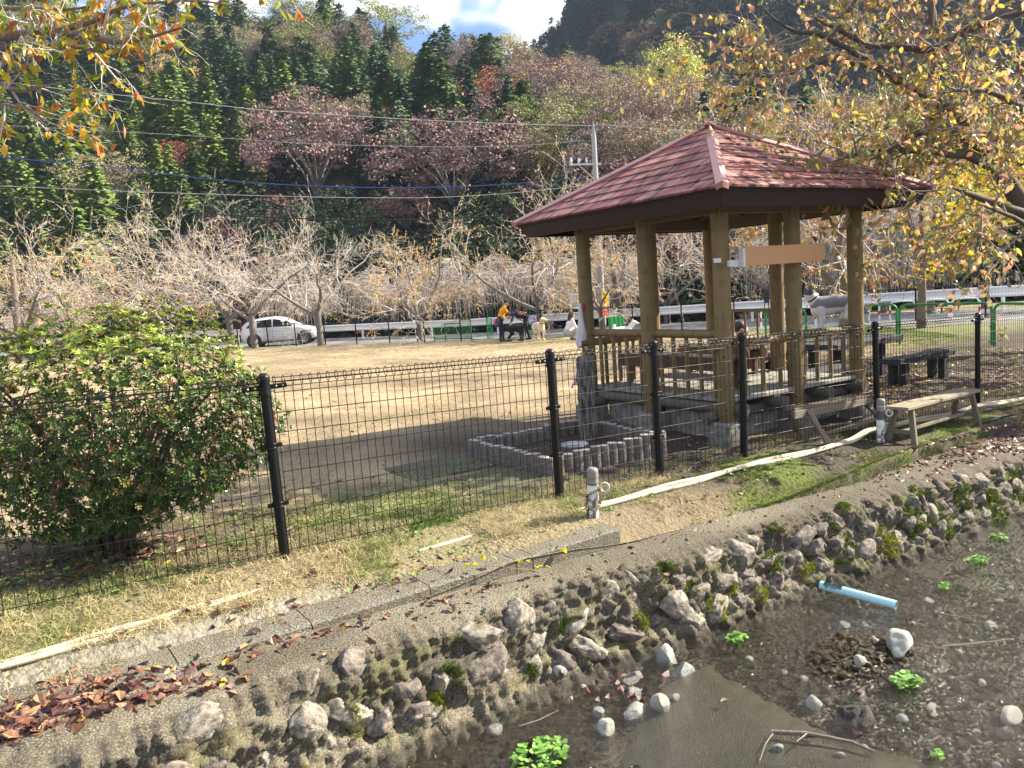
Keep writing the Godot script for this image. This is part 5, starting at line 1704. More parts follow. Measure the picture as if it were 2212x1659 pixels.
func build_near_trees() -> void:
	var r := RandomNumberGenerator.new()
	r.seed = 77
	var bk := Color(0.115, 0.095, 0.085)
	var pr := {"wob": 0.2, "up": [0, 0, -0.02, -0.04, -0.06], "bark": Color(0.16, 0.13, 0.115), "tip": Color(0.30, 0.25, 0.22), "kids": [0, 0, 5, 3], "from": [0, 0, 0.15, 0.15], "spread": 1.0, "rmin": 0.0022, "leaves": [2.2, 3.8, 1.9], "size": 0.085, "big": true,
		"cols": [Color(0.50, 0.27, 0.11), Color(0.50, 0.26, 0.15), Color(0.46, 0.33, 0.11), Color(0.52, 0.42, 0.07), Color(0.22, 0.23, 0.07), Color(0.14, 0.17, 0.07), Color(0.48, 0.29, 0.18), Color(0.36, 0.31, 0.09), Color(0.34, 0.29, 0.16), Color(0.24, 0.24, 0.12)]}
	var base := at(2430, 880, 8.6)
	base.y = ground(base.x, base.z)
	var o := thing("cherry_tree", "near cherry tree arching in from the right with orange and yellow leaves", "tree", base)
	var br := MB.new()
	var tw := MB.new()
	var lf := MB.new()
	var tb: Vector3 = base + Vector3(0, -0.3, 0)
	var j1 := at(2380, 700, 8.6)
	br.tube(PackedVector3Array([tb, base + Vector3(0, 0.4, 0), base.lerp(j1, 0.6), j1]), PackedFloat32Array([0.26, 0.22, 0.19, 0.17]), 14, bk)
	var limbs_px := [
		[[2380, 700, 8.6, 0.17], [2290, 560, 8.5, 0.135], [2212, 450, 8.4, 0.115], [2150, 345, 8.2, 0.095], [2105, 295, 8.1, 0.078], [2050, 280, 8.0, 0.06], [1980, 287, 7.8, 0.042], [1930, 318, 7.7, 0.028], [1880, 345, 7.6, 0.014]],
		[[2165, 365, 8.3, 0.08], [2108, 337, 8.2, 0.068], [2035, 327, 8.0, 0.055], [1958, 323, 7.9, 0.042], [1890, 322, 7.8, 0.028], [1790, 350, 7.5, 0.010]],
		[[2330, 560, 8.5, 0.09], [2212, 458, 7.9, 0.05], [2108, 427, 7.6, 0.04], [2060, 405, 7.4, 0.012]],
		[[2150, 345, 8.2, 0.085], [2070, 245, 8.2, 0.07], [1960, 185, 8.1, 0.058], [1892, 143, 8.0, 0.046], [1868, 127, 8.0, 0.042], [1795, 83, 7.8, 0.035], [1758, 70, 7.7, 0.03], [1722, 72, 7.7, 0.024], [1675, 43, 7.6, 0.014], [1640, 10, 7.5, 0.007]],
		[[1892, 143, 8.0, 0.04], [1805, 127, 7.9, 0.033], [1762, 137, 7.8, 0.028], [1708, 160, 7.7, 0.022], [1658, 167, 7.6, 0.016], [1560, 158, 7.5, 0.006]],
		[[1795, 83, 7.8, 0.03], [1820, 40, 7.8, 0.026], [1850, 0, 7.8, 0.022], [1880, -60, 7.8, 0.014]],
		[[2380, 700, 8.7, 0.15], [2420, 420, 9.0, 0.13], [2380, 180, 9.0, 0.11], [2270, 10, 8.8, 0.09], [2158, 33, 8.4, 0.062], [2068, 73, 8.2, 0.052], [2025, 107, 8.2, 0.048], [1942, 100, 8.1, 0.044], [1875, 97, 8.0, 0.038], [1840, 80, 7.9, 0.03], [1760, 40, 7.8, 0.012]],
		[[2270, 10, 8.8, 0.07], [2120, -80, 8.6, 0.06], [2000, -40, 8.5, 0.055], [2015, 30, 8.4, 0.05], [2028, 100, 8.3, 0.04], [2000, 190, 8.2, 0.02], [1960, 230, 8.0, 0.01]],
		[[2420, 420, 9.0, 0.08], [2300, 330, 8.6, 0.06], [2212, 230, 8.2, 0.045], [2120, 190, 7.8, 0.03], [2040, 200, 7.4, 0.012]],
		[[2330, 560, 8.5, 0.06], [2250, 500, 7.8, 0.035], [2190, 470, 7.4, 0.025], [2110, 440, 7.2, 0.010]],
		[[2420, 420, 9.0, 0.10], [2600, 200, 9.4, 0.08], [2800, 100, 9.8, 0.05], [3000, 80, 10.2, 0.015]],
		[[2380, 700, 8.6, 0.10], [2620, 460, 9.2, 0.08], [2850, 330, 9.8, 0.05], [3150, 300, 10.4, 0.015]],
		[[2380, 180, 9.0, 0.09], [2420, -60, 9.4, 0.07], [2500, -220, 9.8, 0.05], [2700, -300, 10.4, 0.015]],
		[[2270, 10, 8.8, 0.07], [2150, -150, 9.4, 0.05], [2050, -220, 9.8, 0.03], [1850, -240, 10.0, 0.012]],
		[[2270, 10, 8.8, 0.06], [2200, -120, 8.0, 0.04], [2080, -170, 7.4, 0.03], [1900, -150, 7.0, 0.012]],
	]
	for q in limbs_px:
		var p := limb_path(q)
		for i in p[1].size(): p[1][i] *= 0.82
		br.tube(p[0], p[1], 9, bk)
		clothe(tw, lf, p, 0.30, 0.17, 0.8, pr, r)
	part("trunk_and_limbs", br, M.bark, o, -base)
	part("twigs", tw, M.twig, o, -base)
	part("leaves", lf, M.leafcherry, o, -base)
	# the branch hanging in at top left
	var pr2 := pr.duplicate()
	pr2.cols = [Color(0.45, 0.38, 0.03), Color(0.22, 0.29, 0.03), Color(0.50, 0.24, 0.03), Color(0.14, 0.2, 0.03), Color(0.48, 0.30, 0.04), Color(0.28, 0.30, 0.04), Color(0.40, 0.12, 0.03)]
	pr2.leaves = [1.0, 1.7, 0.8]
	pr2.bark = Color(0.40, 0.35, 0.33)
	pr2.tip = Color(0.55, 0.5, 0.48)
	pr2.size = 0.092
	var b2 := at(-750, 900, 6.4)
	b2.y = ground(b2.x, b2.z)
	var o2 := thing("cherry_tree", "near cherry branch with yellow and green leaves hanging in at the upper left", "tree", b2)
	var br2 := MB.new()
	var tw2 := MB.new()
	var lf2 := MB.new()
	var j2 := at(-560, 330, 6.8)
	br2.tube(PackedVector3Array([b2 + Vector3(0, -0.3, 0), b2.lerp(j2, 0.5), j2]), PackedFloat32Array([0.22, 0.17, 0.12]), 12, bk)
	for q in [
		[[-560, 330, 6.8, 0.1], [-300, 150, 6.5, 0.05], [0, 80, 6.0, 0.034], [100, 67, 5.9, 0.029], [167, 73, 5.9, 0.026], [233, 90, 5.8, 0.021], [283, 90, 5.8, 0.017], [333, 77, 5.7, 0.013], [400, 58, 5.7, 0.006]],
		[[120, 68, 5.9, 0.022], [207, 45, 5.9, 0.018], [240, 25, 5.8, 0.015], [300, 8, 5.8, 0.012], [430, 0, 5.7, 0.008], [530, 18, 5.6, 0.003]],
		[[-300, 150, 6.5, 0.04], [-100, 100, 6.2, 0.026], [0, 100, 6.0, 0.021], [100, 97, 6.0, 0.018], [200, 107, 5.9, 0.013], [310, 133, 5.9, 0.004]],
		[[-300, 220, 6.3, 0.04], [-100, 170, 6.0, 0.026], [0, 180, 5.8, 0.02], [45, 200, 5.7, 0.015], [95, 185, 5.6, 0.008], [185, 170, 5.5, 0.004]],
		[[-250, 250, 6.2, 0.03], [-80, 232, 5.8, 0.016], [0, 225, 5.6, 0.012], [70, 235, 5.5, 0.008], [100, 268, 5.5, 0.003]],
		[[-300, 60, 6.4, 0.04], [-60, 20, 6.1, 0.022], [60, 18, 6.0, 0.016], [150, 22, 5.9, 0.01], [230, 5, 5.9, 0.004]],
		[[-300, -20, 6.4, 0.03], [-60, -40, 6.1, 0.022], [160, -30, 6.0, 0.014], [330, -20, 5.9, 0.006]],
		[[-560, 330, 6.8, 0.08], [-520, 60, 7.0, 0.06], [-400, -150, 7.0, 0.05], [-200, -260, 7.0, 0.03], [100, -280, 7.0, 0.01]],
	]:
		var p := limb_path(q)
		br2.tube(p[0], p[1], 8, Color(0.22, 0.18, 0.165))
		clothe(tw2, lf2, p, 0.25, 0.22, 0.42, pr2, r)
	part("trunk_and_limbs", br2, M.bark, o2, -b2)
	part("twigs", tw2, M.twig, o2, -b2)
	part("leaves", lf2, M.leafcherry, o2, -b2)
	# yellow-leaved tree and dark evergreen behind, at the right
	var yc := broadleaf(951, 0.42, 150, 30, 0.15, 0.6, 0.022)
	var yl := limbs(952, 0.42, 0.3, Color(0.15, 0.12, 0.1), 9)
	var ym := leafmat(0.8, 0.5)
	ym.albedo_color = L(0.62, 0.46, 0.015)
	var q0 := at(2275, 770, 15.0)
	q0.y = ground(q0.x, q0.z)
	var t1 := thing("ginkgo_tree", "bright yellow-leaved tree behind the near cherry at the right edge", "tree", q0, Basis.from_scale(Vector3(4.2, 4.7, 4.2)))
	part("trunk", yl, M.twig, t1)
	part("crown", yc, ym, t1)
	var yg := leafmat(0.7, 0.5)
	yg.albedo_color = L(0.46, 0.46, 0.10)
	var q1 := at(1990, 700, 22.0)
	q1.y = ground(q1.x, q1.z)
	var t2 := thing("autumn_tree", "pale yellow-green tree showing through the near cherry's twigs right of the roof", "tree", q1, Basis.from_scale(Vector3(5.6, 6.4, 5.6)))
	part("trunk", yl, M.twig, t2)
	part("crown", broadleaf(953, 0.42, 110, 26, 0.34, 0.5, 0.02), yg, t2)
	var dk := leafmat(0.15, 0.35)
	dk.albedo_color = L(0.035, 0.055, 0.03)
	var q2 := at(2300, 800, 11.5)
	q2.y = ground(q2.x, q2.z)
	var t3 := thing("evergreen_tree", "dark glossy evergreen reaching in at the right edge above the fence", "tree", q2, Basis.from_scale(Vector3(2.4, 2.5, 2.4)))
	part("trunk", yl, M.twig, t3)
	part("crown", broadleaf(954, 0.45, 70, 30, 0.45, 0.5, 0.042), dk, t3)
	var q3 := at(1826, 716, 19.0)
	q3.y = ground(q3.x, q3.z)
	var ch := cherry(47, 5.2, 3.0, 4)
	var t4 := thing("cherry_tree", "leafy cherry tree whose straight trunk stands behind the shelter's right post", "tree", q3)
	part("trunk_and_branches", ch[0], M.twig, t4)
	part("leaves", ch[1], M.leafy, t4)
	# brown thicket beyond the weeping trees on the right
	var br_m := leafmat(0.15, 0.8)
	br_m.albedo_color = L(0.15, 0.085, 0.075)
	for q in [[1950, 640, 44.0, 7.5, "brown-leaved thicket behind the weeping trees right of the shelter"], [2080, 630, 46.0, 6.5, "brown-leaved thicket further right behind the guardrail"]]:
		var p := at(q[0], q[1], q[2])
		var t5 := thing("thicket", q[4], "thicket", p - Vector3(0, 0.5, 0), Basis.from_scale(Vector3.ONE * q[3]))
		part("stems", limbs(960, 0.5, 0.15, Color(0.12, 0.1, 0.08), 5), M.twig, t5)
		part("crown", broadleaf(961, 0.6, 110, 24, 0.0, 0.6, 0.04), br_m, t5)

func build_bush() -> void:
	var base := sn(-0.76, -0.92)
	var o := thing("azalea_bush", "big clipped evergreen bush behind the mesh fence with yellow-green tips", "bush", base)
	var r := RandomNumberGenerator.new()
	r.seed = 5
	var st := MB.new()
	var lf := MB.new()
	var R := Vector3(0.92, 0.68, 0.70)
	var ctr := Vector3(0.10, 0.78, 0.05)
	for k in 16:
		var a := TAU * k / 16.0 + r.randf_range(-0.3, 0.3)
		var e := ctr + Vector3(cos(a) * R.x * 0.75, r.randf_range(-0.3, 0.4), sin(a) * R.z * 0.75)
		var p := PackedVector3Array([Vector3(cos(a) * 0.05, -0.1, sin(a) * 0.05), Vector3(cos(a) * 0.16, 0.22, sin(a) * 0.16), e * 0.6 + Vector3(0, 0.12, 0), e])
		st.tube(p, PackedFloat32Array([0.03, 0.022, 0.014, 0.005]), 6, Color(0.10, 0.075, 0.06))
		for j in 9:
			var b := p[2].lerp(p[3], r.randf_range(-0.4, 0.9))
			var d := (Vector3(r.randfn(), r.randf_range(0.0, 1.4), r.randfn())).normalized()
			st.tube(PackedVector3Array([b, b + d * 0.14 + rdir() * 0.02, b + d * 0.3]), PackedFloat32Array([0.006, 0.004, 0.002]), 4, Color(0.15, 0.11, 0.08))
	for i in 6000:
		var d := Vector3(r.randfn(), r.randfn(), r.randfn()).normalized()
		var lump := 1.0 + 0.14 * nz.get_noise_3d(d.x * 60.0, d.y * 60.0, d.z * 60.0) * 2.0 + 0.10 * nz.get_noise_3d(d.x * 150.0 + 9, d.y * 150.0, d.z * 150.0) * 2.0
		var dep := 1.0 - absf(r.randfn()) * 0.13
		var p := ctr + d * R * lump * dep
		if d.y < -0.2: p = ctr + Vector3(d.x, d.y, d.z) * R * lump * dep
		if p.y < 0.06: continue
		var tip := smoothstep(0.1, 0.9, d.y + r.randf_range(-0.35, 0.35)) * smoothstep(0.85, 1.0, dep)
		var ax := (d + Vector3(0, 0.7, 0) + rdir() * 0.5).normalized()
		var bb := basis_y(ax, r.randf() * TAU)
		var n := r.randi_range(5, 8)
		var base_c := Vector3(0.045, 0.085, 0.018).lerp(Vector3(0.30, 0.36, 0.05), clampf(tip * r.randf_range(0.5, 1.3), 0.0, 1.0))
		if r.randf() < 0.04: base_c = Vector3(0.20, 0.10, 0.05)
		elif r.randf() < 0.10: base_c = Vector3(0.17, 0.15, 0.04)
		for k in n:
			var a := TAU * k / n + r.randf_range(-0.3, 0.3)
			var ld := (bb * Vector3(cos(a), r.randf_range(0.25, 1.0), sin(a))).normalized()
			var s := ld.cross(ax + rdir() * 0.3).normalized()
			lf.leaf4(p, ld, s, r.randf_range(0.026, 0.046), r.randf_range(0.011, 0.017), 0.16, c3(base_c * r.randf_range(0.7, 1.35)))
	part("stems", st, M.bark, o)
	part("foliage", lf, M.bushleaf, o)

# ---------------------------------------------------------------- the white car
func build_car() -> void:
	var p := at(611, 746, 42.7)
	p.y = ground(p.x, p.z) + 0.06
	var o := thing("parked_car", "white hatchback car parked on the road behind the lawn", "car", p, Basis(Vector3.UP, 0.10))
	var st := [[-1.98, 0.40, 0.62, 0.84, 0.88], [-1.93, 0.30, 0.74, 0.90, 1.02], [-1.72, 0.24, 0.80, 0.93, 1.25], [-1.3, 0.22, 0.83, 0.94, 1.40], [-0.8, 0.2, 0.845, 0.93, 1.465], [-0.3, 0.2, 0.85, 0.92, 1.48], [0.1, 0.2, 0.85, 0.91, 1.45], [0.45, 0.2, 0.85, 0.905, 1.33], [0.8, 0.2, 0.845, 0.90, 1.12], [1.12, 0.2, 0.84, 0.885, 0.945], [1.45, 0.22, 0.82, 0.82, 0.87], [1.75, 0.26, 0.77, 0.71, 0.76], [1.93, 0.30, 0.66, 0.58, 0.62], [2.0, 0.36, 0.50, 0.48, 0.50]]
	var mb := MB.new()
	mb.smooth = true
	var ring := func(q: Array) -> Array:
		var w: float = q[2]
		var cab := clampf((q[4] - q[3]) / 0.5, 0.0, 1.0)
		var rw := lerpf(w * 0.86, 0.56, cab)
		return [Vector2(w * 0.85, q[1]), Vector2(w * 0.97, q[1] + 0.08), Vector2(w, lerpf(q[1], q[3], 0.5)), Vector2(w * 0.985, q[3] - 0.08), Vector2(w * 0.95, q[3]), Vector2(lerpf(w * 0.95, rw, 0.6), lerpf(q[3], q[4], 0.62)), Vector2(rw, q[4] - 0.05 * cab), Vector2(rw * 0.75, q[4]), Vector2(0.0, q[4] + 0.02)]
	for q in st:
		var rg: Array = ring.call(q)
		for k in 9: mb.vert(Vector3(q[0], rg[k].y, rg[k].x), Vector3.UP, white)
		for k in range(7, -1, -1): mb.vert(Vector3(q[0], rg[k].y, -rg[k].x), Vector3.UP, white)
	for i in st.size() - 1:
		for k in 16:
			var a := i * 17 + k
			mb.ix.append_array(PackedInt32Array([a, a + 17, a + 1, a + 1, a + 17, a + 18]))
	for e in [0, st.size() - 1]:
		for k in range(1, 16):
			mb.ix.append_array(PackedInt32Array([e * 17, e * 17 + k, e * 17 + k + 1] if e == 0 else [e * 17, e * 17 + k + 1, e * 17 + k]))
	var paint := mat(0.25, L(0.74, 0.74, 0.75))
	paint.clearcoat_enabled = true
	paint.clearcoat = 0.6
	paint.clearcoat_roughness = 0.1
	part("body", mb, paint, o)
	var glass := mat(0.08, L(0.012, 0.014, 0.016))
	var sz := func(x: float, y: float) -> float:
		var q := []
		for i in st.size() - 1:
			if x <= st[i + 1][0]:
				var t: float = (x - st[i][0]) / (st[i + 1][0] - st[i][0])
				for k in 5: q.append(lerpf(st[i][k], st[i + 1][k], clampf(t, 0.0, 1.0)))
				break
		var rg: Array = ring.call(q)
		for k in range(3, 7):
			if y <= rg[k + 1].y: return lerpf(rg[k].x, rg[k + 1].x, clampf((y - rg[k].y) / maxf(rg[k + 1].y - rg[k].y, 0.01), 0.0, 1.0))
		return rg[6].x
	for side in [1.0, -1.0]:
		for poly in [[Vector2(-1.66, 0.99), Vector2(-1.16, 0.98), Vector2(-1.16, 1.32), Vector2(-1.42, 1.24)], [Vector2(-1.1, 0.98), Vector2(-0.33, 0.965), Vector2(-0.33, 1.39), Vector2(-1.1, 1.335)], [Vector2(-0.27, 0.965), Vector2(0.86, 0.955), Vector2(0.42, 1.26), Vector2(-0.27, 1.385)]]:
			var wm := MB.new()
			for i in 6:
				for j in 3:
					var P := func(u: float, v: float) -> Vector3:
						var a: Vector2 = poly[0].lerp(poly[1], u).lerp(poly[3].lerp(poly[2], u), v)
						return Vector3(a.x, a.y, side * (sz.call(a.x, a.y) + 0.006))
					wm.quad(P.call(i / 6.0, j / 3.0), P.call((i + 1) / 6.0, j / 3.0), P.call((i + 1) / 6.0, (j + 1) / 3.0), P.call(i / 6.0, (j + 1) / 3.0), white)
			part("window", wm, glass, o)
		var dl := MB.new()
		for x in [-1.13, -0.30, 0.95]:
			dl.box(Vector3(x, 0.62, side * 0.847), Vector3(0.006, 0.3, 0.004), Basis(), Color(0.08, 0.08, 0.08))
		dl.box(Vector3(0.0, 0.21, side * 0.80), Vector3(1.2, 0.04, 0.03), Basis(), Color(0.06, 0.06, 0.06))
		part("door_seam", dl, M.plain, o)
		var hd := MB.new()
		for x in [-0.95, -0.12]: hd.box(Vector3(x, 0.82, side * 0.85), Vector3(0.09, 0.014, 0.014), Basis(), Color(0.7, 0.7, 0.7), 0.004)
		part("door_handle", hd, M.white, o)
		var mi := MB.new()
		mi.box(Vector3(0.72, 0.98, side * 0.92), Vector3(0.06, 0.06, 0.09), Basis(), Color(0.72, 0.72, 0.72), 0.03)
		part("wing_mirror", mi, M.plain, o)
		var hl := MB.new()
		hl.box(Vector3(1.72, 0.70, side * 0.66), Vector3(0.16, 0.055, 0.10), Basis(Vector3.UP, side * 0.5), Color(0.75, 0.78, 0.8), 0.03)
		part("headlight", hl, mat(0.1), o)
		var tl := MB.new()
		tl.box(Vector3(-1.93, 0.92, side * 0.62), Vector3(0.05, 0.14, 0.10), Basis(), Color(0.25, 0.01, 0.01), 0.03)
		part("tail_light", tl, mat(0.2), o)
		for x in [-1.28, 1.29]:
			var wn := Node3D.new()
			wn.name = "wheel"
			o.add_child(wn, true)
			wn.position = Vector3(x, 0.31, side * 0.76)
			var tb := Basis(Vector3.RIGHT, PI / 2 * side)
			var ar := MB.new()
			ar.lathe(Vector3.ZERO, [Vector2(0.0, 0.10), Vector2(0.36, 0.10), Vector2(0.375, 0.092)], 24, Color(0.02, 0.02, 0.02), tb)
			part("arch", ar, M.plain, wn)
			var ty := MB.new()
			ty.lathe(Vector3.ZERO, [Vector2(0.2, 0.12), Vector2(0.29, 0.125), Vector2(0.31, 0.10), Vector2(0.31, -0.08)], 24, Color(0.03, 0.03, 0.03), tb)
			part("tyre", ty, M.plain, wn)
			var rim := MB.new()
			rim.lathe(Vector3.ZERO, [Vector2(0.0, 0.118), Vector2(0.05, 0.118), Vector2(0.05, 0.11)], 12, Color(0.5, 0.5, 0.5), tb)
			rim.lathe(Vector3.ZERO, [Vector2(0.185, 0.105), Vector2(0.2, 0.125), Vector2(0.212, 0.122)], 24, Color(0.5, 0.5, 0.5), tb)
			for k in 7:
				var a := TAU * k / 7.0
				rim.box(Vector3(cos(a) * 0.115, sin(a) * 0.115, side * 0.112), Vector3(0.085, 0.022, 0.008), Basis(Vector3(0, 0, 1), a), Color(0.5, 0.5, 0.5))
			part("rim", rim, M.metal, wn)

# ---------------------------------------------------------------- people
var hand_mb: MB
func hand() -> MB:   # palm down -y, fingers along +x, thumb to +z
	if hand_mb: return hand_mb
	var w := white
	var b := [[Vector3(0, 0, 0), Vector3(0.05, 0, 0), 0.026, 0.026, w], [Vector3(0.05, 0, -0.025), Vector3(0.06, 0, 0.025), 0.019, 0.019, w]]
	for k in 4:
		var z := -0.033 + k * 0.022
		var l: float = [0.05, 0.066, 0.074, 0.068][k]
		var a := Vector3(0.07, 0, z)
		var m := a + Vector3(l * 0.55, -0.008, (k - 1.5) * 0.002)
		b.append([a, m, 0.0105, 0.0095, w])
		b.append([m, m + Vector3(l * 0.4, -0.024, 0), 0.0095, 0.008, w])
	b.append([Vector3(0.01, -0.005, 0.025), Vector3(0.045, -0.014, 0.055), 0.013, 0.011, w])
	b.append([Vector3(0.045, -0.014, 0.055), Vector3(0.072, -0.024, 0.058), 0.011, 0.009, w])
	hand_mb = body(b, 0.006, 0.006)
	return hand_mb

# J: joints in the body's own frame (x forward, y up, z right). Colours: skin, top, trousers, shoes, hair
func person(label: String, at_p: Vector3, yaw: float, J: Dictionary, C: Dictionary) -> Node3D:
	var o := thing("person", label, "person", at_p, Basis(Vector3.UP, yaw))
	var sk: Color = C.skin
	var tp: Color = C.top
	var tr: Color = C.trousers
	var b := []
	var hip: Vector3 = J.hip
	var chest: Vector3 = J.chest
	var head: Vector3 = J.head
	var neck: Vector3 = J.neck
	var f: Vector3 = J.face   # where the face points
	b.append([hip + Vector3(0, 0, -0.07), hip + Vector3(0, 0, 0.07), 0.135, 0.135, tr])
	b.append([hip.lerp(chest, 0.25), hip.lerp(chest, 0.55), 0.13, 0.135, tp])
	b.append([chest + Vector3(0, 0, -0.06), chest + Vector3(0, 0, 0.06), 0.135, 0.135, tp])
	b.append([neck + Vector3(0, -0.02, -0.13), neck + Vector3(0, -0.02, 0.13), 0.065, 0.065, tp])
	b.append([neck, head, 0.055, 0.05, sk])
	b.append([head, head + f * 0.02, 0.098, 0.09, sk])
	b.append([head + f * 0.04 - J.up * 0.06, head + f * 0.05 - J.up * 0.08, 0.055, 0.045, sk])
	b.append([head + f * 0.09 - J.up * 0.01, head + f * 0.115 - J.up * 0.03, 0.012, 0.015, sk])
	var fz: Vector3 = f.cross(J.up).normalized()
	for s in [-1, 1]: b.append([head + fz * 0.093 * s, head + fz * 0.098 * s + J.up * 0.02, 0.016, 0.018, sk])
	for s in [0, 1]:
		var a: Array = J.arms[s]
		b.append([a[0], a[1], 0.055, 0.044, tp])
		b.append([a[1], a[2], 0.043, 0.032, tp if C.get("long", true) else sk])
		var l: Array = J.legs[s]
		b.append([l[0], l[1], 0.088, 0.062, tr])
		b.append([l[1], l[2], 0.060, 0.044, tr])
		var toe: Vector3 = l[3] - l[2]
		toe.y = 0
		b.append([l[2] + Vector3(0, -0.035, 0) - toe * 0.2, l[2] + Vector3(0, -0.05, 0) + toe, 0.045, 0.036, C.shoes])
	var mb := body(b, 0.02, 0.035)
	mb.smooth = false
	var sm := SurfaceTool.new()
	for s in [0, 1]:
		var a: Array = J.arms[s]
		var hd: Vector3 = (a[2] - a[1]).normalized()
		var side := Vector3.UP.cross(hd).normalized() if absf(hd.y) < 0.95 else Vector3(0, 0, 1)
		mb.append(hand(), Transform3D(Basis(hd, hd.cross(side) * -1.0, side * (1.0 if s else -1.0)), a[2]), sk)
	mb.smooth = true
	part("body", mb, M.cloth if M.has("cloth") else M.plain, o)
	var hm := body([[head + J.up * 0.03 - f * 0.02, head + J.up * 0.04 - f * 0.03, 0.105, 0.10, C.hair]] + C.get("hairlocks", []), 0.015, 0.02)
	part("hair", hm, mat(0.6), o)
	for s in [-1, 1]:
		var em := MB.new()
		em.lathe(Vector3.ZERO, [Vector2(0.0, 0.008), Vector2(0.011, 0.004), Vector2(0.012, 0.0)], 8, Color(0.02, 0.015, 0.01))
		part("eye", em, M.plain, o, head + f * 0.107 + fz * 0.034 * s + J.up * 0.005, basis_y(f))
	var mm := MB.new()
	mm.box(head + f * 0.112 - J.up * 0.065, Vector3(0.004, 0.006, 0.02), Basis(f, J.up, fz), Color(0.3, 0.1, 0.09), 0.003)
	part("mouth", mm, M.plain, o)
	return o

func build_people() -> void:
	M.cloth = mat(0.85)
	var skin := Color(0.50, 0.30, 0.21)
	# in the orange jacket, stooping towards the other
	var J := {"hip": Vector3(0, 0.90, 0), "chest": Vector3(0.12, 1.24, 0), "neck": Vector3(0.20, 1.40, 0), "head": Vector3(0.30, 1.535, 0), "face": Vector3(0.85, -0.5, 0.15).normalized(), "up": Vector3(0.5, 0.86, 0).normalized(),
		"arms": [[Vector3(0.18, 1.35, -0.19), Vector3(0.30, 1.10, -0.22), Vector3(0.44, 0.92, -0.12)], [Vector3(0.18, 1.35, 0.19), Vector3(0.32, 1.10, 0.22), Vector3(0.50, 0.98, 0.14)]],
		"legs": [[Vector3(0, 0.88, -0.09), Vector3(0.03, 0.47, -0.11), Vector3(-0.02, 0.085, -0.12), Vector3(0.14, 0.05, -0.13)], [Vector3(0, 0.88, 0.09), Vector3(0.06, 0.47, 0.11), Vector3(0.06, 0.085, 0.12), Vector3(0.22, 0.05, 0.14)]]}
	var p := at(1084, 738, 32.5)
	p.y = ground(p.x, p.z)
	var o := person("person in an orange jacket and dark trousers stooping over the black dog", p, 0.15, J, {"skin": skin, "top": Color(0.72, 0.30, 0.02), "trousers": Color(0.025, 0.022, 0.022), "shoes": Color(0.08, 0.03, 0.03), "hair": Color(0.02, 0.02, 0.022)})
	var cap := MB.new()
	cap.lathe(Vector3.ZERO, [Vector2(0.118, 0.0), Vector2(0.116, 0.05), Vector2(0.08, 0.10), Vector2(0.0, 0.118)], 16, Color(0.03, 0.03, 0.034))
	cap.box(Vector3(0.13, 0.005, 0), Vector3(0.06, 0.007, 0.07), Basis(), Color(0.03, 0.03, 0.034), 0.005)
	part("cap", cap, M.cloth, o, Vector3(0.275, 1.58, 0), Basis(Vector3(0, 0, 1), -0.45))
	var pk := MB.new()
	pk.smooth = true
	pk.append(body([[Vector3(0, 0, 0), Vector3(0, -0.14, 0), 0.10, 0.12, Color(0.07, 0.05, 0.10)], [Vector3(-0.1, 0.02, 0.03), Vector3(-0.12, -0.10, 0.03), 0.06, 0.05, Color(0.6, 0.14, 0.34)]], 0.015, 0.02), Transform3D())
	solo("waist_bag", "pink and dark purple bag at the hip of the person in orange", "bag", pk, M.cloth, p + Basis(Vector3.UP, 0.15) * Vector3(-0.16, 0.86, 0.16))
	# bending low, dark flowered shirt
	J = {"hip": Vector3(-0.05, 0.92, 0), "chest": Vector3(0.33, 1.10, 0), "neck": Vector3(0.50, 1.12, 0), "head": Vector3(0.64, 1.03, 0), "face": Vector3(0.75, -0.65, 0).normalized(), "up": Vector3(0.65, 0.75, 0).normalized(),
		"arms": [[Vector3(0.46, 1.10, -0.18), Vector3(0.56, 0.82, -0.20), Vector3(0.66, 0.62, -0.12)], [Vector3(0.44, 1.10, 0.18), Vector3(0.22, 0.88, 0.26), Vector3(0.02, 0.76, 0.24)]],
		"legs": [[Vector3(-0.05, 0.9, -0.09), Vector3(0.10, 0.47, -0.12), Vector3(0.17, 0.085, -0.14), Vector3(0.33, 0.05, -0.16)], [Vector3(-0.05, 0.9, 0.09), Vector3(-0.04, 0.48, 0.14), Vector3(-0.16, 0.085, 0.16), Vector3(0.0, 0.05, 0.18)]]}
	p = at(1137, 737, 32.3)
	p.y = ground(p.x, p.z)
	o = person("person in a dark flowered shirt and black leggings bending low to the dogs", p, PI + 0.1, J, {"skin": skin, "top": Color(0.03, 0.025, 0.045), "trousers": Color(0.014, 0.014, 0.016), "shoes": Color(0.03, 0.03, 0.03), "hair": Color(0.03, 0.02, 0.018), "long": false})
	var fl := MB.new()
	var r := RandomNumberGenerator.new()
	r.seed = 12
	for k in 46:
		var t := r.randf()
		var a := r.randf() * TAU
		var q := Vector3(-0.02, 0.98, 0).lerp(Vector3(0.46, 1.11, 0), t)
		var d := Vector3(-0.3 * sin(a), absf(sin(a)) * 1.0, cos(a)).normalized()
		var cc: Color = [Color(0.6, 0.40, 0.04), Color(0.35, 0.03, 0.08), Color(0.5, 0.42, 0.4), Color(0.5, 0.15, 0.03)][k % 4]
		fl.lathe(q + d * 0.141, [Vector2(0.03, -0.004), Vector2(0.022, 0.004), Vector2(0.0, 0.006)], 6, cc, basis_y(d))
	part("shirt_print", fl, M.cloth, o)
	var tor := MB.new()
	var rp := PackedVector3Array()
	var rr2 := PackedFloat32Array()
	for k in 25:
		rp.append(Vector3(cos(TAU * k / 24.0), sin(TAU * k / 24.0), 0) * 0.15)
		rr2.append(0.038)
	tor.tube(rp, rr2, 10, Color(0.24, 0.17, 0.36))
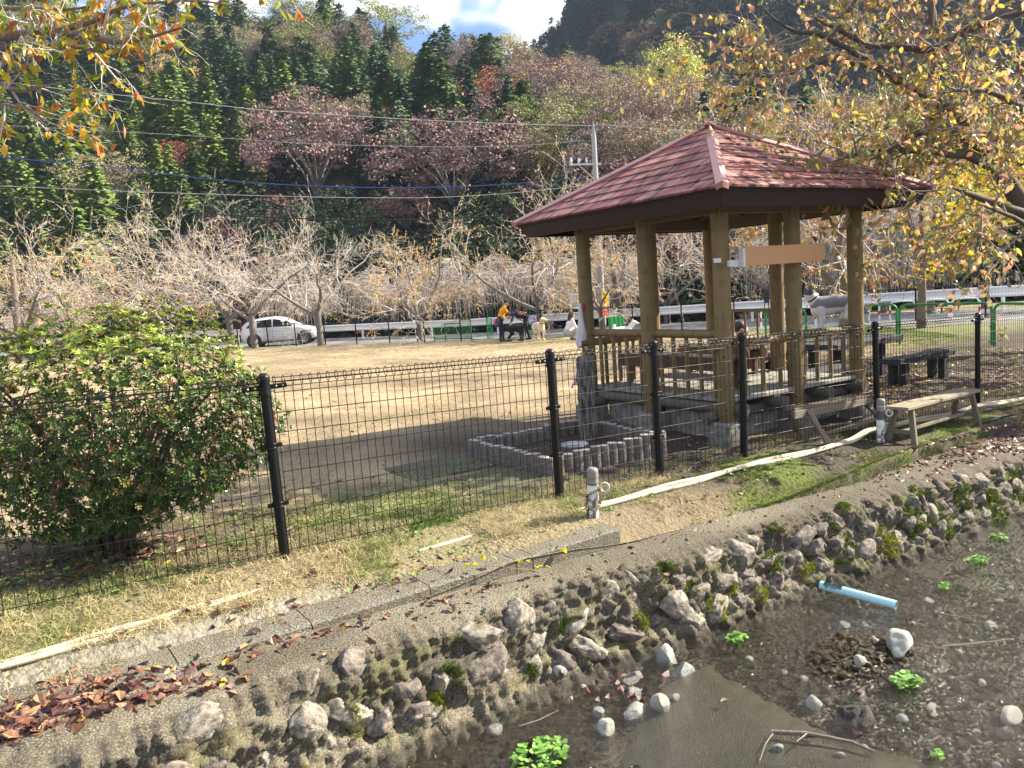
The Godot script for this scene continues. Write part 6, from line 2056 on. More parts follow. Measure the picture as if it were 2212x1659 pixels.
	solo("ring_toy", "purple ring toy held in the bending person's hand", "dog toy", tor, M.cloth, at(1149, 692, 32.0), Basis(Vector3.UP, 0.4))
	# squatting woman in white
	var sq := {"hip": Vector3(-0.12, 0.30, 0), "chest": Vector3(0.02, 0.60, 0), "neck": Vector3(0.06, 0.76, 0), "head": Vector3(0.10, 0.91, 0), "face": Vector3(0.9, -0.3, -0.2).normalized(), "up": Vector3(0.3, 0.95, 0).normalized(),
		"arms": [[Vector3(0.06, 0.71, -0.18), Vector3(0.18, 0.46, -0.22), Vector3(0.36, 0.44, -0.12)], [Vector3(0.06, 0.71, 0.18), Vector3(0.16, 0.46, 0.22), Vector3(0.36, 0.42, 0.12)]],
		"legs": [[Vector3(-0.1, 0.3, -0.09), Vector3(0.30, 0.43, -0.12), Vector3(0.08, 0.085, -0.11), Vector3(0.24, 0.05, -0.12)], [Vector3(-0.1, 0.3, 0.09), Vector3(0.30, 0.40, 0.13), Vector3(0.08, 0.085, 0.11), Vector3(0.24, 0.05, 0.13)]]}
	p = at(1233, 736, 29.3)
	p.y = ground(p.x, p.z)
	var hc := Color(0.06, 0.028, 0.022)
	person("woman in a white top squatting on the lawn beside the carrier bag", p, 0.25, sq, {"skin": skin, "top": Color(0.66, 0.64, 0.62), "trousers": Color(0.36, 0.34, 0.33), "shoes": Color(0.1, 0.1, 0.1), "hair": hc, "long": false, "hairlocks": [[Vector3(0.04, 0.92, 0.05), Vector3(-0.01, 0.62, 0.08), 0.075, 0.05, hc], [Vector3(0.04, 0.92, -0.05), Vector3(-0.01, 0.66, -0.08), 0.075, 0.05, hc]]})
	# behind the shelter, crouched
	p = at(1590, 815, 12.4)
	p.y = ground(p.x, p.z) - 0.12
	person("crouching person in burgundy and navy half hidden behind the shelter's front post", p, -0.4, sq, {"skin": skin, "top": Color(0.13, 0.025, 0.045), "trousers": Color(0.02, 0.025, 0.05), "shoes": Color(0.05, 0.05, 0.05), "hair": Color(0.035, 0.022, 0.018)})
	# far off behind the bush, only a pale hat shows
	var up := {"hip": Vector3(0, 0.90, 0), "chest": Vector3(0.02, 1.26, 0), "neck": Vector3(0.03, 1.43, 0), "head": Vector3(0.04, 1.57, 0), "face": Vector3(1, -0.05, 0.1).normalized(), "up": Vector3.UP,
		"arms": [[Vector3(0.03, 1.38, -0.19), Vector3(0.0, 1.10, -0.24), Vector3(0.12, 0.88, -0.2)], [Vector3(0.03, 1.38, 0.19), Vector3(0.0, 1.10, 0.24), Vector3(0.12, 0.88, 0.2)]],
		"legs": [[Vector3(0, 0.88, -0.09), Vector3(0.02, 0.47, -0.1), Vector3(0.1, 0.085, -0.11), Vector3(0.26, 0.05, -0.12)], [Vector3(0, 0.88, 0.09), Vector3(0.0, 0.47, 0.1), Vector3(-0.12, 0.085, 0.11), Vector3(0.04, 0.05, 0.12)]]}
	var hp := at(347, 700, 41.0)
	p = Vector3(hp.x, hp.y - 1.60, hp.z)
	o = person("distant person in a white hat mostly hidden behind the green bush", p, 0.3, up, {"skin": skin, "top": Color(0.5, 0.48, 0.45), "trousers": Color(0.06, 0.06, 0.08), "shoes": Color(0.05, 0.05, 0.05), "hair": Color(0.03, 0.03, 0.03)})
	var hat := MB.new()
	hat.lathe(Vector3.ZERO, [Vector2(0.2, -0.03), Vector2(0.12, 0.0), Vector2(0.115, 0.07), Vector2(0.07, 0.12), Vector2(0.0, 0.13)], 16, Color(0.75, 0.74, 0.72))
	part("hat", hat, M.cloth, o, Vector3(0.03, 1.62, 0))

# ---------------------------------------------------------------- dogs
func dog(label: String, at_p: Vector3, yaw: float, sc: float, C: Dictionary, headp := Vector3(0.42, 0.70, 0), face := Vector3(1, -0.15, 0), lying := false) -> Node3D:
	var o := thing("dog", label, "dog", at_p, Basis(Vector3.UP, yaw).scaled_local(Vector3.ONE * sc))
	var a: Color = C.back
	var b: Color = C.belly
	var f := face.normalized()
	var s := f.cross(Vector3.UP).normalized()
	var u := s.cross(f)
	var dy := -0.30 if lying else 0.0
	var y := Vector3(0, dy, 0)
	var B := [
		[Vector3(0.20, 0.53, 0) + y, Vector3(-0.05, 0.55, 0) + y, 0.125, 0.11, a], [Vector3(-0.05, 0.55, 0) + y, Vector3(-0.30, 0.55, 0) + y, 0.11, 0.105, a],
		[Vector3(0.22, 0.44, 0) + y, Vector3(0.05, 0.45, 0) + y, 0.105, 0.09, b], [Vector3(0.05, 0.45, 0) + y, Vector3(-0.2, 0.48, 0) + y, 0.09, 0.07, b],
		[Vector3(0.24, 0.56, 0) + y, headp + Vector3(0, -0.02, 0), 0.10, 0.075, C.get("neck", a)],
		[headp, headp + f * 0.05, 0.078, 0.07, C.get("head", a)],
		[headp + f * 0.08 - u * 0.02, headp + f * 0.17 - u * 0.03, 0.045, 0.034, C.get("muzzle", a)],
	]
	for k in [-1, 1]:
		if C.get("prick", false): B.append([headp + s * 0.05 * k + u * 0.06 - f * 0.02, headp + s * 0.06 * k + u * 0.14 - f * 0.02, 0.028, 0.008, C.get("head", a)])
		else: B.append([headp + s * 0.07 * k + u * 0.04 - f * 0.02, headp + s * 0.095 * k - u * 0.06, 0.024, 0.02, C.get("ear", a)])
		var z: float = 0.075 * k
		if lying:
			B.append([Vector3(0.22, 0.16, z), Vector3(0.14, 0.05, z * 1.2), 0.05, 0.035, a])
			B.append([Vector3(0.14, 0.05, z * 1.2), Vector3(0.36, 0.035, z * 1.2), 0.033, 0.03, b])
			B.append([Vector3(-0.28, 0.2, z), Vector3(-0.12, 0.14, z * 1.7), 0.085, 0.06, a])
			B.append([Vector3(-0.12, 0.14, z * 1.7), Vector3(-0.30, 0.04, z * 1.8), 0.05, 0.03, a])
			B.append([Vector3(-0.30, 0.04, z * 1.8), Vector3(-0.14, 0.03, z * 1.8), 0.03, 0.028, b])
		else:
			B.append([Vector3(0.20, 0.46, z), Vector3(0.17, 0.30, z), 0.06, 0.042, C.get("leg", a)])
			B.append([Vector3(0.17, 0.30, z), Vector3(0.19, 0.05, z), 0.036, 0.026, C.get("leg", a)])
			B.append([Vector3(0.19, 0.03, z), Vector3(0.24, 0.025, z), 0.03, 0.027, C.get("leg", a)])
			B.append([Vector3(-0.29, 0.50, z), Vector3(-0.20, 0.32, z), 0.09, 0.052, C.get("leg", a)])
			B.append([Vector3(-0.20, 0.32, z), Vector3(-0.37, 0.18, z), 0.046, 0.027, C.get("leg", a)])
			B.append([Vector3(-0.37, 0.18, z), Vector3(-0.35, 0.04, z), 0.026, 0.024, C.get("leg", a)])
			B.append([Vector3(-0.35, 0.028, z), Vector3(-0.29, 0.025, z), 0.03, 0.027, C.get("leg", a)])
	for q in C.get("tail", [[Vector3(-0.38, 0.58, 0), Vector3(-0.58, 0.50, 0), 0.035, 0.016, a]]): B.append([q[0] + y, q[1] + y, q[2], q[3], q[4]])
	part("body", body(B, 0.016, 0.035), M.fur, o)
	var nm := MB.new()
	nm.lathe(Vector3.ZERO, [Vector2(0.018, 0.0), Vector2(0.014, 0.012), Vector2(0.0, 0.016)], 8, Color(0.015, 0.012, 0.012))
	part("nose", nm, M.plain, o, headp + f * 0.20 - u * 0.02, basis_y(f))
	for k in [-1, 1]:
		var em := MB.new()
		em.lathe(Vector3.ZERO, [Vector2(0.011, 0.0), Vector2(0.008, 0.006), Vector2(0.0, 0.008)], 8, Color(0.015, 0.01, 0.008))
		part("eye", em, M.plain, o, headp + f * 0.108 + s * 0.034 * k + u * 0.024, basis_y(f))
	if C.has("collar"):
		var cm := MB.new()
		var ax: Vector3 = (headp - (Vector3(0.24, 0.56, 0) + y)).normalized()
		cm.lathe(Vector3.ZERO, [Vector2(0.092, -0.014), Vector2(0.095, 0.0), Vector2(0.092, 0.014)], 16, C.collar)
		part("collar", cm, M.plain, o, (Vector3(0.24, 0.56, 0) + y).lerp(headp, 0.5), basis_y(ax))
	return o

func build_dogs() -> void:
	M.fur = mat(0.9, Color.WHITE, null, 1.0, bump_fine, 0.4)
	var p := at(1118, 737, 31.6)
	p.y = ground(p.x, p.z)
	var k := Color(0.012, 0.012, 0.013)
	dog("black labrador standing between the two people", p, -0.5, 1.0, {"back": k, "belly": k, "collar": Color(0.3, 0.05, 0.03)}, Vector3(0.42, 0.68, 0), Vector3(0.6, -0.25, 0.75))
	p = at(1166, 737, 30.8)
	p.y = ground(p.x, p.z)
	var cr := Color(0.62, 0.50, 0.34)
	dog("cream labrador facing the camera beside the bending person", p, -PI * 0.5 + 0.35, 1.08, {"back": cr, "belly": Color(0.66, 0.56, 0.42), "ear": Color(0.5, 0.36, 0.2), "collar": Color(0.08, 0.05, 0.05)}, Vector3(0.36, 0.76, 0), Vector3(0.6, -0.1, -0.8))
	p = at(1345, 707, 29.0)
	p.y = ground(p.x, p.z)
	var wh := Color(0.68, 0.67, 0.64)
	dog("white prick-eared dog lying near the green bag beyond the shelter", p, 0.2, 1.05, {"back": wh, "belly": wh, "prick": true, "tail": [[Vector3(-0.36, 0.55, 0), Vector3(-0.3, 0.72, 0), 0.05, 0.05, wh]]}, Vector3(0.40, 0.47, 0), Vector3(1, -0.05, 0.3), true)
	# the husky on the picnic table
	var g := Color(0.17, 0.165, 0.165)
	var l := Color(0.56, 0.54, 0.52)
	var tp := sn(9.62, -2.66, 0.0)
	tp = Vector3(5.08, -1.125, -12.55)
	dog("grey and white husky standing on the dark picnic table", tp, PI - 0.12, 1.0, {"back": g, "belly": l, "neck": l, "head": Color(0.06, 0.06, 0.065), "muzzle": l, "leg": l, "prick": true, "collar": Color(0.05, 0.04, 0.04), "tail": [[Vector3(-0.38, 0.56, 0), Vector3(-0.50, 0.36, 0), 0.05, 0.055, g], [Vector3(-0.50, 0.36, 0), Vector3(-0.52, 0.22, 0), 0.055, 0.03, l]]}, Vector3(0.34, 0.70, 0.0), Vector3(-0.75, 0.05, 0.6))

# ---------------------------------------------------------------- furniture and small things
func build_furniture() -> void:
	# weathered bench on the walkway
	var a := sn(5.66, 0.445)
	var b := sn(7.08, 0.315)
	var ctr := (a + b) * 0.5
	var dir := (b - a)
	dir.y = 0
	dir = dir.normalized()
	var bb := Basis(dir, Vector3.UP, dir.cross(Vector3.UP))
	var base := Vector3(ctr.x, ctr.y - 0.055, ctr.z)
	var o := thing("small_bench", "small weathered plank bench on splayed legs beside the mesh fence", "bench", base, bb * Basis(Vector3(0, 0, 1), -0.03))
	var wd := Color(0.36, 0.31, 0.23)
	var m := MB.new()
	for k in 12:   # a slightly cupped plank
		m.box(Vector3(-0.745 + k * 0.1355, 0.352 + 0.006 * sin(k * 0.5), 0), Vector3(0.0678, 0.014, 0.105), Basis(), wd, 0.0)
	var seat := MB.new()
	seat.box(Vector3(0, 0.352, 0), Vector3(0.82, 0.015, 0.108), Basis(), wd, 0.004)
	part("seat_plank", seat, M.grain, o)
	for sx in [-1, 1]:
		for sz in [-1, 1]:
			var lm := MB.new()
			var p0 := Vector3(sx * 0.68, 0.335, sz * 0.07)
			var p1 := Vector3(sx * 0.73, -0.02, sz * 0.13)
			var d := (p1 - p0)
			lm.box((p0 + p1) * 0.5, Vector3(0.02, d.length() * 0.5, 0.024), basis_y(d), wd * 0.72, 0.003)
			part("leg", lm, M.grain, o)
		var st := MB.new()
		st.box(Vector3(sx * 0.70, 0.12, 0), Vector3(0.014, 0.022, 0.10), Basis(), wd * 0.75, 0.002)
		part("stretcher", st, M.grain, o)
	var lg := MB.new()
	lg.box(Vector3(0, 0.125, 0), Vector3(0.69, 0.014, 0.02), Basis(), wd * 0.85, 0.002)
	part("long_stretcher", lg, M.grain, o)
	var tr := MB.new()
	tr.box(Vector3(0, 0.325, 0.075), Vector3(0.70, 0.014, 0.01), Basis(), wd * 0.6, 0.002)
	part("rail", tr, M.grain, o)
	# broken wooden frame leaning behind the fence
	var f := thing("wooden_frame", "collapsed grey wooden trestle frame leaning behind the mesh fence by the shelter", "frame", at(1800, 950, 7.7))
	var fw := Color(0.27, 0.22, 0.17)
	for q in [[1708, 884, 7.25, 1889, 851, 8.0, 0.012, 0.045], [1715, 897, 7.2, 1889, 864, 7.95, 0.035, 0.012], [1746, 888, 7.3, 1790, 958, 7.1, 0.02, 0.02], [1712, 893, 7.4, 1744, 968, 7.5, 0.02, 0.02], [1866, 868, 8.0, 1900, 902, 7.7, 0.018, 0.018], [1742, 950, 7.45, 1895, 905, 7.95, 0.014, 0.022]]:
		var p0 := at(q[0], q[1], q[2])
		var p1 := at(q[3], q[4], q[5])
		var bm := MB.new()
		bm.box((p0 + p1) * 0.5, Vector3(q[6], (p1 - p0).length() * 0.5, q[7]), basis_y(p1 - p0), fw * rr(0.85, 1.2), 0.003)
		part("timber", bm, M.grain, f, -f.position)
	# picnic table and its two benches
	var dk := Color(0.05, 0.05, 0.056)
	var tb := thing("picnic_table", "heavy dark grey picnic table under the husky", "table", Vector3(5.13, -1.76, -12.15), SNB)
	for k in 3:
		var s := MB.new()
		s.box(Vector3(0, 0.585, -0.27 + k * 0.27), Vector3(0.86, 0.045, 0.132), Basis(), dk, 0.01)
		part("tabletop_plank", s, M.wood, tb)
	for sx in [-0.55, 0.55]:
		for sz in [-0.2, 0.2]:
			var s := MB.new()
			s.box(Vector3(sx, 0.27, sz), Vector3(0.06, 0.27, 0.06), Basis(), dk * 0.8, 0.008)
			part("leg", s, M.wood, tb)
	for q in [[9.15, 10.62, -1.72, "dark slab park bench in front of the picnic table's right end"], [6.95, 8.0, -1.62, "dark slab park bench between the shelter and the picnic table"], [8.6, 9.6, -3.5, "dark slab park bench on the far side of the picnic table"]]:
		var c := sn((q[0] + q[1]) * 0.5, q[2])
		var g := ground(c.x, c.z)
		var hl: float = (q[1] - q[0]) * 0.5
		var be := thing("park_bench", q[3], "bench", Vector3(c.x, g, c.z), SNB)
		var s := MB.new()
		s.box(Vector3(0, 0.36, 0), Vector3(hl, 0.04, 0.15), Basis(), dk, 0.01)
		part("seat", s, M.wood, be)
		for sx in [-1, 1]:
			for sz in [-0.08, 0.08]:
				var l := MB.new()
				l.box(Vector3(sx * (hl - 0.22), 0.16, sz), Vector3(0.055, 0.17, 0.05), Basis(), dk * 0.8, 0.006)
				part("leg", l, M.wood, be)
	# folding green net panels by the people
	var gm := mat(0.5, L(0.02, 0.20, 0.07))
	var gp := [[938, 724, 37.5], [962, 722, 37.0], [995, 720, 36.6], [1018, 719, 36.3], [1053, 717, 36.0], [1063, 716, 37.0]]
	var gpost := []
	for q in gp:
		var p := at(q[0], q[1], q[2])
		gpost.append(ng(p.x, p.z))
	var gp2 := [at(1135, 720, 36.0), at(1158, 719, 35.6)]
	for i in 6:
		var p0: Vector3 = gpost[i] if i < 5 else ng(gp2[0].x, gp2[0].z)
		var p1: Vector3 = gpost[i + 1] if i < 5 else ng(gp2[1].x, gp2[1].z)
		if i == 3: continue
		var h: float = [0.62, 0.80, 0.95, 0.95, 0.95, 0.95][i]
		var pn := thing("net_barrier", ["low sloping green net panel at the left end of its row", "second green net panel of the row left of the people", "middle green net panel left of the people", "", "green net panel nearest the person in orange", "green net panel behind the cream labrador"][i], "fence panel", p0)
		var fr := MB.new()
		var d := p1 - p0
		for q in [[Vector3.ZERO, Vector3(0, h, 0)], [d, d + Vector3(0, h, 0)], [Vector3(0, h, 0), d + Vector3(0, h, 0)], [Vector3(0, 0.1, 0), d + Vector3(0, 0.1, 0)]]:
			fr.bar(q[0], q[1], 0.028, 0.028, 6, white)
		part("frame", fr, gm, pn)
		var nt := MB.new()
		for k in 14: nt.bar(d * k / 14.0 + Vector3(0, 0.1, 0), d * k / 14.0 + Vector3(0, h, 0), 0.004, 0.004, 3, white)
		for k in 10: nt.bar(Vector3(0, 0.1 + (h - 0.1) * k / 10.0, 0), d + Vector3(0, 0.1 + (h - 0.1) * k / 10.0, 0), 0.004, 0.004, 3, white)
		part("net", nt, gm, pn)
	# green tube hoops on the right lawn
	for q in [[1655, 1742, 742, 19.0, "left green tube hoop railing behind the shelter"], [1776, 1938, 752, 18.0, "middle green tube hoop railing right of the shelter post"], [1944, 2142, 756, 16.6, "right-hand green tube hoop railing on the lawn"], [2148, 2330, 764, 15.4, "green tube hoop railing cut by the photo's right border"]]:
		var p0 := at(q[0], q[2], q[3] + 0.5)
		var p1 := at(q[1], q[2], q[3] - 0.5)
		p0 = ng(p0.x, p0.z)
		p1 = ng(p1.x, p1.z)
		var d := p1 - p0
		var e := d.normalized()
		var hh := 0.84
		var pts := PackedVector3Array([Vector3(0, -0.1, 0), Vector3(0, hh - 0.14, 0)])
		for k in 5: pts.append(e * (0.14 - 0.14 * cos((k + 1) * PI / 10.0)) + Vector3(0, hh - 0.14 + 0.14 * sin((k + 1) * PI / 10.0), 0))
		for k in 5: pts.append(d - e * (0.14 - 0.14 * sin(k * PI / 10.0)) + Vector3(0, hh - 0.14 + 0.14 * cos(k * PI / 10.0), 0))
		pts.append(d + Vector3(0, hh - 0.14, 0))
		pts.append(d + Vector3(0, -0.1, 0))
		var rs := PackedFloat32Array()
		rs.resize(pts.size())
		rs.fill(0.026)
		var hm := MB.new()
		hm.tube(pts, rs, 10, white)
		solo("hoop_railing", q[4], "railing", hm, gm, p0)
	# white parking hoops by the far road
	for q in [[1668, 672, 27.5], [1735, 668, 27.2], [1872, 666, 26.8], [1950, 663, 26.2], [2020, 661, 25.4], [2085, 658, 24.6], [1120, 704, 36.0]]:
		var p := at(q[0], q[1], q[2])
		p = Vector3(p.x, rail_y(p.x, p.z), p.z)
		var wm := MB.new()
		var pts := PackedVector3Array([Vector3(-0.38, -0.1, 0), Vector3(-0.38, 0.42, 0), Vector3(-0.3, 0.52, 0), Vector3(0, 0.54, 0), Vector3(0.3, 0.52, 0), Vector3(0.38, 0.42, 0), Vector3(0.38, -0.1, 0)])
		var rs := PackedFloat32Array([0.03, 0.03, 0.03, 0.03, 0.03, 0.03, 0.03])
		wm.tube(pts, rs, 8, Color(0.72, 0.72, 0.72))
		for sx in [-0.38, 0.38]: wm.bar(Vector3(sx, 0.12, 0), Vector3(sx, 0.26, 0), 0.033, 0.033, 8, Color(0.45, 0.06, 0.03))
		var ord: int = [1668, 1735, 1872, 1950, 2020, 2085, 1120].find(q[0])
		solo("hoop_barrier", ["leftmost white tube hoop barrier, behind the shelter board", "white tube hoop barrier behind the husky's head", "white tube hoop barrier just right of the shelter's right post", "second white tube hoop barrier right of the shelter", "third white tube hoop barrier right of the shelter", "rightmost white tube hoop barrier before the guardrail", "white tube hoop barrier behind the two people"][ord], "barrier", wm, M.plain, p, Basis(Vector3.UP, -0.4), "")
	# notice boards and banner by the shelter's left posts
	for q in [[1247, 650, 33.0, 0.62, 0.62, Color(0.62, 0.6, 0.55), Color(0.16, 0.34, 0.27), "square notice board with small print above the squatting woman"], [1396, 655, 33.0, 0.36, 0.62, Color(0.66, 0.66, 0.66), Color(0.6, 0.6, 0.62), "narrow white notice board beside the shelter's middle left post"], [1656, 640, 30.0, 0.2, 0.5, Color(0.03, 0.03, 0.035), Color(0.03, 0.03, 0.035), "narrow black sign on a stake behind the shelter's board"], [1418, 640, 45.0, 0.01, 0.01, white, white, ""]]:
		if q[7] == "": continue
		var p := at(q[0], q[1], q[2])
		var g := ground(p.x, p.z)
		var sg := thing("notice_board", q[7], "sign", Vector3(p.x, g, p.z), Basis(Vector3.UP, 0.1))
		var h: float = p.y - g
		var pm := MB.new()
		pm.bar(Vector3(-q[3] * 0.4, 0, -0.03), Vector3(-q[3] * 0.4, h + q[4] * 0.4, -0.03), 0.02, 0.02, 6, Color(0.1, 0.1, 0.1))
		pm.bar(Vector3(q[3] * 0.4, 0, -0.03), Vector3(q[3] * 0.4, h + q[4] * 0.4, -0.03), 0.02, 0.02, 6, Color(0.1, 0.1, 0.1))
		part("posts", pm, M.plain, sg)
		var bm := MB.new()
		bm.box(Vector3(0, h, 0), Vector3(q[3] * 0.5, q[4] * 0.5, 0.012), Basis(), q[5], 0.004)
		part("board", bm, M.plain, sg)
		if q[3] > 0.3:
			var im := Image.create(64, 64, false, Image.FORMAT_RGB8)
			im.fill(L(q[5].r, q[5].g, q[5].b))
			var r := RandomNumberGenerator.new()
			r.seed = int(q[0])
			for line in 10:
				for x in range(6, 58):
					if r.randf() < 0.6:
						im.set_pixel(x, 6 + line * 4, L(0.16, 0.16, 0.16))
						im.set_pixel(x, 7 + line * 4, L(0.22, 0.22, 0.22))
			im.fill_rect(Rect2i(4, 48, 56, 13), L(q[6].r, q[6].g, q[6].b))
			var tm := mat(0.6)
			tm.albedo_texture = ImageTexture.create_from_image(im)
			var fm := MB.new()
			fm.quad(Vector3(-q[3] * 0.47, h + q[4] * 0.47, 0.0145), Vector3(q[3] * 0.47, h + q[4] * 0.47, 0.0145), Vector3(q[3] * 0.47, h - q[4] * 0.47, 0.0145), Vector3(-q[3] * 0.47, h - q[4] * 0.47, 0.0145), white, [Vector2(0, 0), Vector2(1, 0), Vector2(1, 1), Vector2(0, 1)])
			part("print", fm, tm, sg)
	var bp := at(1308, 655, 33.0)
	var bg := ground(bp.x, bp.z)
	var bn := thing("banner_flag", "tall yellow and red banner flag on a thin pole beside the green bag", "flag", Vector3(bp.x, bg, bp.z), Basis(Vector3.UP, 0.5))
	var pm2 := MB.new()
	pm2.bar(Vector3(0.18, 0, 0), Vector3(0.18, 1.75, 0), 0.012, 0.012, 6, Color(0.7, 0.7, 0.7))
	part("pole", pm2, M.plain, bn)
	var cm := MB.new()
	cm.box(Vector3(0, 1.42, 0), Vector3(0.17, 0.30, 0.004), Basis(), Color(0.72, 0.48, 0.03))
	cm.box(Vector3(0, 0.92, 0), Vector3(0.17, 0.198, 0.004), Basis(), Color(0.62, 0.12, 0.07))
	for k in 5: cm.box(Vector3(-0.03 + 0.03 * (k % 2), 1.62 - k * 0.16, 0.006), Vector3(0.06, 0.035, 0.002), Basis(Vector3(0, 0, 1), k * 0.7), Color(0.75, 0.72, 0.68) if k > 2 else Color(0.35, 0.06, 0.04))
	part("cloth", cm, M.plain, bn)
	var gb := at(1331, 700, 31.0)
	var bag := thing("tote_bag", "bright green sling bag standing by the road beyond the shelter", "bag", ng(gb.x, gb.z))
	var bgm := MB.new()
	for k in 7: bgm.box(Vector3(-0.24 + k * 0.08, 0.40, 0), Vector3(0.039, 0.33, 0.14), Basis(Vector3(0, 0, 1), 0.03), [Color(0.02, 0.28, 0.06), Color(0.10, 0.45, 0.14)][k % 2], 0.01)
	part("panel", bgm, M.plain, bag)
	# yard tap on the imitation-bark post
	var q := sn(3.42, -1.36)
	q.y = ground(q.x, q.z)
	var bkp := thing("water_stand", "water stand shaped like a bark-covered trunk inside the log edging", "water stand", q)
	var pmx := MB.new()
	pmx.smooth = true
	for i in 45:
		var t := i / 44.0
		for j in 40:
			var an := TAU * j / 40.0
			var rdg := absf(nz.get_noise_2d(cos(an) * 130.0 + 5, sin(an) * 130.0 + t * 60.0)) * 0.05
			var rad := 0.066 + rdg
			if i == 44: rad *= 0.75
			var v := smoothstep(0.0, 0.02, rdg)
			pmx.vert(Vector3(cos(an) * rad, t * 0.87 + (0.006 if i == 44 else 0.0), sin(an) * rad), Vector3.UP, c3(Vector3(0.045, 0.04, 0.036).lerp(Vector3(0.30, 0.27, 0.25), v)))
	for i in 44:
		for j in 40:
			var aa := i * 40 + j
			var b2 := i * 40 + (j + 1) % 40
			pmx.ix.append_array(PackedInt32Array([aa, b2, aa + 40, b2, b2 + 40, aa + 40]))
	var topc := pmx.vert(Vector3(0, 0.876, 0), Vector3.UP, Color(0.16, 0.14, 0.13))
	for j in 40: pmx.ix.append_array(PackedInt32Array([44 * 40 + j, 44 * 40 + (j + 1) % 40, topc]))
	part("bark_post", pmx, M.bark, bkp)
	var tap := MB.new()
	tap.tube(PackedVector3Array([Vector3(-0.05, 0.62, 0.0), Vector3(-0.12, 0.62, 0.01), Vector3(-0.135, 0.58, 0.01)]), PackedFloat32Array([0.011, 0.012, 0.010]), 10, Color(0.5, 0.5, 0.5))
	tap.bar(Vector3(-0.10, 0.62, 0.0), Vector3(-0.10, 0.665, 0.0), 0.007, 0.007, 8, Color(0.5, 0.5, 0.5))
	tap.bar(Vector3(-0.125, 0.668, 0.0), Vector3(-0.075, 0.668, 0.0), 0.006, 0.006, 8, Color(0.5, 0.5, 0.5), true)
	part("tap", tap, M.metal, bkp)
	# two mossy paving slabs
	for s in [[1.95, -1.62, 0.42, 0.34, "greenish mossy paving slab on the lawn, the farther one left of the log edging"], [2.05, -0.78, 0.46, 0.36, "greenish mossy paving slab on the lawn, the nearer one in front of the log edging"]]:
		var c := sn(s[0], s[1])
		c.y = ground(c.x, c.z) - 0.008
		var pm3 := MB.new()
		pm3.box(Vector3.ZERO, Vector3(s[2], 0.02, s[3]), Basis(), Color(0.62, 0.64, 0.46), 0.008)
		solo("paving_slab", s[4], "paving slab", pm3, M.conc, c, SNB)

# ---------------------------------------------------------------- pipes, posts
func build_pipes() -> void:
	var line := [[-2.6, 0.45, -0.045], [-1.41, 0.375, -0.045], [-0.83, 0.33, -0.04], [-0.5, 0.27, -0.035], [-0.11, 0.19, -0.045], [0.2, 0.165, -0.07], [0.46, 0.16, -0.045], [1.1, 0.17, -0.03], [1.7, 0.25, -0.02], [2.15, 0.31, 0.03], [3.0, 0.27, 0.035], [3.68, 0.225, 0.04], [4.6, 0.20, 0.035], [5.2, 0.185, 0.04], [5.6, 0.17, 0.10], [6.3, 0.14, 0.09], [7.0, 0.15, 0.08], [7.6, 0.17, 0.11], [8.2, 0.2, 0.10], [9.0, 0.22, 0.08], [11.0, 0.2, 0.06]]
	for k in 2:
		var pts := PackedVector3Array()
		var rs := PackedFloat32Array()
		var s := -2.6
		var i := 0
		while s < 11.0:
			var nn := 0.0
			var hh := 0.0
			for j in line.size() - 1:
				if s >= line[j][0] and s <= line[j + 1][0]:
					var t: float = (s - line[j][0]) / (line[j + 1][0] - line[j][0])
					t = t * t * (3.0 - 2.0 * t)
					nn = lerpf(line[j][1], line[j + 1][1], t)
					hh = lerpf(line[j][2], line[j + 1][2], t)
			nn += (0.034 + 0.008 * sin(s * 3.1)) * k
			hh += -0.032 + 0.006 * sin(s * 5.0 + k * 2.0) - 0.008 * k
			pts.append(sn(s, nn, hh))
			var rib := s < 2.4
			rs.append(0.0165 if (i % 2 == 0 or not rib) else 0.0140)
			i += 1
			s += 0.0065 if rib else 0.05
		var m := MB.new()
		m.tube(pts, rs, 10, Color(0.56, 0.50, 0.38))
		var pm := mat(0.6, Color.WHITE, ntex(61 + k, 0.03, [Vector3(0.55, 0.52, 0.46), Vector3(0.9, 0.88, 0.82), Vector3(1, 1, 1)], 256, 5), 4.0)
		var o := thing("conduit_pipe", ["cream corrugated conduit pipe along the fence foot, the one nearer the fence", "cream corrugated conduit pipe along the fence foot, the one nearer the stream"][k], "pipe", sn(0, 0.35))
		part("tube", m, pm, o, -o.position)
		if k == 1:
			for sx in [2.5, 3.1, 3.75, 4.4, 4.95, 6.0, 7.4, 8.4]:
				var j := 0
				var bp := sn(sx, pick([[2.15, 0.31], [3.0, 0.27], [3.68, 0.225], [4.6, 0.2], [5.2, 0.185], [5.6, 0.17], [6.3, 0.14], [7.0, 0.15], [7.6, 0.17], [8.2, 0.2]], sx) + 0.018, pick([[2.15, 0.03], [3.0, 0.035], [3.68, 0.04], [5.2, 0.04], [5.6, 0.10], [6.3, 0.09], [7.0, 0.08], [7.6, 0.11], [8.2, 0.1]], sx) - 0.035)
				var cm := MB.new()
				cm.lathe(Vector3.ZERO, [Vector2(0.0405, -0.004), Vector2(0.042, 0.0), Vector2(0.0405, 0.004)], 14, Color(0.06, 0.05, 0.04), Basis(Vector3(0, 0, 1), PI / 2))
				part("strap", cm, M.plain, o, bp - o.position, SNB * Basis.from_scale(Vector3(1, 0.62, 1)))

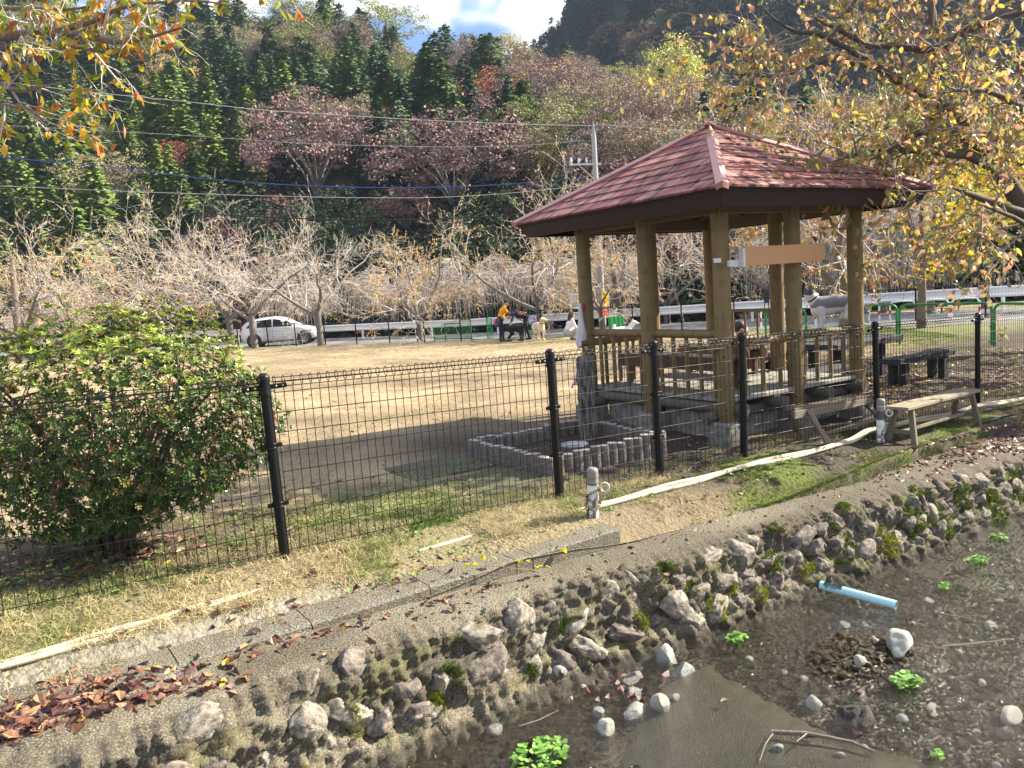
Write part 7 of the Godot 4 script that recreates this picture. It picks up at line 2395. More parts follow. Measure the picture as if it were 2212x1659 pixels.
func build_bollards() -> void:
	var peel := ntex(71, 0.008, [Vector3(0.085, 0.075, 0.065), Vector3(0.12, 0.105, 0.09), Vector3(0.66, 0.65, 0.62), Vector3(0.72, 0.71, 0.68)], 512, 6, FastNoiseLite.TYPE_SIMPLEX_SMOOTH, [0.3, 0.49, 0.50, 0.8])
	var pm := mat(0.7, Color.WHITE, peel, 2.2, bump_fine, 0.3)
	var rust := mat(0.85, L(0.10, 0.05, 0.03), null, 1.0, bump_fine, 0.2)
	var ga := Color(0.20, 0.19, 0.18)
	for k in 2:
		var p := sn(1.93, 0.46) if k == 0 else sn(5.50, 0.33)
		p.y -= 0.06
		var h := 0.36 if k == 0 else 0.44
		var o := thing("bollard", ["short peeling white bollard with a rusty chain beside the kerb end", "short peeling grey bollard between the mesh fence and the small bench"][k], "bollard", p, Basis(Vector3(0, 0, 1), -0.03))
		var m := MB.new()
		m.lathe(Vector3.ZERO, [Vector2(0.037, -0.1), Vector2(0.037, h - 0.1), Vector2(0.037, h - 0.02)], 20, Color.WHITE)
		part("shaft", m, pm, o)
		var c := MB.new()
		c.lathe(Vector3.ZERO, [Vector2(0.0385, h - 0.10), Vector2(0.0385, h - 0.07), Vector2(0.036, h - 0.066), Vector2(0.0385, h - 0.06), Vector2(0.0385, h - 0.02), Vector2(0.034, h - 0.004), Vector2(0.02, h + 0.004), Vector2(0.0, h + 0.006)], 20, ga)
		part("cap", c, mat(0.5), o)
		var ring := MB.new()
		var rp := PackedVector3Array()
		var rs := PackedFloat32Array()
		for i in 19:
			rp.append(Vector3(0.075 + cos(TAU * i / 18.0) * 0.03, h - 0.13 + sin(TAU * i / 18.0) * 0.03, 0.012))
			rs.append(0.007 if k == 0 else 0.009)
		ring.tube(rp, rs, 8, Color(0.5, 0.48, 0.45))
		part("eye_ring", ring, mat(0.5), o)
		if k == 0:
			# rusty chain wound about the shaft
			var ch := MB.new()
			var nl := 46
			for i in nl:
				var t := float(i) / nl
				var a := t * TAU * 2.6
				var rad := 0.045 + 0.012 * sin(t * 17.0)
				var q := Vector3(cos(a) * rad, h - 0.15 - 0.11 * t + 0.02 * sin(a * 1.5), sin(a) * rad)
				if i > 36: q = Vector3(-0.045 - 0.006 * sin(i), h - 0.20 - (i - 36) * 0.014, 0.02)
				var tg := Vector3(-sin(a), -0.2, cos(a)).normalized() if i <= 36 else Vector3.DOWN
				var lk := PackedVector3Array()
				var lr := PackedFloat32Array()
				var rad_d := tg.cross(Vector3(cos(a), 0, sin(a))).normalized() if i % 2 else Vector3(cos(a), 0, sin(a))
				for j in 9:
					lk.append(q + tg * cos(TAU * j / 8.0) * 0.0125 + rad_d * sin(TAU * j / 8.0) * 0.007)
					lr.append(0.0026)
				ch.tube(lk, lr, 5, Color.WHITE)
			part("chain", ch, rust, o)
		else:
			var hb2 := MB.new()
			hb2.tube(PackedVector3Array([Vector3(0.03, h - 0.13, 0.012), Vector3(0.05, h - 0.13, 0.012)]), PackedFloat32Array([0.01, 0.01]), 8, Color(0.5, 0.48, 0.45))
			part("eye_shank", hb2, mat(0.5), o)
	# cable box on the pipes
	var bm := MB.new()
	bm.box(Vector3.ZERO, Vector3(0.045, 0.05, 0.035), Basis(), Color(0.62, 0.60, 0.55), 0.01)
	bm.bar(Vector3(-0.045, 0.01, 0), Vector3(-0.085, 0.01, 0), 0.018, 0.018, 10, Color(0.6, 0.58, 0.53))
	solo("cable_box", "small off-white plastic cable box joining the pipes behind the bollard", "box", bm, M.plain, sn(5.66, 0.27, 0.085), SNB)

func build_planter() -> void:
	var lm := []
	for k in 4:
		var m := MB.new()
		var h := 0.19
		for i in 1:
			var pr := [Vector2(0.048, -0.1), Vector2(0.047, h * 0.5), Vector2(0.046, h - 0.012), Vector2(0.040, h)]
			m.lathe(Vector3.ZERO, pr, 14, Color(0.21, 0.18, 0.165))
		var cap := MB.new()
		cap.smooth = false
		for j in 14: m.tri(Vector3(0, h + 0.002, 0), Vector3(cos(TAU * j / 14.0) * 0.041, h, sin(TAU * j / 14.0) * 0.041), Vector3(cos(TAU * (j + 1) / 14.0) * 0.041, h, sin(TAU * (j + 1) / 14.0) * 0.041), Color(0.44, 0.40, 0.375))
		lm.append(m.mesh())
	var c := sn(2.98, -1.16)
	c.y = ground(c.x, c.z)
	var o := thing("log_edging", "square edging of short upright grey-brown logs around the water stand", "edging", c, SNB)
	var hs := 0.62
	var hn := 0.58
	for side in 4:
		var n := 13
		for k in n:
			var t := lerpf(-1.0, 1.0, float(k) / n)
			var p: Vector3 = [Vector3(t * hs, 0, hn), Vector3(hs, 0, -t * hn), Vector3(-t * hs, 0, -hn), Vector3(-hs, 0, t * hn)][side]
			part("log", lm[k % 4], M.bark, o, p + Vector3(rr(-0.004, 0.004), rr(-0.012, 0.012), rr(-0.004, 0.004)), Basis(Vector3.UP, rr(0, TAU)))
	var soil := MB.new()
	soil.box(Vector3(0, 0.045, 0), Vector3(hs - 0.05, 0.02, hn - 0.05), Basis(), Color(0.06, 0.05, 0.035))
	part("soil", soil, M.ground, o)
	var tub := MB.new()
	tub.lathe(Vector3.ZERO, [Vector2(0.0, 0.012), Vector2(0.095, 0.012), Vector2(0.118, 0.10), Vector2(0.124, 0.105), Vector2(0.124, 0.098), Vector2(0.121, 0.094), Vector2(0.10, 0.0), Vector2(0.0, 0.0)], 32, Color(0.42, 0.43, 0.45))
	var tp := sn(2.86, -0.88)
	tp.y = ground(tp.x, tp.z) + 0.067
	var tubo := thing("metal_basin", "round grey metal basin of water inside the log edging", "basin", tp)
	var tm := mat(0.4)
	tm.metallic = 0.7
	part("bowl", tub, tm, tubo)
	var wm := MB.new()
	for j in 24: wm.tri(Vector3(0, 0.075, 0), Vector3(cos(TAU * j / 24.0) * 0.111, 0.075, sin(TAU * j / 24.0) * 0.111), Vector3(cos(TAU * (j + 1) / 24.0) * 0.111, 0.075, sin(TAU * (j + 1) / 24.0) * 0.111), Color(0.1, 0.1, 0.09))
	part("water", wm, mat(0.03), tubo)

# ---------------------------------------------------------------- stream rocks and oddments
func build_rocks() -> void:
	# s, n, half length, half height, half width, turn, material, label
	var R := [
		[2.78, 2.07, 0.13, 0.075, 0.085, 0.5, 1, "large pale grey-green boulder standing in the shallow stream"],
		[1.46, 1.13, 0.115, 0.042, 0.06, 0.3, 0, "long flat speckled rock at the wall foot beside the recess"],
		[1.47, 1.28, 0.085, 0.03, 0.045, 0.4, 0, "smaller flat rock just in front of the long flat one"],
		[1.75, 1.27, 0.085, 0.085, 0.07, 0.9, 0, "upright angular blue-grey rock against the wall foot"],
		[1.71, 1.45, 0.08, 0.065, 0.06, 0.2, 0, "squarish blue-grey rock in front of the upright one"],
		[1.30, 1.47, 0.04, 0.055, 0.05, 1.2, 0, "dark pointed rock among the stacked stones in mid-stream"],
		[1.38, 1.40, 0.045, 0.03, 0.04, 0.4, 0, "mossy little rock behind the pointed one"],
		[1.17, 1.63, 0.085, 0.035, 0.04, 0.2, 0, "long wet rock lying across the front of the small stone pile"],
		[1.29, 1.68, 0.052, 0.055, 0.05, 0.5, 1, "smooth pale egg-shaped rock right of the stone pile"],
		[0.95, 1.66, 0.055, 0.04, 0.045, 0.8, 1, "bright white rock left of the stone pile"],
		[1.02, 1.52, 0.032, 0.026, 0.03, 0.1, 0, "little grey cube-like stone left of the pointed rock"],
		[0.54, 1.30, 0.055, 0.036, 0.035, 0.6, 0, "lone wedge-shaped rock in the pool below the wall"],
		[1.97, 2.32, 0.105, 0.075, 0.085, 0.3, 2, "dark rough lava-like boulder by the edge of the sill"],
		[1.96, 2.10, 0.045, 0.045, 0.045, 0.8, 1, "small pale triangular rock behind the dark boulder"],
		[3.64, 2.17, 0.055, 0.03, 0.04, 0.4, 0, "black and white rock far out in the stream on the right"],
		[2.60, 2.74, 0.075, 0.04, 0.05, 0.2, 1, "sharp-shadowed pale rock near the right border of the stream"],
		[2.46, 2.04, 0.045, 0.028, 0.04, 0.7, 1, "flat pale pebble stone on the gravel bar left of the large boulder"],
		[2.95, 1.62, 0.04, 0.032, 0.035, 0.2, 0, "small dark rock below the blue pipe"],
		[3.75, 1.72, 0.04, 0.02, 0.035, 0.2, 1, "flat light stone right of the blue pipe"],
		[4.1, 2.0, 0.035, 0.02, 0.03, 0.5, 0, "small black rock in the bluish reflection"],
		[2.2, 2.42, 0.04, 0.02, 0.03, 0.9, 0, "thin dark slab of rock right of the dark boulder"],
		[2.42, 2.45, 0.035, 0.016, 0.03, 0.3, 1, "low rounded wet stone in front of the cress clump"],
		[2.0, 2.55, 0.05, 0.016, 0.03, 0.1, 2, "low black wet stone below the dark boulder"],
		[0.72, 1.08, 0.05, 0.035, 0.04, 0.5, 0, "rounded wet stone at the drain mouth in the wall foot"],
		[0.12, 1.16, 0.06, 0.028, 0.035, 0.2, 0, "slanting wet stone jutting from the wall foot over the pool"],
		[2.08, 1.34, 0.05, 0.03, 0.045, 0.4, 2, "dark crumbly stone at the wall foot beside the cress"],
	]
	for i in R.size():
		var q: Array = R[i]
		var m := rock(3, 900 + i * 7, Vector3.ONE, 8, 0.045 if q[6] != 2 else 0.11)
		var mt: Material = [M.rockg, M.rockpale, M.rockdark][q[6]] if M.has("rockg") else null
		if mt == null:
			M.rockg = mat(0.7, L(0.62, 0.64, 0.66), M.rockpale.albedo_texture, 0.8, bump_coarse, 0.8)
			M.rockdark = mat(0.75, L(0.13, 0.12, 0.115), M.rockpale.albedo_texture, 0.8, bump_cell, 1.5)
			mt = [M.rockg, M.rockpale, M.rockdark][q[6]]
		var y := bed(q[0], q[1])
		if q[0] > 0.75 and q[0] < 1.8 and q[1] > 1.5: y = -0.668
		solo("stream_rock", q[7], "rock", m, mt, sn(q[0], q[1], y + q[3] * 0.55), SNB * Basis.from_euler(Vector3(rr(-0.15, 0.15), q[5], rr(-0.15, 0.15))).scaled_local(Vector3(q[2], q[3], q[4])))
	# scattered pebble-sized stones
	var sm := rock(2, 77, Vector3(1, 0.65, 0.8), 7, 0.06)
	for i in 60:
		var s := rr(0.2, 5.5)
		var n := rr(1.35, 3.0)
		var r := rr(0.012, 0.03)
		var y := bed(s, n)
		if s > 0.75 and s < 1.8 and n > 1.5: y = -0.668
		solo("small_stone", "small loose grey stone poking out of the shallow stream", "stone", sm, [M.rockg, M.rockpale][i % 2], sn(s, n, y + r * 0.3), Basis.from_euler(Vector3(rr(-0.3, 0.3), rr(0, TAU), rr(-0.3, 0.3))).scaled_local(Vector3.ONE * r), "small stones scattered in the stream")
	# the length of blue plastic pipe
	var a := sn(3.24, 1.25, -0.60)
	var b := sn(3.36, 1.72, -0.635)
	var pm := MB.new()
	var rad := 0.029
	var pts := []
	var ax := (b - a).normalized()
	var x := ax.cross(Vector3.UP).normalized()
	var y2 := x.cross(ax)
	var K := 28
	var NS := 40
	for side in 2:
		var r := rad if side == 0 else rad - 0.003
		for i in NS:
			for j in K:
				var t0 := float(i) / NS
				var t1 := float(i + 1) / NS
				var an := TAU * (j + 0.5) / K
				var mid := (t0 + t1) * 0.5
				# a ragged hole broken in the top near the upper end
				var hole := sin(an) * 0.3 + cos(an - 1.15) + nz.get_noise_2d(mid * 900.0, an * 90.0) * 0.6
				if mid > 0.05 and mid < 0.30 and hole > 0.55 + absf(mid - 0.17) * 2.2: continue
				var P := func(t: float, k2: int) -> Vector3:
					var q := TAU * k2 / K
					return a.lerp(b, t) + (x * cos(q) + y2 * sin(q)) * r
				pm.quad(P.call(t0, j), P.call(t1, j), P.call(t1, j + 1), P.call(t0, j + 1), Color(0.36, 0.60, 0.68) if side == 0 else Color(0.16, 0.25, 0.28))
	for j in K:
		var q0 := TAU * j / K
		var q1 := TAU * (j + 1) / K
		var d0 := x * cos(q0) + y2 * sin(q0)
		var d1 := x * cos(q1) + y2 * sin(q1)
		pm.quad(b + d0 * rad, b + d0 * (rad - 0.003), b + d1 * (rad - 0.003), b + d1 * rad, Color(0.4, 0.62, 0.7))
	var bmat := mat(0.4)
	solo("broken_pipe", "length of pale blue plastic pipe with a jagged hole lying in the stream", "pipe", pm, bmat)
	# sticks
	for q in [["forked grey stick lying on the sill left of the dark boulder", [[1.52, 2.18, -0.645], [1.62, 2.30, -0.635], [1.72, 2.46, -0.64], [1.74, 2.56, -0.65]], 0.011], ["thin pale twig beside the forked stick", [[1.50, 2.20, -0.64], [1.40, 2.24, -0.63], [1.28, 2.30, -0.645]], 0.004], ["reddish twig in the pool next to the lone wedge rock", [[0.62, 1.40, -0.64], [0.72, 1.42, -0.635], [0.86, 1.40, -0.64]], 0.004], ["dark thin stick drifting in the stream right of the boulder", [[3.0, 2.2, -0.645], [3.2, 2.32, -0.64], [3.4, 2.4, -0.645]], 0.005], ["long dark stick below the black and white rock", [[3.45, 1.95, -0.645], [3.5, 2.1, -0.64], [3.52, 2.3, -0.645]], 0.004]]:
		var m := MB.new()
		var pp := PackedVector3Array()
		var rs := PackedFloat32Array()
		for i in q[1].size():
			pp.append(sn(q[1][i][0], q[1][i][1], q[1][i][2]))
			rs.append(q[2] * lerpf(1.0, 0.5, float(i) / (q[1].size() - 1)))
		m.tube(pp, rs, 7, Color(0.22, 0.18, 0.15), true)
		if q[2] > 0.01: m.bar(pp[1], pp[1] + N * 0.03 - D * 0.12 + Vector3(0, 0.02, 0), 0.005, 0.002, 5, Color(0.26, 0.22, 0.19))
		solo("stick", q[0], "stick", m, M.bark)
	# watercress
	for q in [[0.56, 1.66, 0.16, "bright green cress clump at the bottom edge of the photo", 150], [2.46, 2.30, 0.09, "bright green cress clump in mid-stream by the large boulder", 90], [2.20, 1.40, 0.07, "fresh green cress clump at the wall foot", 70], [1.5, 2.65, 0.05, "small cress sprig on the sill", 24], [3.9, 1.75, 0.05, "small green cress sprig beside the flat stone", 26], [4.6, 1.62, 0.10, "pale cress clump upstream of the bluish reflection", 60], [5.3, 1.45, 0.08, "cress clump near the mossy wall's foot", 50], [7.0, 1.55, 0.14, "distant cress patch at the right border", 90], [1.9, 2.75, 0.03, "tiny cress sprig near the sill's lower end", 12]]:
		var m := MB.new()
		for i in q[4]:
			var r: float = q[2] * sqrt(rng.randf())
			var an := rr(0, TAU)
			var h: float = rr(0.01, 0.055) * (1.1 - r / q[2] * 0.6)
			var c := Vector3(cos(an) * r, h, sin(an) * r * 0.7)
			var up := (Vector3(rr(-0.5, 0.5), 1, rr(-0.5, 0.5))).normalized()
			var tt := up.cross(rdir()).normalized()
			var ss := up.cross(tt)
			var rad2 := rr(0.008, 0.017)
			var cc := c3(Vector3(0.13, 0.27, 0.05) * rr(0.7, 1.5))
			for j in 6: m.tri(c, c + (tt * cos(TAU * j / 6.0) + ss * sin(TAU * j / 6.0)) * rad2 * (1.0 + 0.15 * sin(j * 2.0)), c + (tt * cos(TAU * (j + 1) / 6.0) + ss * sin(TAU * (j + 1) / 6.0)) * rad2, cc)
			m.bar(Vector3(c.x * 0.6, -0.03, c.z * 0.6), c, 0.0015, 0.001, 3, Color(0.12, 0.2, 0.05))
		solo("watercress", q[3], "plant", m, M.leafy, sn(q[0], q[1], -0.652), SNB)
	# vine with yellow leaves on the kerb
	var vm := MB.new()
	var vp := PackedVector3Array([sn(1.22, 0.80, -0.16), sn(1.10, 0.82, -0.11), sn(0.98, 0.76, -0.08), sn(0.86, 0.72, -0.06), sn(0.80, 0.68, -0.05)])
	vm.tube(vp, PackedFloat32Array([0.003, 0.003, 0.0025, 0.002, 0.0015]), 5, Color(0.35, 0.24, 0.12))
	for i in 11:
		var p := vp[i % 5] + rdir() * 0.035 + Vector3(0, 0.03, 0)
		var d := (rdir() + Vector3(0, -0.2, 0)).normalized()
		vm.leaf(p, d, d.cross(Vector3.UP + rdir() * 0.4).normalized(), rr(0.03, 0.05), rr(0.03, 0.045), 0.1, 0.4, [Color(0.55, 0.52, 0.03), Color(0.42, 0.48, 0.04), Color(0.6, 0.48, 0.03)][i % 3])
	solo("vine", "trailing vine with lemon-yellow leaves over the kerb edge", "plant", vm, M.leafcherry)
	var v2 := MB.new()
	for i in 4:
		var d := (Vector3(rr(-0.5, 0.5), rr(-0.6, 0.3), rr(0.2, 0.8))).normalized()
		v2.leaf(Vector3.ZERO, d, d.cross(Vector3.UP).normalized(), rr(0.035, 0.05), 0.04, 0.1, 0.4, Color(0.6, 0.52, 0.03))
	solo("vine", "single lemon-yellow leaf sprig on the kerb face further along", "plant", v2, M.leafcherry, sn(1.45, 0.73, -0.085))

# height of what lies under a point of the stream bank
func top_at(s: float, n: float) -> float:
	if n > 0.47 and n < 0.71 and s < 1.93: return lerpf(-0.158, -0.052, clampf((s + 0.75) / 2.68, 0.0, 1.0))
	if n < 0.66: return strip_off(s, n) if n > 0.0 else 0.0
	for i in PROF.size() - 1:
		if n <= PROF[i + 1][0]: return lerpf(PROF[i][1], PROF[i + 1][1], clampf((n - PROF[i][0]) / (PROF[i + 1][0] - PROF[i][0]), 0.0, 1.0))
	return -0.66

func build_ground_cover() -> void:
	# tufts: dry straw along the fence foot, short turf over the lawn
	var tuftm := func(sd: int, n: int, spread: float, lean: float, w: float) -> ArrayMesh:
		var r := RandomNumberGenerator.new()
		r.seed = sd
		var mb := MB.new()
		for i in n:
			var p := Vector3(r.randfn() * spread, 0, r.randfn() * spread)
			var d := Vector3(r.randfn() * lean, 1, r.randfn() * lean).normalized()
			var s := d.cross(rdir()).normalized() * w
			var h := r.randf_range(0.5, 1.0)
			var m := p + d * h * 0.6
			var t := m + (d + Vector3(d.x, -0.5, d.z) * 1.3).normalized() * h * 0.5
			var v := r.randf_range(0.7, 1.3)
			var c := Color(v, v, v)
			mb.quad(p - s, p + s, m + s * 0.7, m - s * 0.7, c)
			mb.tri(m - s * 0.7, m + s * 0.7, t, c)
		return mb.mesh()
	var straw: ArrayMesh = tuftm.call(1, 16, 0.30, 0.9, 0.018)
	var turf: ArrayMesh = tuftm.call(2, 12, 0.7, 0.8, 0.06)
	var xs := []
	var cs := []
	for i in 7000:
		var s := rr(-2.6, 3.0) if i % 5 else rr(3.0, 10.0)
		var n := rr(-0.35, 0.60)
		if s > 2.5 and n > 0.15 and rng.randf() < 0.85: continue
		if s < 2.2 and n > 0.40 + 0.1 * nz.get_noise_1d(s * 80.0) and rng.randf() < 0.8: continue
		var dens := nz.get_noise_2d(s * 55.0, n * 55.0)
		if dens < -0.15: continue
		var off := top_at(s, n)
		xs.append(Transform3D(Basis.from_euler(Vector3(rr(-0.3, 0.3), rr(0, TAU), rr(-0.3, 0.3))).scaled_local(Vector3.ONE * rr(0.04, 0.11)), sn(s, n, off - 0.008)))
		var g := smoothstep(0.0, 0.35, nz.get_noise_2d(s * 40.0 + 60, n * 40.0)) * 0.8
		cs.append(c3(Vector3(0.48, 0.41, 0.23).lerp(Vector3(0.16, 0.23, 0.04), g * rr(0.4, 1.0)) * rr(0.7, 1.25)))
	var dg := swarm("dry_grass", straw, M.dry, xs, cs)
	dg.set_meta("label", "pale dry grass growing along the fence foot")
	xs = []
	cs = []
	for i in 70000:
		var u := rng.randf()
		var n := -0.05 - 30.0 * u * u
		var s := rr(-4.0, 13.0 + absf(n) * 0.9)
		var x := FX + D.x * s + N.x * n
		var z := FZ + D.z * s + N.z * n
		var lx := (x - 2.309) * cos(0.5692) - (z + 8.862) * sin(0.5692)
		var lz := (x - 2.309) * sin(0.5692) + (z + 8.862) * cos(0.5692)
		if absf(lx) < 1.05 and absf(lz) < 1.05: continue
		var b := bare(x, z)
		if rng.randf() < b * 0.88: continue
		var gr := lawn_green(x, z)
		var h := rr(0.012, 0.030) * (1.0 + gr * 0.7) * (1.0 + absf(n) * 0.03)
		xs.append(Transform3D(Basis.from_euler(Vector3(rr(-0.2, 0.2), rr(0, TAU), 0)).scaled_local(Vector3(1.3, 1.0, 1.3) * h), Vector3(x, ground(x, z) - 0.002, z)))
		cs.append(c3(Vector3(0.44, 0.36, 0.23).lerp(Vector3(0.13, 0.20, 0.035), clampf(gr * 1.2 + rr(-0.25, 0.12), 0.0, 1.0)) * rr(0.65, 1.3)))
	var lg := swarm("lawn_grass", turf, M.dry, xs, cs)
	lg.set_meta("label", "short dry lawn turf with greener patches")
	# moss on the soil strip and the far kerb
	xs = []
	cs = []
	for i in 26000:
		var s := rr(2.5, 8.8)
		var n := rr(0.1, 0.72)
		if i % 3 == 0: n = pick([[2.7, 0.71], [4.5, 0.74], [5.3, 0.66], [6.8, 0.50], [8.2, 0.42], [11.0, 0.38]], s) + rr(-0.03, 0.02)
		var lim := 0.16 if i % 3 else 0.02
		if nz.get_noise_2d(s * 70.0 + 900, n * 70.0) < lim: continue
		if s < 3.2 and i % 3 == 0: continue
		var edge := pick([[2.7, 0.71], [4.5, 0.74], [5.3, 0.66], [6.8, 0.50], [8.2, 0.42], [11.0, 0.38]], s)
		var y := strip_off(s, n) if n < edge else rr(-0.17, -0.06)
		xs.append(Transform3D(Basis.from_euler(Vector3(rr(-0.6, 0.9), rr(0, TAU), rr(-0.6, 0.6))).scaled_local(Vector3.ONE * rr(0.006, 0.014)), sn(s, n, y + 0.002)))
		cs.append(c3(Vector3(0.13, 0.18, 0.018) * rr(0.5, 1.5)))
	swarm("moss", tuftm.call(9, 7, 0.5, 0.9, 0.16), M.dry, xs, cs).set_meta("label", "yellow-green moss patches on the soil strip and the kerb")
	# little weeds and clover at the fence foot
	var weed := MB.new()
	for i in 5:
		var a := TAU * i / 5.0
		var d := Vector3(cos(a), 0.5, sin(a)).normalized()
		weed.leaf4(Vector3.ZERO, d, d.cross(Vector3.UP).normalized(), 1.0, 0.7, 0.1, white)
	xs = []
	cs = []
	for i in 2200:
		var s := rr(-2.4, 2.6)
		var n := rr(-1.6, 0.55)
		if i % 4 == 0: s = rr(2.6, 7.0); n = rr(-0.2, 0.7)
		if nz.get_noise_2d(s * 60.0 + 300, n * 60.0) < 0.08: continue
		var p := sn(s, n, top_at(s, n) if n > 0.0 else 0.0)
		if n <= 0.0: p.y = ground(p.x, p.z)
		xs.append(Transform3D(Basis.from_euler(Vector3(rr(-0.4, 0.4), rr(0, TAU), rr(-0.4, 0.4))).scaled_local(Vector3.ONE * rr(0.010, 0.026)), p + Vector3(0, rr(0.005, 0.03), 0)))
		cs.append(c3(Vector3(0.12, 0.24, 0.05) * rr(0.6, 1.4)))
	var wd := swarm("weeds", weed.mesh(), M.leafy, xs, cs)
	wd.set_meta("label", "small green weeds and clover by the fence foot")
	# gravel and crumbs on the walkway and soil strip
	var gm := rock(0, 5, Vector3(1, 0.6, 0.8), 3, 0.1)
	xs = []
	cs = []
	for i in 5200:
		var s := rr(-1.6, 8.5)
		var n := rr(0.1, 1.02)
		if s < 2.4 and n < 0.7 and rng.randf() < 0.7: continue
		var r := rr(0.002, 0.006) * (1.0 + pow(rng.randf(), 12.0) * 2.5)
		xs.append(Transform3D(Basis.from_euler(Vector3(rr(-0.5, 0.5), rr(0, TAU), 0)).scaled_local(Vector3.ONE * r), sn(s, n, top_at(s, n) + r * 0.3)))
		cs.append(c3(Vector3(0.9, 0.85, 0.75) * rr(0.4, 1.6)))
	swarm("grit", gm, M.stone, xs, cs).set_meta("label", "grit and crumbs of stone on the concrete walkway")

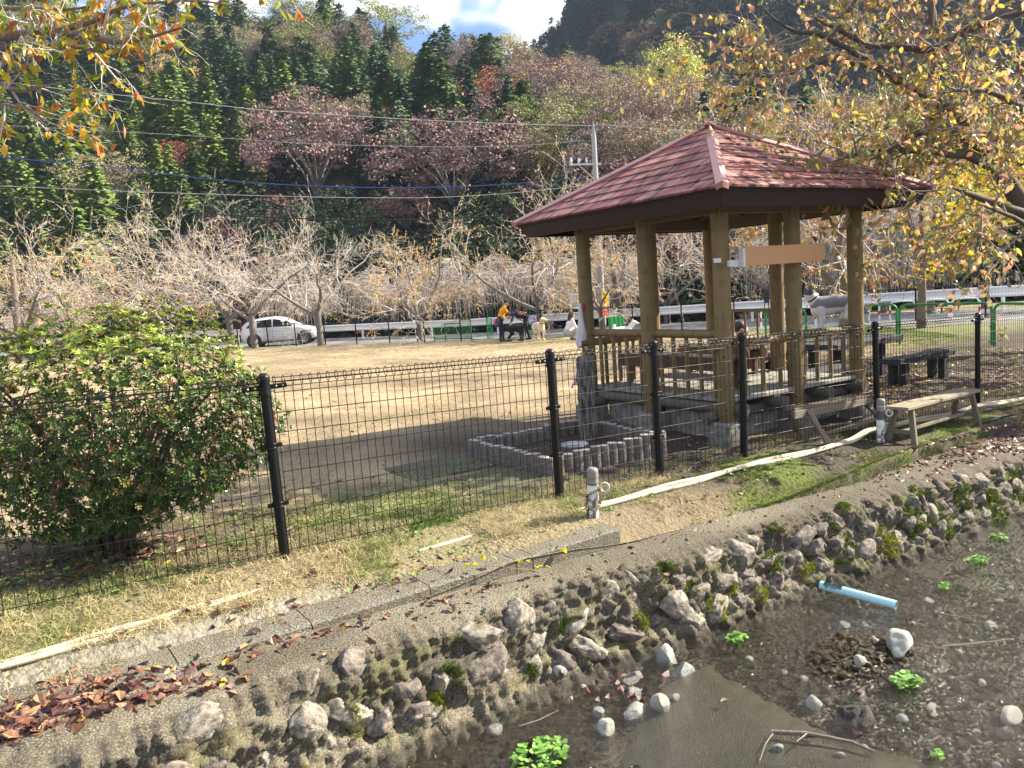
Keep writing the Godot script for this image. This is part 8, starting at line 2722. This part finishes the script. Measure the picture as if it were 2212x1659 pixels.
func build_leaves() -> void:
	var lv := []
	for k in 8:
		var m := MB.new()
		var r := RandomNumberGenerator.new()
		r.seed = 40 + k
		m.leaf(Vector3(-0.5, 0, 0), Vector3.RIGHT, Vector3(0, 0, 1) if k % 2 else Vector3(0, 0, -1), 1.0, r.randf_range(0.5, 0.66), r.randf_range(0.15, 0.55), r.randf_range(-0.9, 1.3), white)
		m.bar(Vector3(-0.5, 0, 0), Vector3(-0.72, 0.04, 0.05), 0.012, 0.01, 3, white)
		lv.append(m.mesh())
	var cols := [Vector3(0.13, 0.06, 0.042), Vector3(0.085, 0.042, 0.038), Vector3(0.21, 0.10, 0.06), Vector3(0.11, 0.052, 0.045), Vector3(0.33, 0.19, 0.10), Vector3(0.17, 0.09, 0.07), Vector3(0.07, 0.04, 0.04), Vector3(0.46, 0.30, 0.05)]
	var lm := []
	for c in cols:
		var m := leafmat(0.25, 0.5)
		m.albedo_color = L(c.x, c.y, c.z)
		lm.append(m)
	var sprinkle := func(count: int, s0: float, n0: float, ds: float, dn: float, label: String, group: String, lo: float, hi: float, wet := false) -> void:
		for i in count:
			var s := s0 + rng.randfn() * ds
			var n := n0 + rng.randfn() * dn
			var y := 0.0
			if wet:
				n = clampf(n, 1.3, 3.2)
				y = -0.645
			else:
				n = clampf(n, 0.02, 1.06 if s > -0.3 else 1.15)
				y = top_at(s, n)
			var L0 := rr(lo, hi)
			var k := rng.randi() % 7
			if rng.randf() < 0.05: k = 7
			if wet and rng.randf() < 0.5: k = [1, 3, 6][i % 3]
			var o := solo("fallen_leaf", label, "leaf", lv[rng.randi() % 8], lm[k], sn(s, n, y + (L0 * rr(0.05, 0.28) if not wet else 0.004)), Basis.from_euler(Vector3(rr(-0.6, 0.6) * (0.25 if wet else 1.0), rr(0, TAU), rr(-0.5, 0.5) * (0.25 if wet else 1.0))).scaled_local(Vector3.ONE * L0), group)
	sprinkle.call(92, -1.25, 0.82, 0.24, 0.10, "curled brown leaf in the thick drift at the walkway's near left end", "leaves drifted at the near end of the walkway", 0.05, 0.085)
	sprinkle.call(34, -0.78, 0.86, 0.16, 0.07, "curled brown leaf in the second drift of the walkway", "leaves drifted at the near end of the walkway", 0.05, 0.08)
	sprinkle.call(26, -0.72, 1.0, 0.10, 0.05, "brown leaf in the small heap near the walkway's rounded edge", "leaves heaped near the walkway edge", 0.05, 0.075)
	sprinkle.call(26, -0.3, 0.77, 0.22, 0.03, "russet leaf caught against the foot of the kerb", "leaves along the kerb foot", 0.04, 0.07)
	sprinkle.call(20, 0.72, 0.785, 0.25, 0.025, "dry leaf caught against the kerb below the yellow vine", "leaves along the kerb foot below the vine", 0.04, 0.06)
	sprinkle.call(30, -0.55, 0.42, 0.45, 0.12, "brown leaf lying in the dry grass beside the conduit pipes", "leaves in the grass by the pipes", 0.045, 0.08)
	sprinkle.call(14, 0.5, 0.5, 0.4, 0.06, "brown leaf on the grassy edge above the kerb", "leaves above the kerb", 0.04, 0.06)
	sprinkle.call(22, 0.4, 0.92, 0.9, 0.08, "single dry leaf on the bare concrete walkway", "scattered leaves on the walkway", 0.04, 0.065)
	sprinkle.call(24, 1.25, 1.45, 0.16, 0.12, "wet red-brown leaf in the pool behind the stone pile", "wet leaves in the stream", 0.05, 0.075, true)
	sprinkle.call(26, 2.2, 2.2, 1.3, 0.5, "wet leaf stranded in the shallow stream", "wet leaves stranded in the stream", 0.04, 0.07, true)
	# everything past counting
	var xs := []
	var cs := []
	var put := func(p: Vector3, lo: float, hi: float, c: Vector3) -> void:
		var q := rr(lo, hi)
		xs.append(Transform3D(Basis.from_euler(Vector3(rr(-0.5, 0.5), rr(0, TAU), rr(-0.4, 0.4))).scaled_local(Vector3.ONE * q), p + Vector3(0, q * 0.15, 0)))
		cs.append(c3(c * rr(0.7, 1.3)))
	for i in 1500:   # right end of the walkway
		var s := 7.3 + rng.randfn() * 1.3
		var n := clampf(0.72 + rng.randfn() * 0.22, 0.4, 1.06)
		if s < 4.6: continue
		put.call(sn(s, n, maxf(top_at(s, n) if n > 0.62 else -0.17, -0.4)), 0.04, 0.07, cols[rng.randi() % 7])
	for i in 420:    # under the counted leaves of the near drift
		var s := -1.3 + rng.randfn() * 0.26
		var n := clampf(0.80 + rng.randfn() * 0.09, 0.4, 1.1)
		put.call(sn(s, n, top_at(s, n)), 0.045, 0.075, cols[rng.randi() % 7])
	for i in 130:
		var s := rr(2.5, 6.0)
		var n := rr(0.0, 1.05)
		put.call(sn(s, n, top_at(s, n)), 0.03, 0.055, cols[rng.randi() % 8])
	for i in 650:    # beneath the bush and along the fence
		var s := -0.9 + rng.randfn() * 0.8
		var n := -0.7 + rng.randfn() * 0.5
		if n > 0.0: continue
		var p := sn(s, n)
		p.y = ground(p.x, p.z)
		put.call(p, 0.04, 0.075, cols[rng.randi() % 7])
	for i in 9500:   # the shaded right corner of the park
		var x := rr(3.5, 13.0)
		var z := rr(-15.5, -7.5)
		var n := to_n(x, z)
		if n > -0.1: continue
		var far := smoothstep(-11.5, -14.0, z)
		if rng.randf() < far * 0.7: continue
		var yel := rng.randf() < 0.15 + far * 0.5
		put.call(Vector3(x, ground(x, z), z), 0.05, 0.085, Vector3(0.5, 0.34, 0.04) if yel else cols[rng.randi() % 6])
	for i in 900:    # thinly over the lawn
		var n := -0.2 - 14.0 * pow(rng.randf(), 1.7)
		var s := rr(-3.0, 10.0)
		var p := sn(s, n)
		p.y = ground(p.x, p.z)
		put.call(p, 0.04, 0.07, cols[rng.randi() % 8])
	for i in 70:     # on the shelter's floor
		var p := Vector3(2.309, -1.18, -8.862) + Basis(Vector3.UP, 0.5692) * Vector3(rr(-0.9, 0.9), 0, rr(-0.9, 0.9))
		put.call(p, 0.04, 0.06, cols[rng.randi() % 6])
	var lt := swarm("leaf_litter", lv[2], M.fallen, xs, cs)
	lt.set_meta("label", "litter of fallen leaves over the park's right corner, the walkway and under the bush")
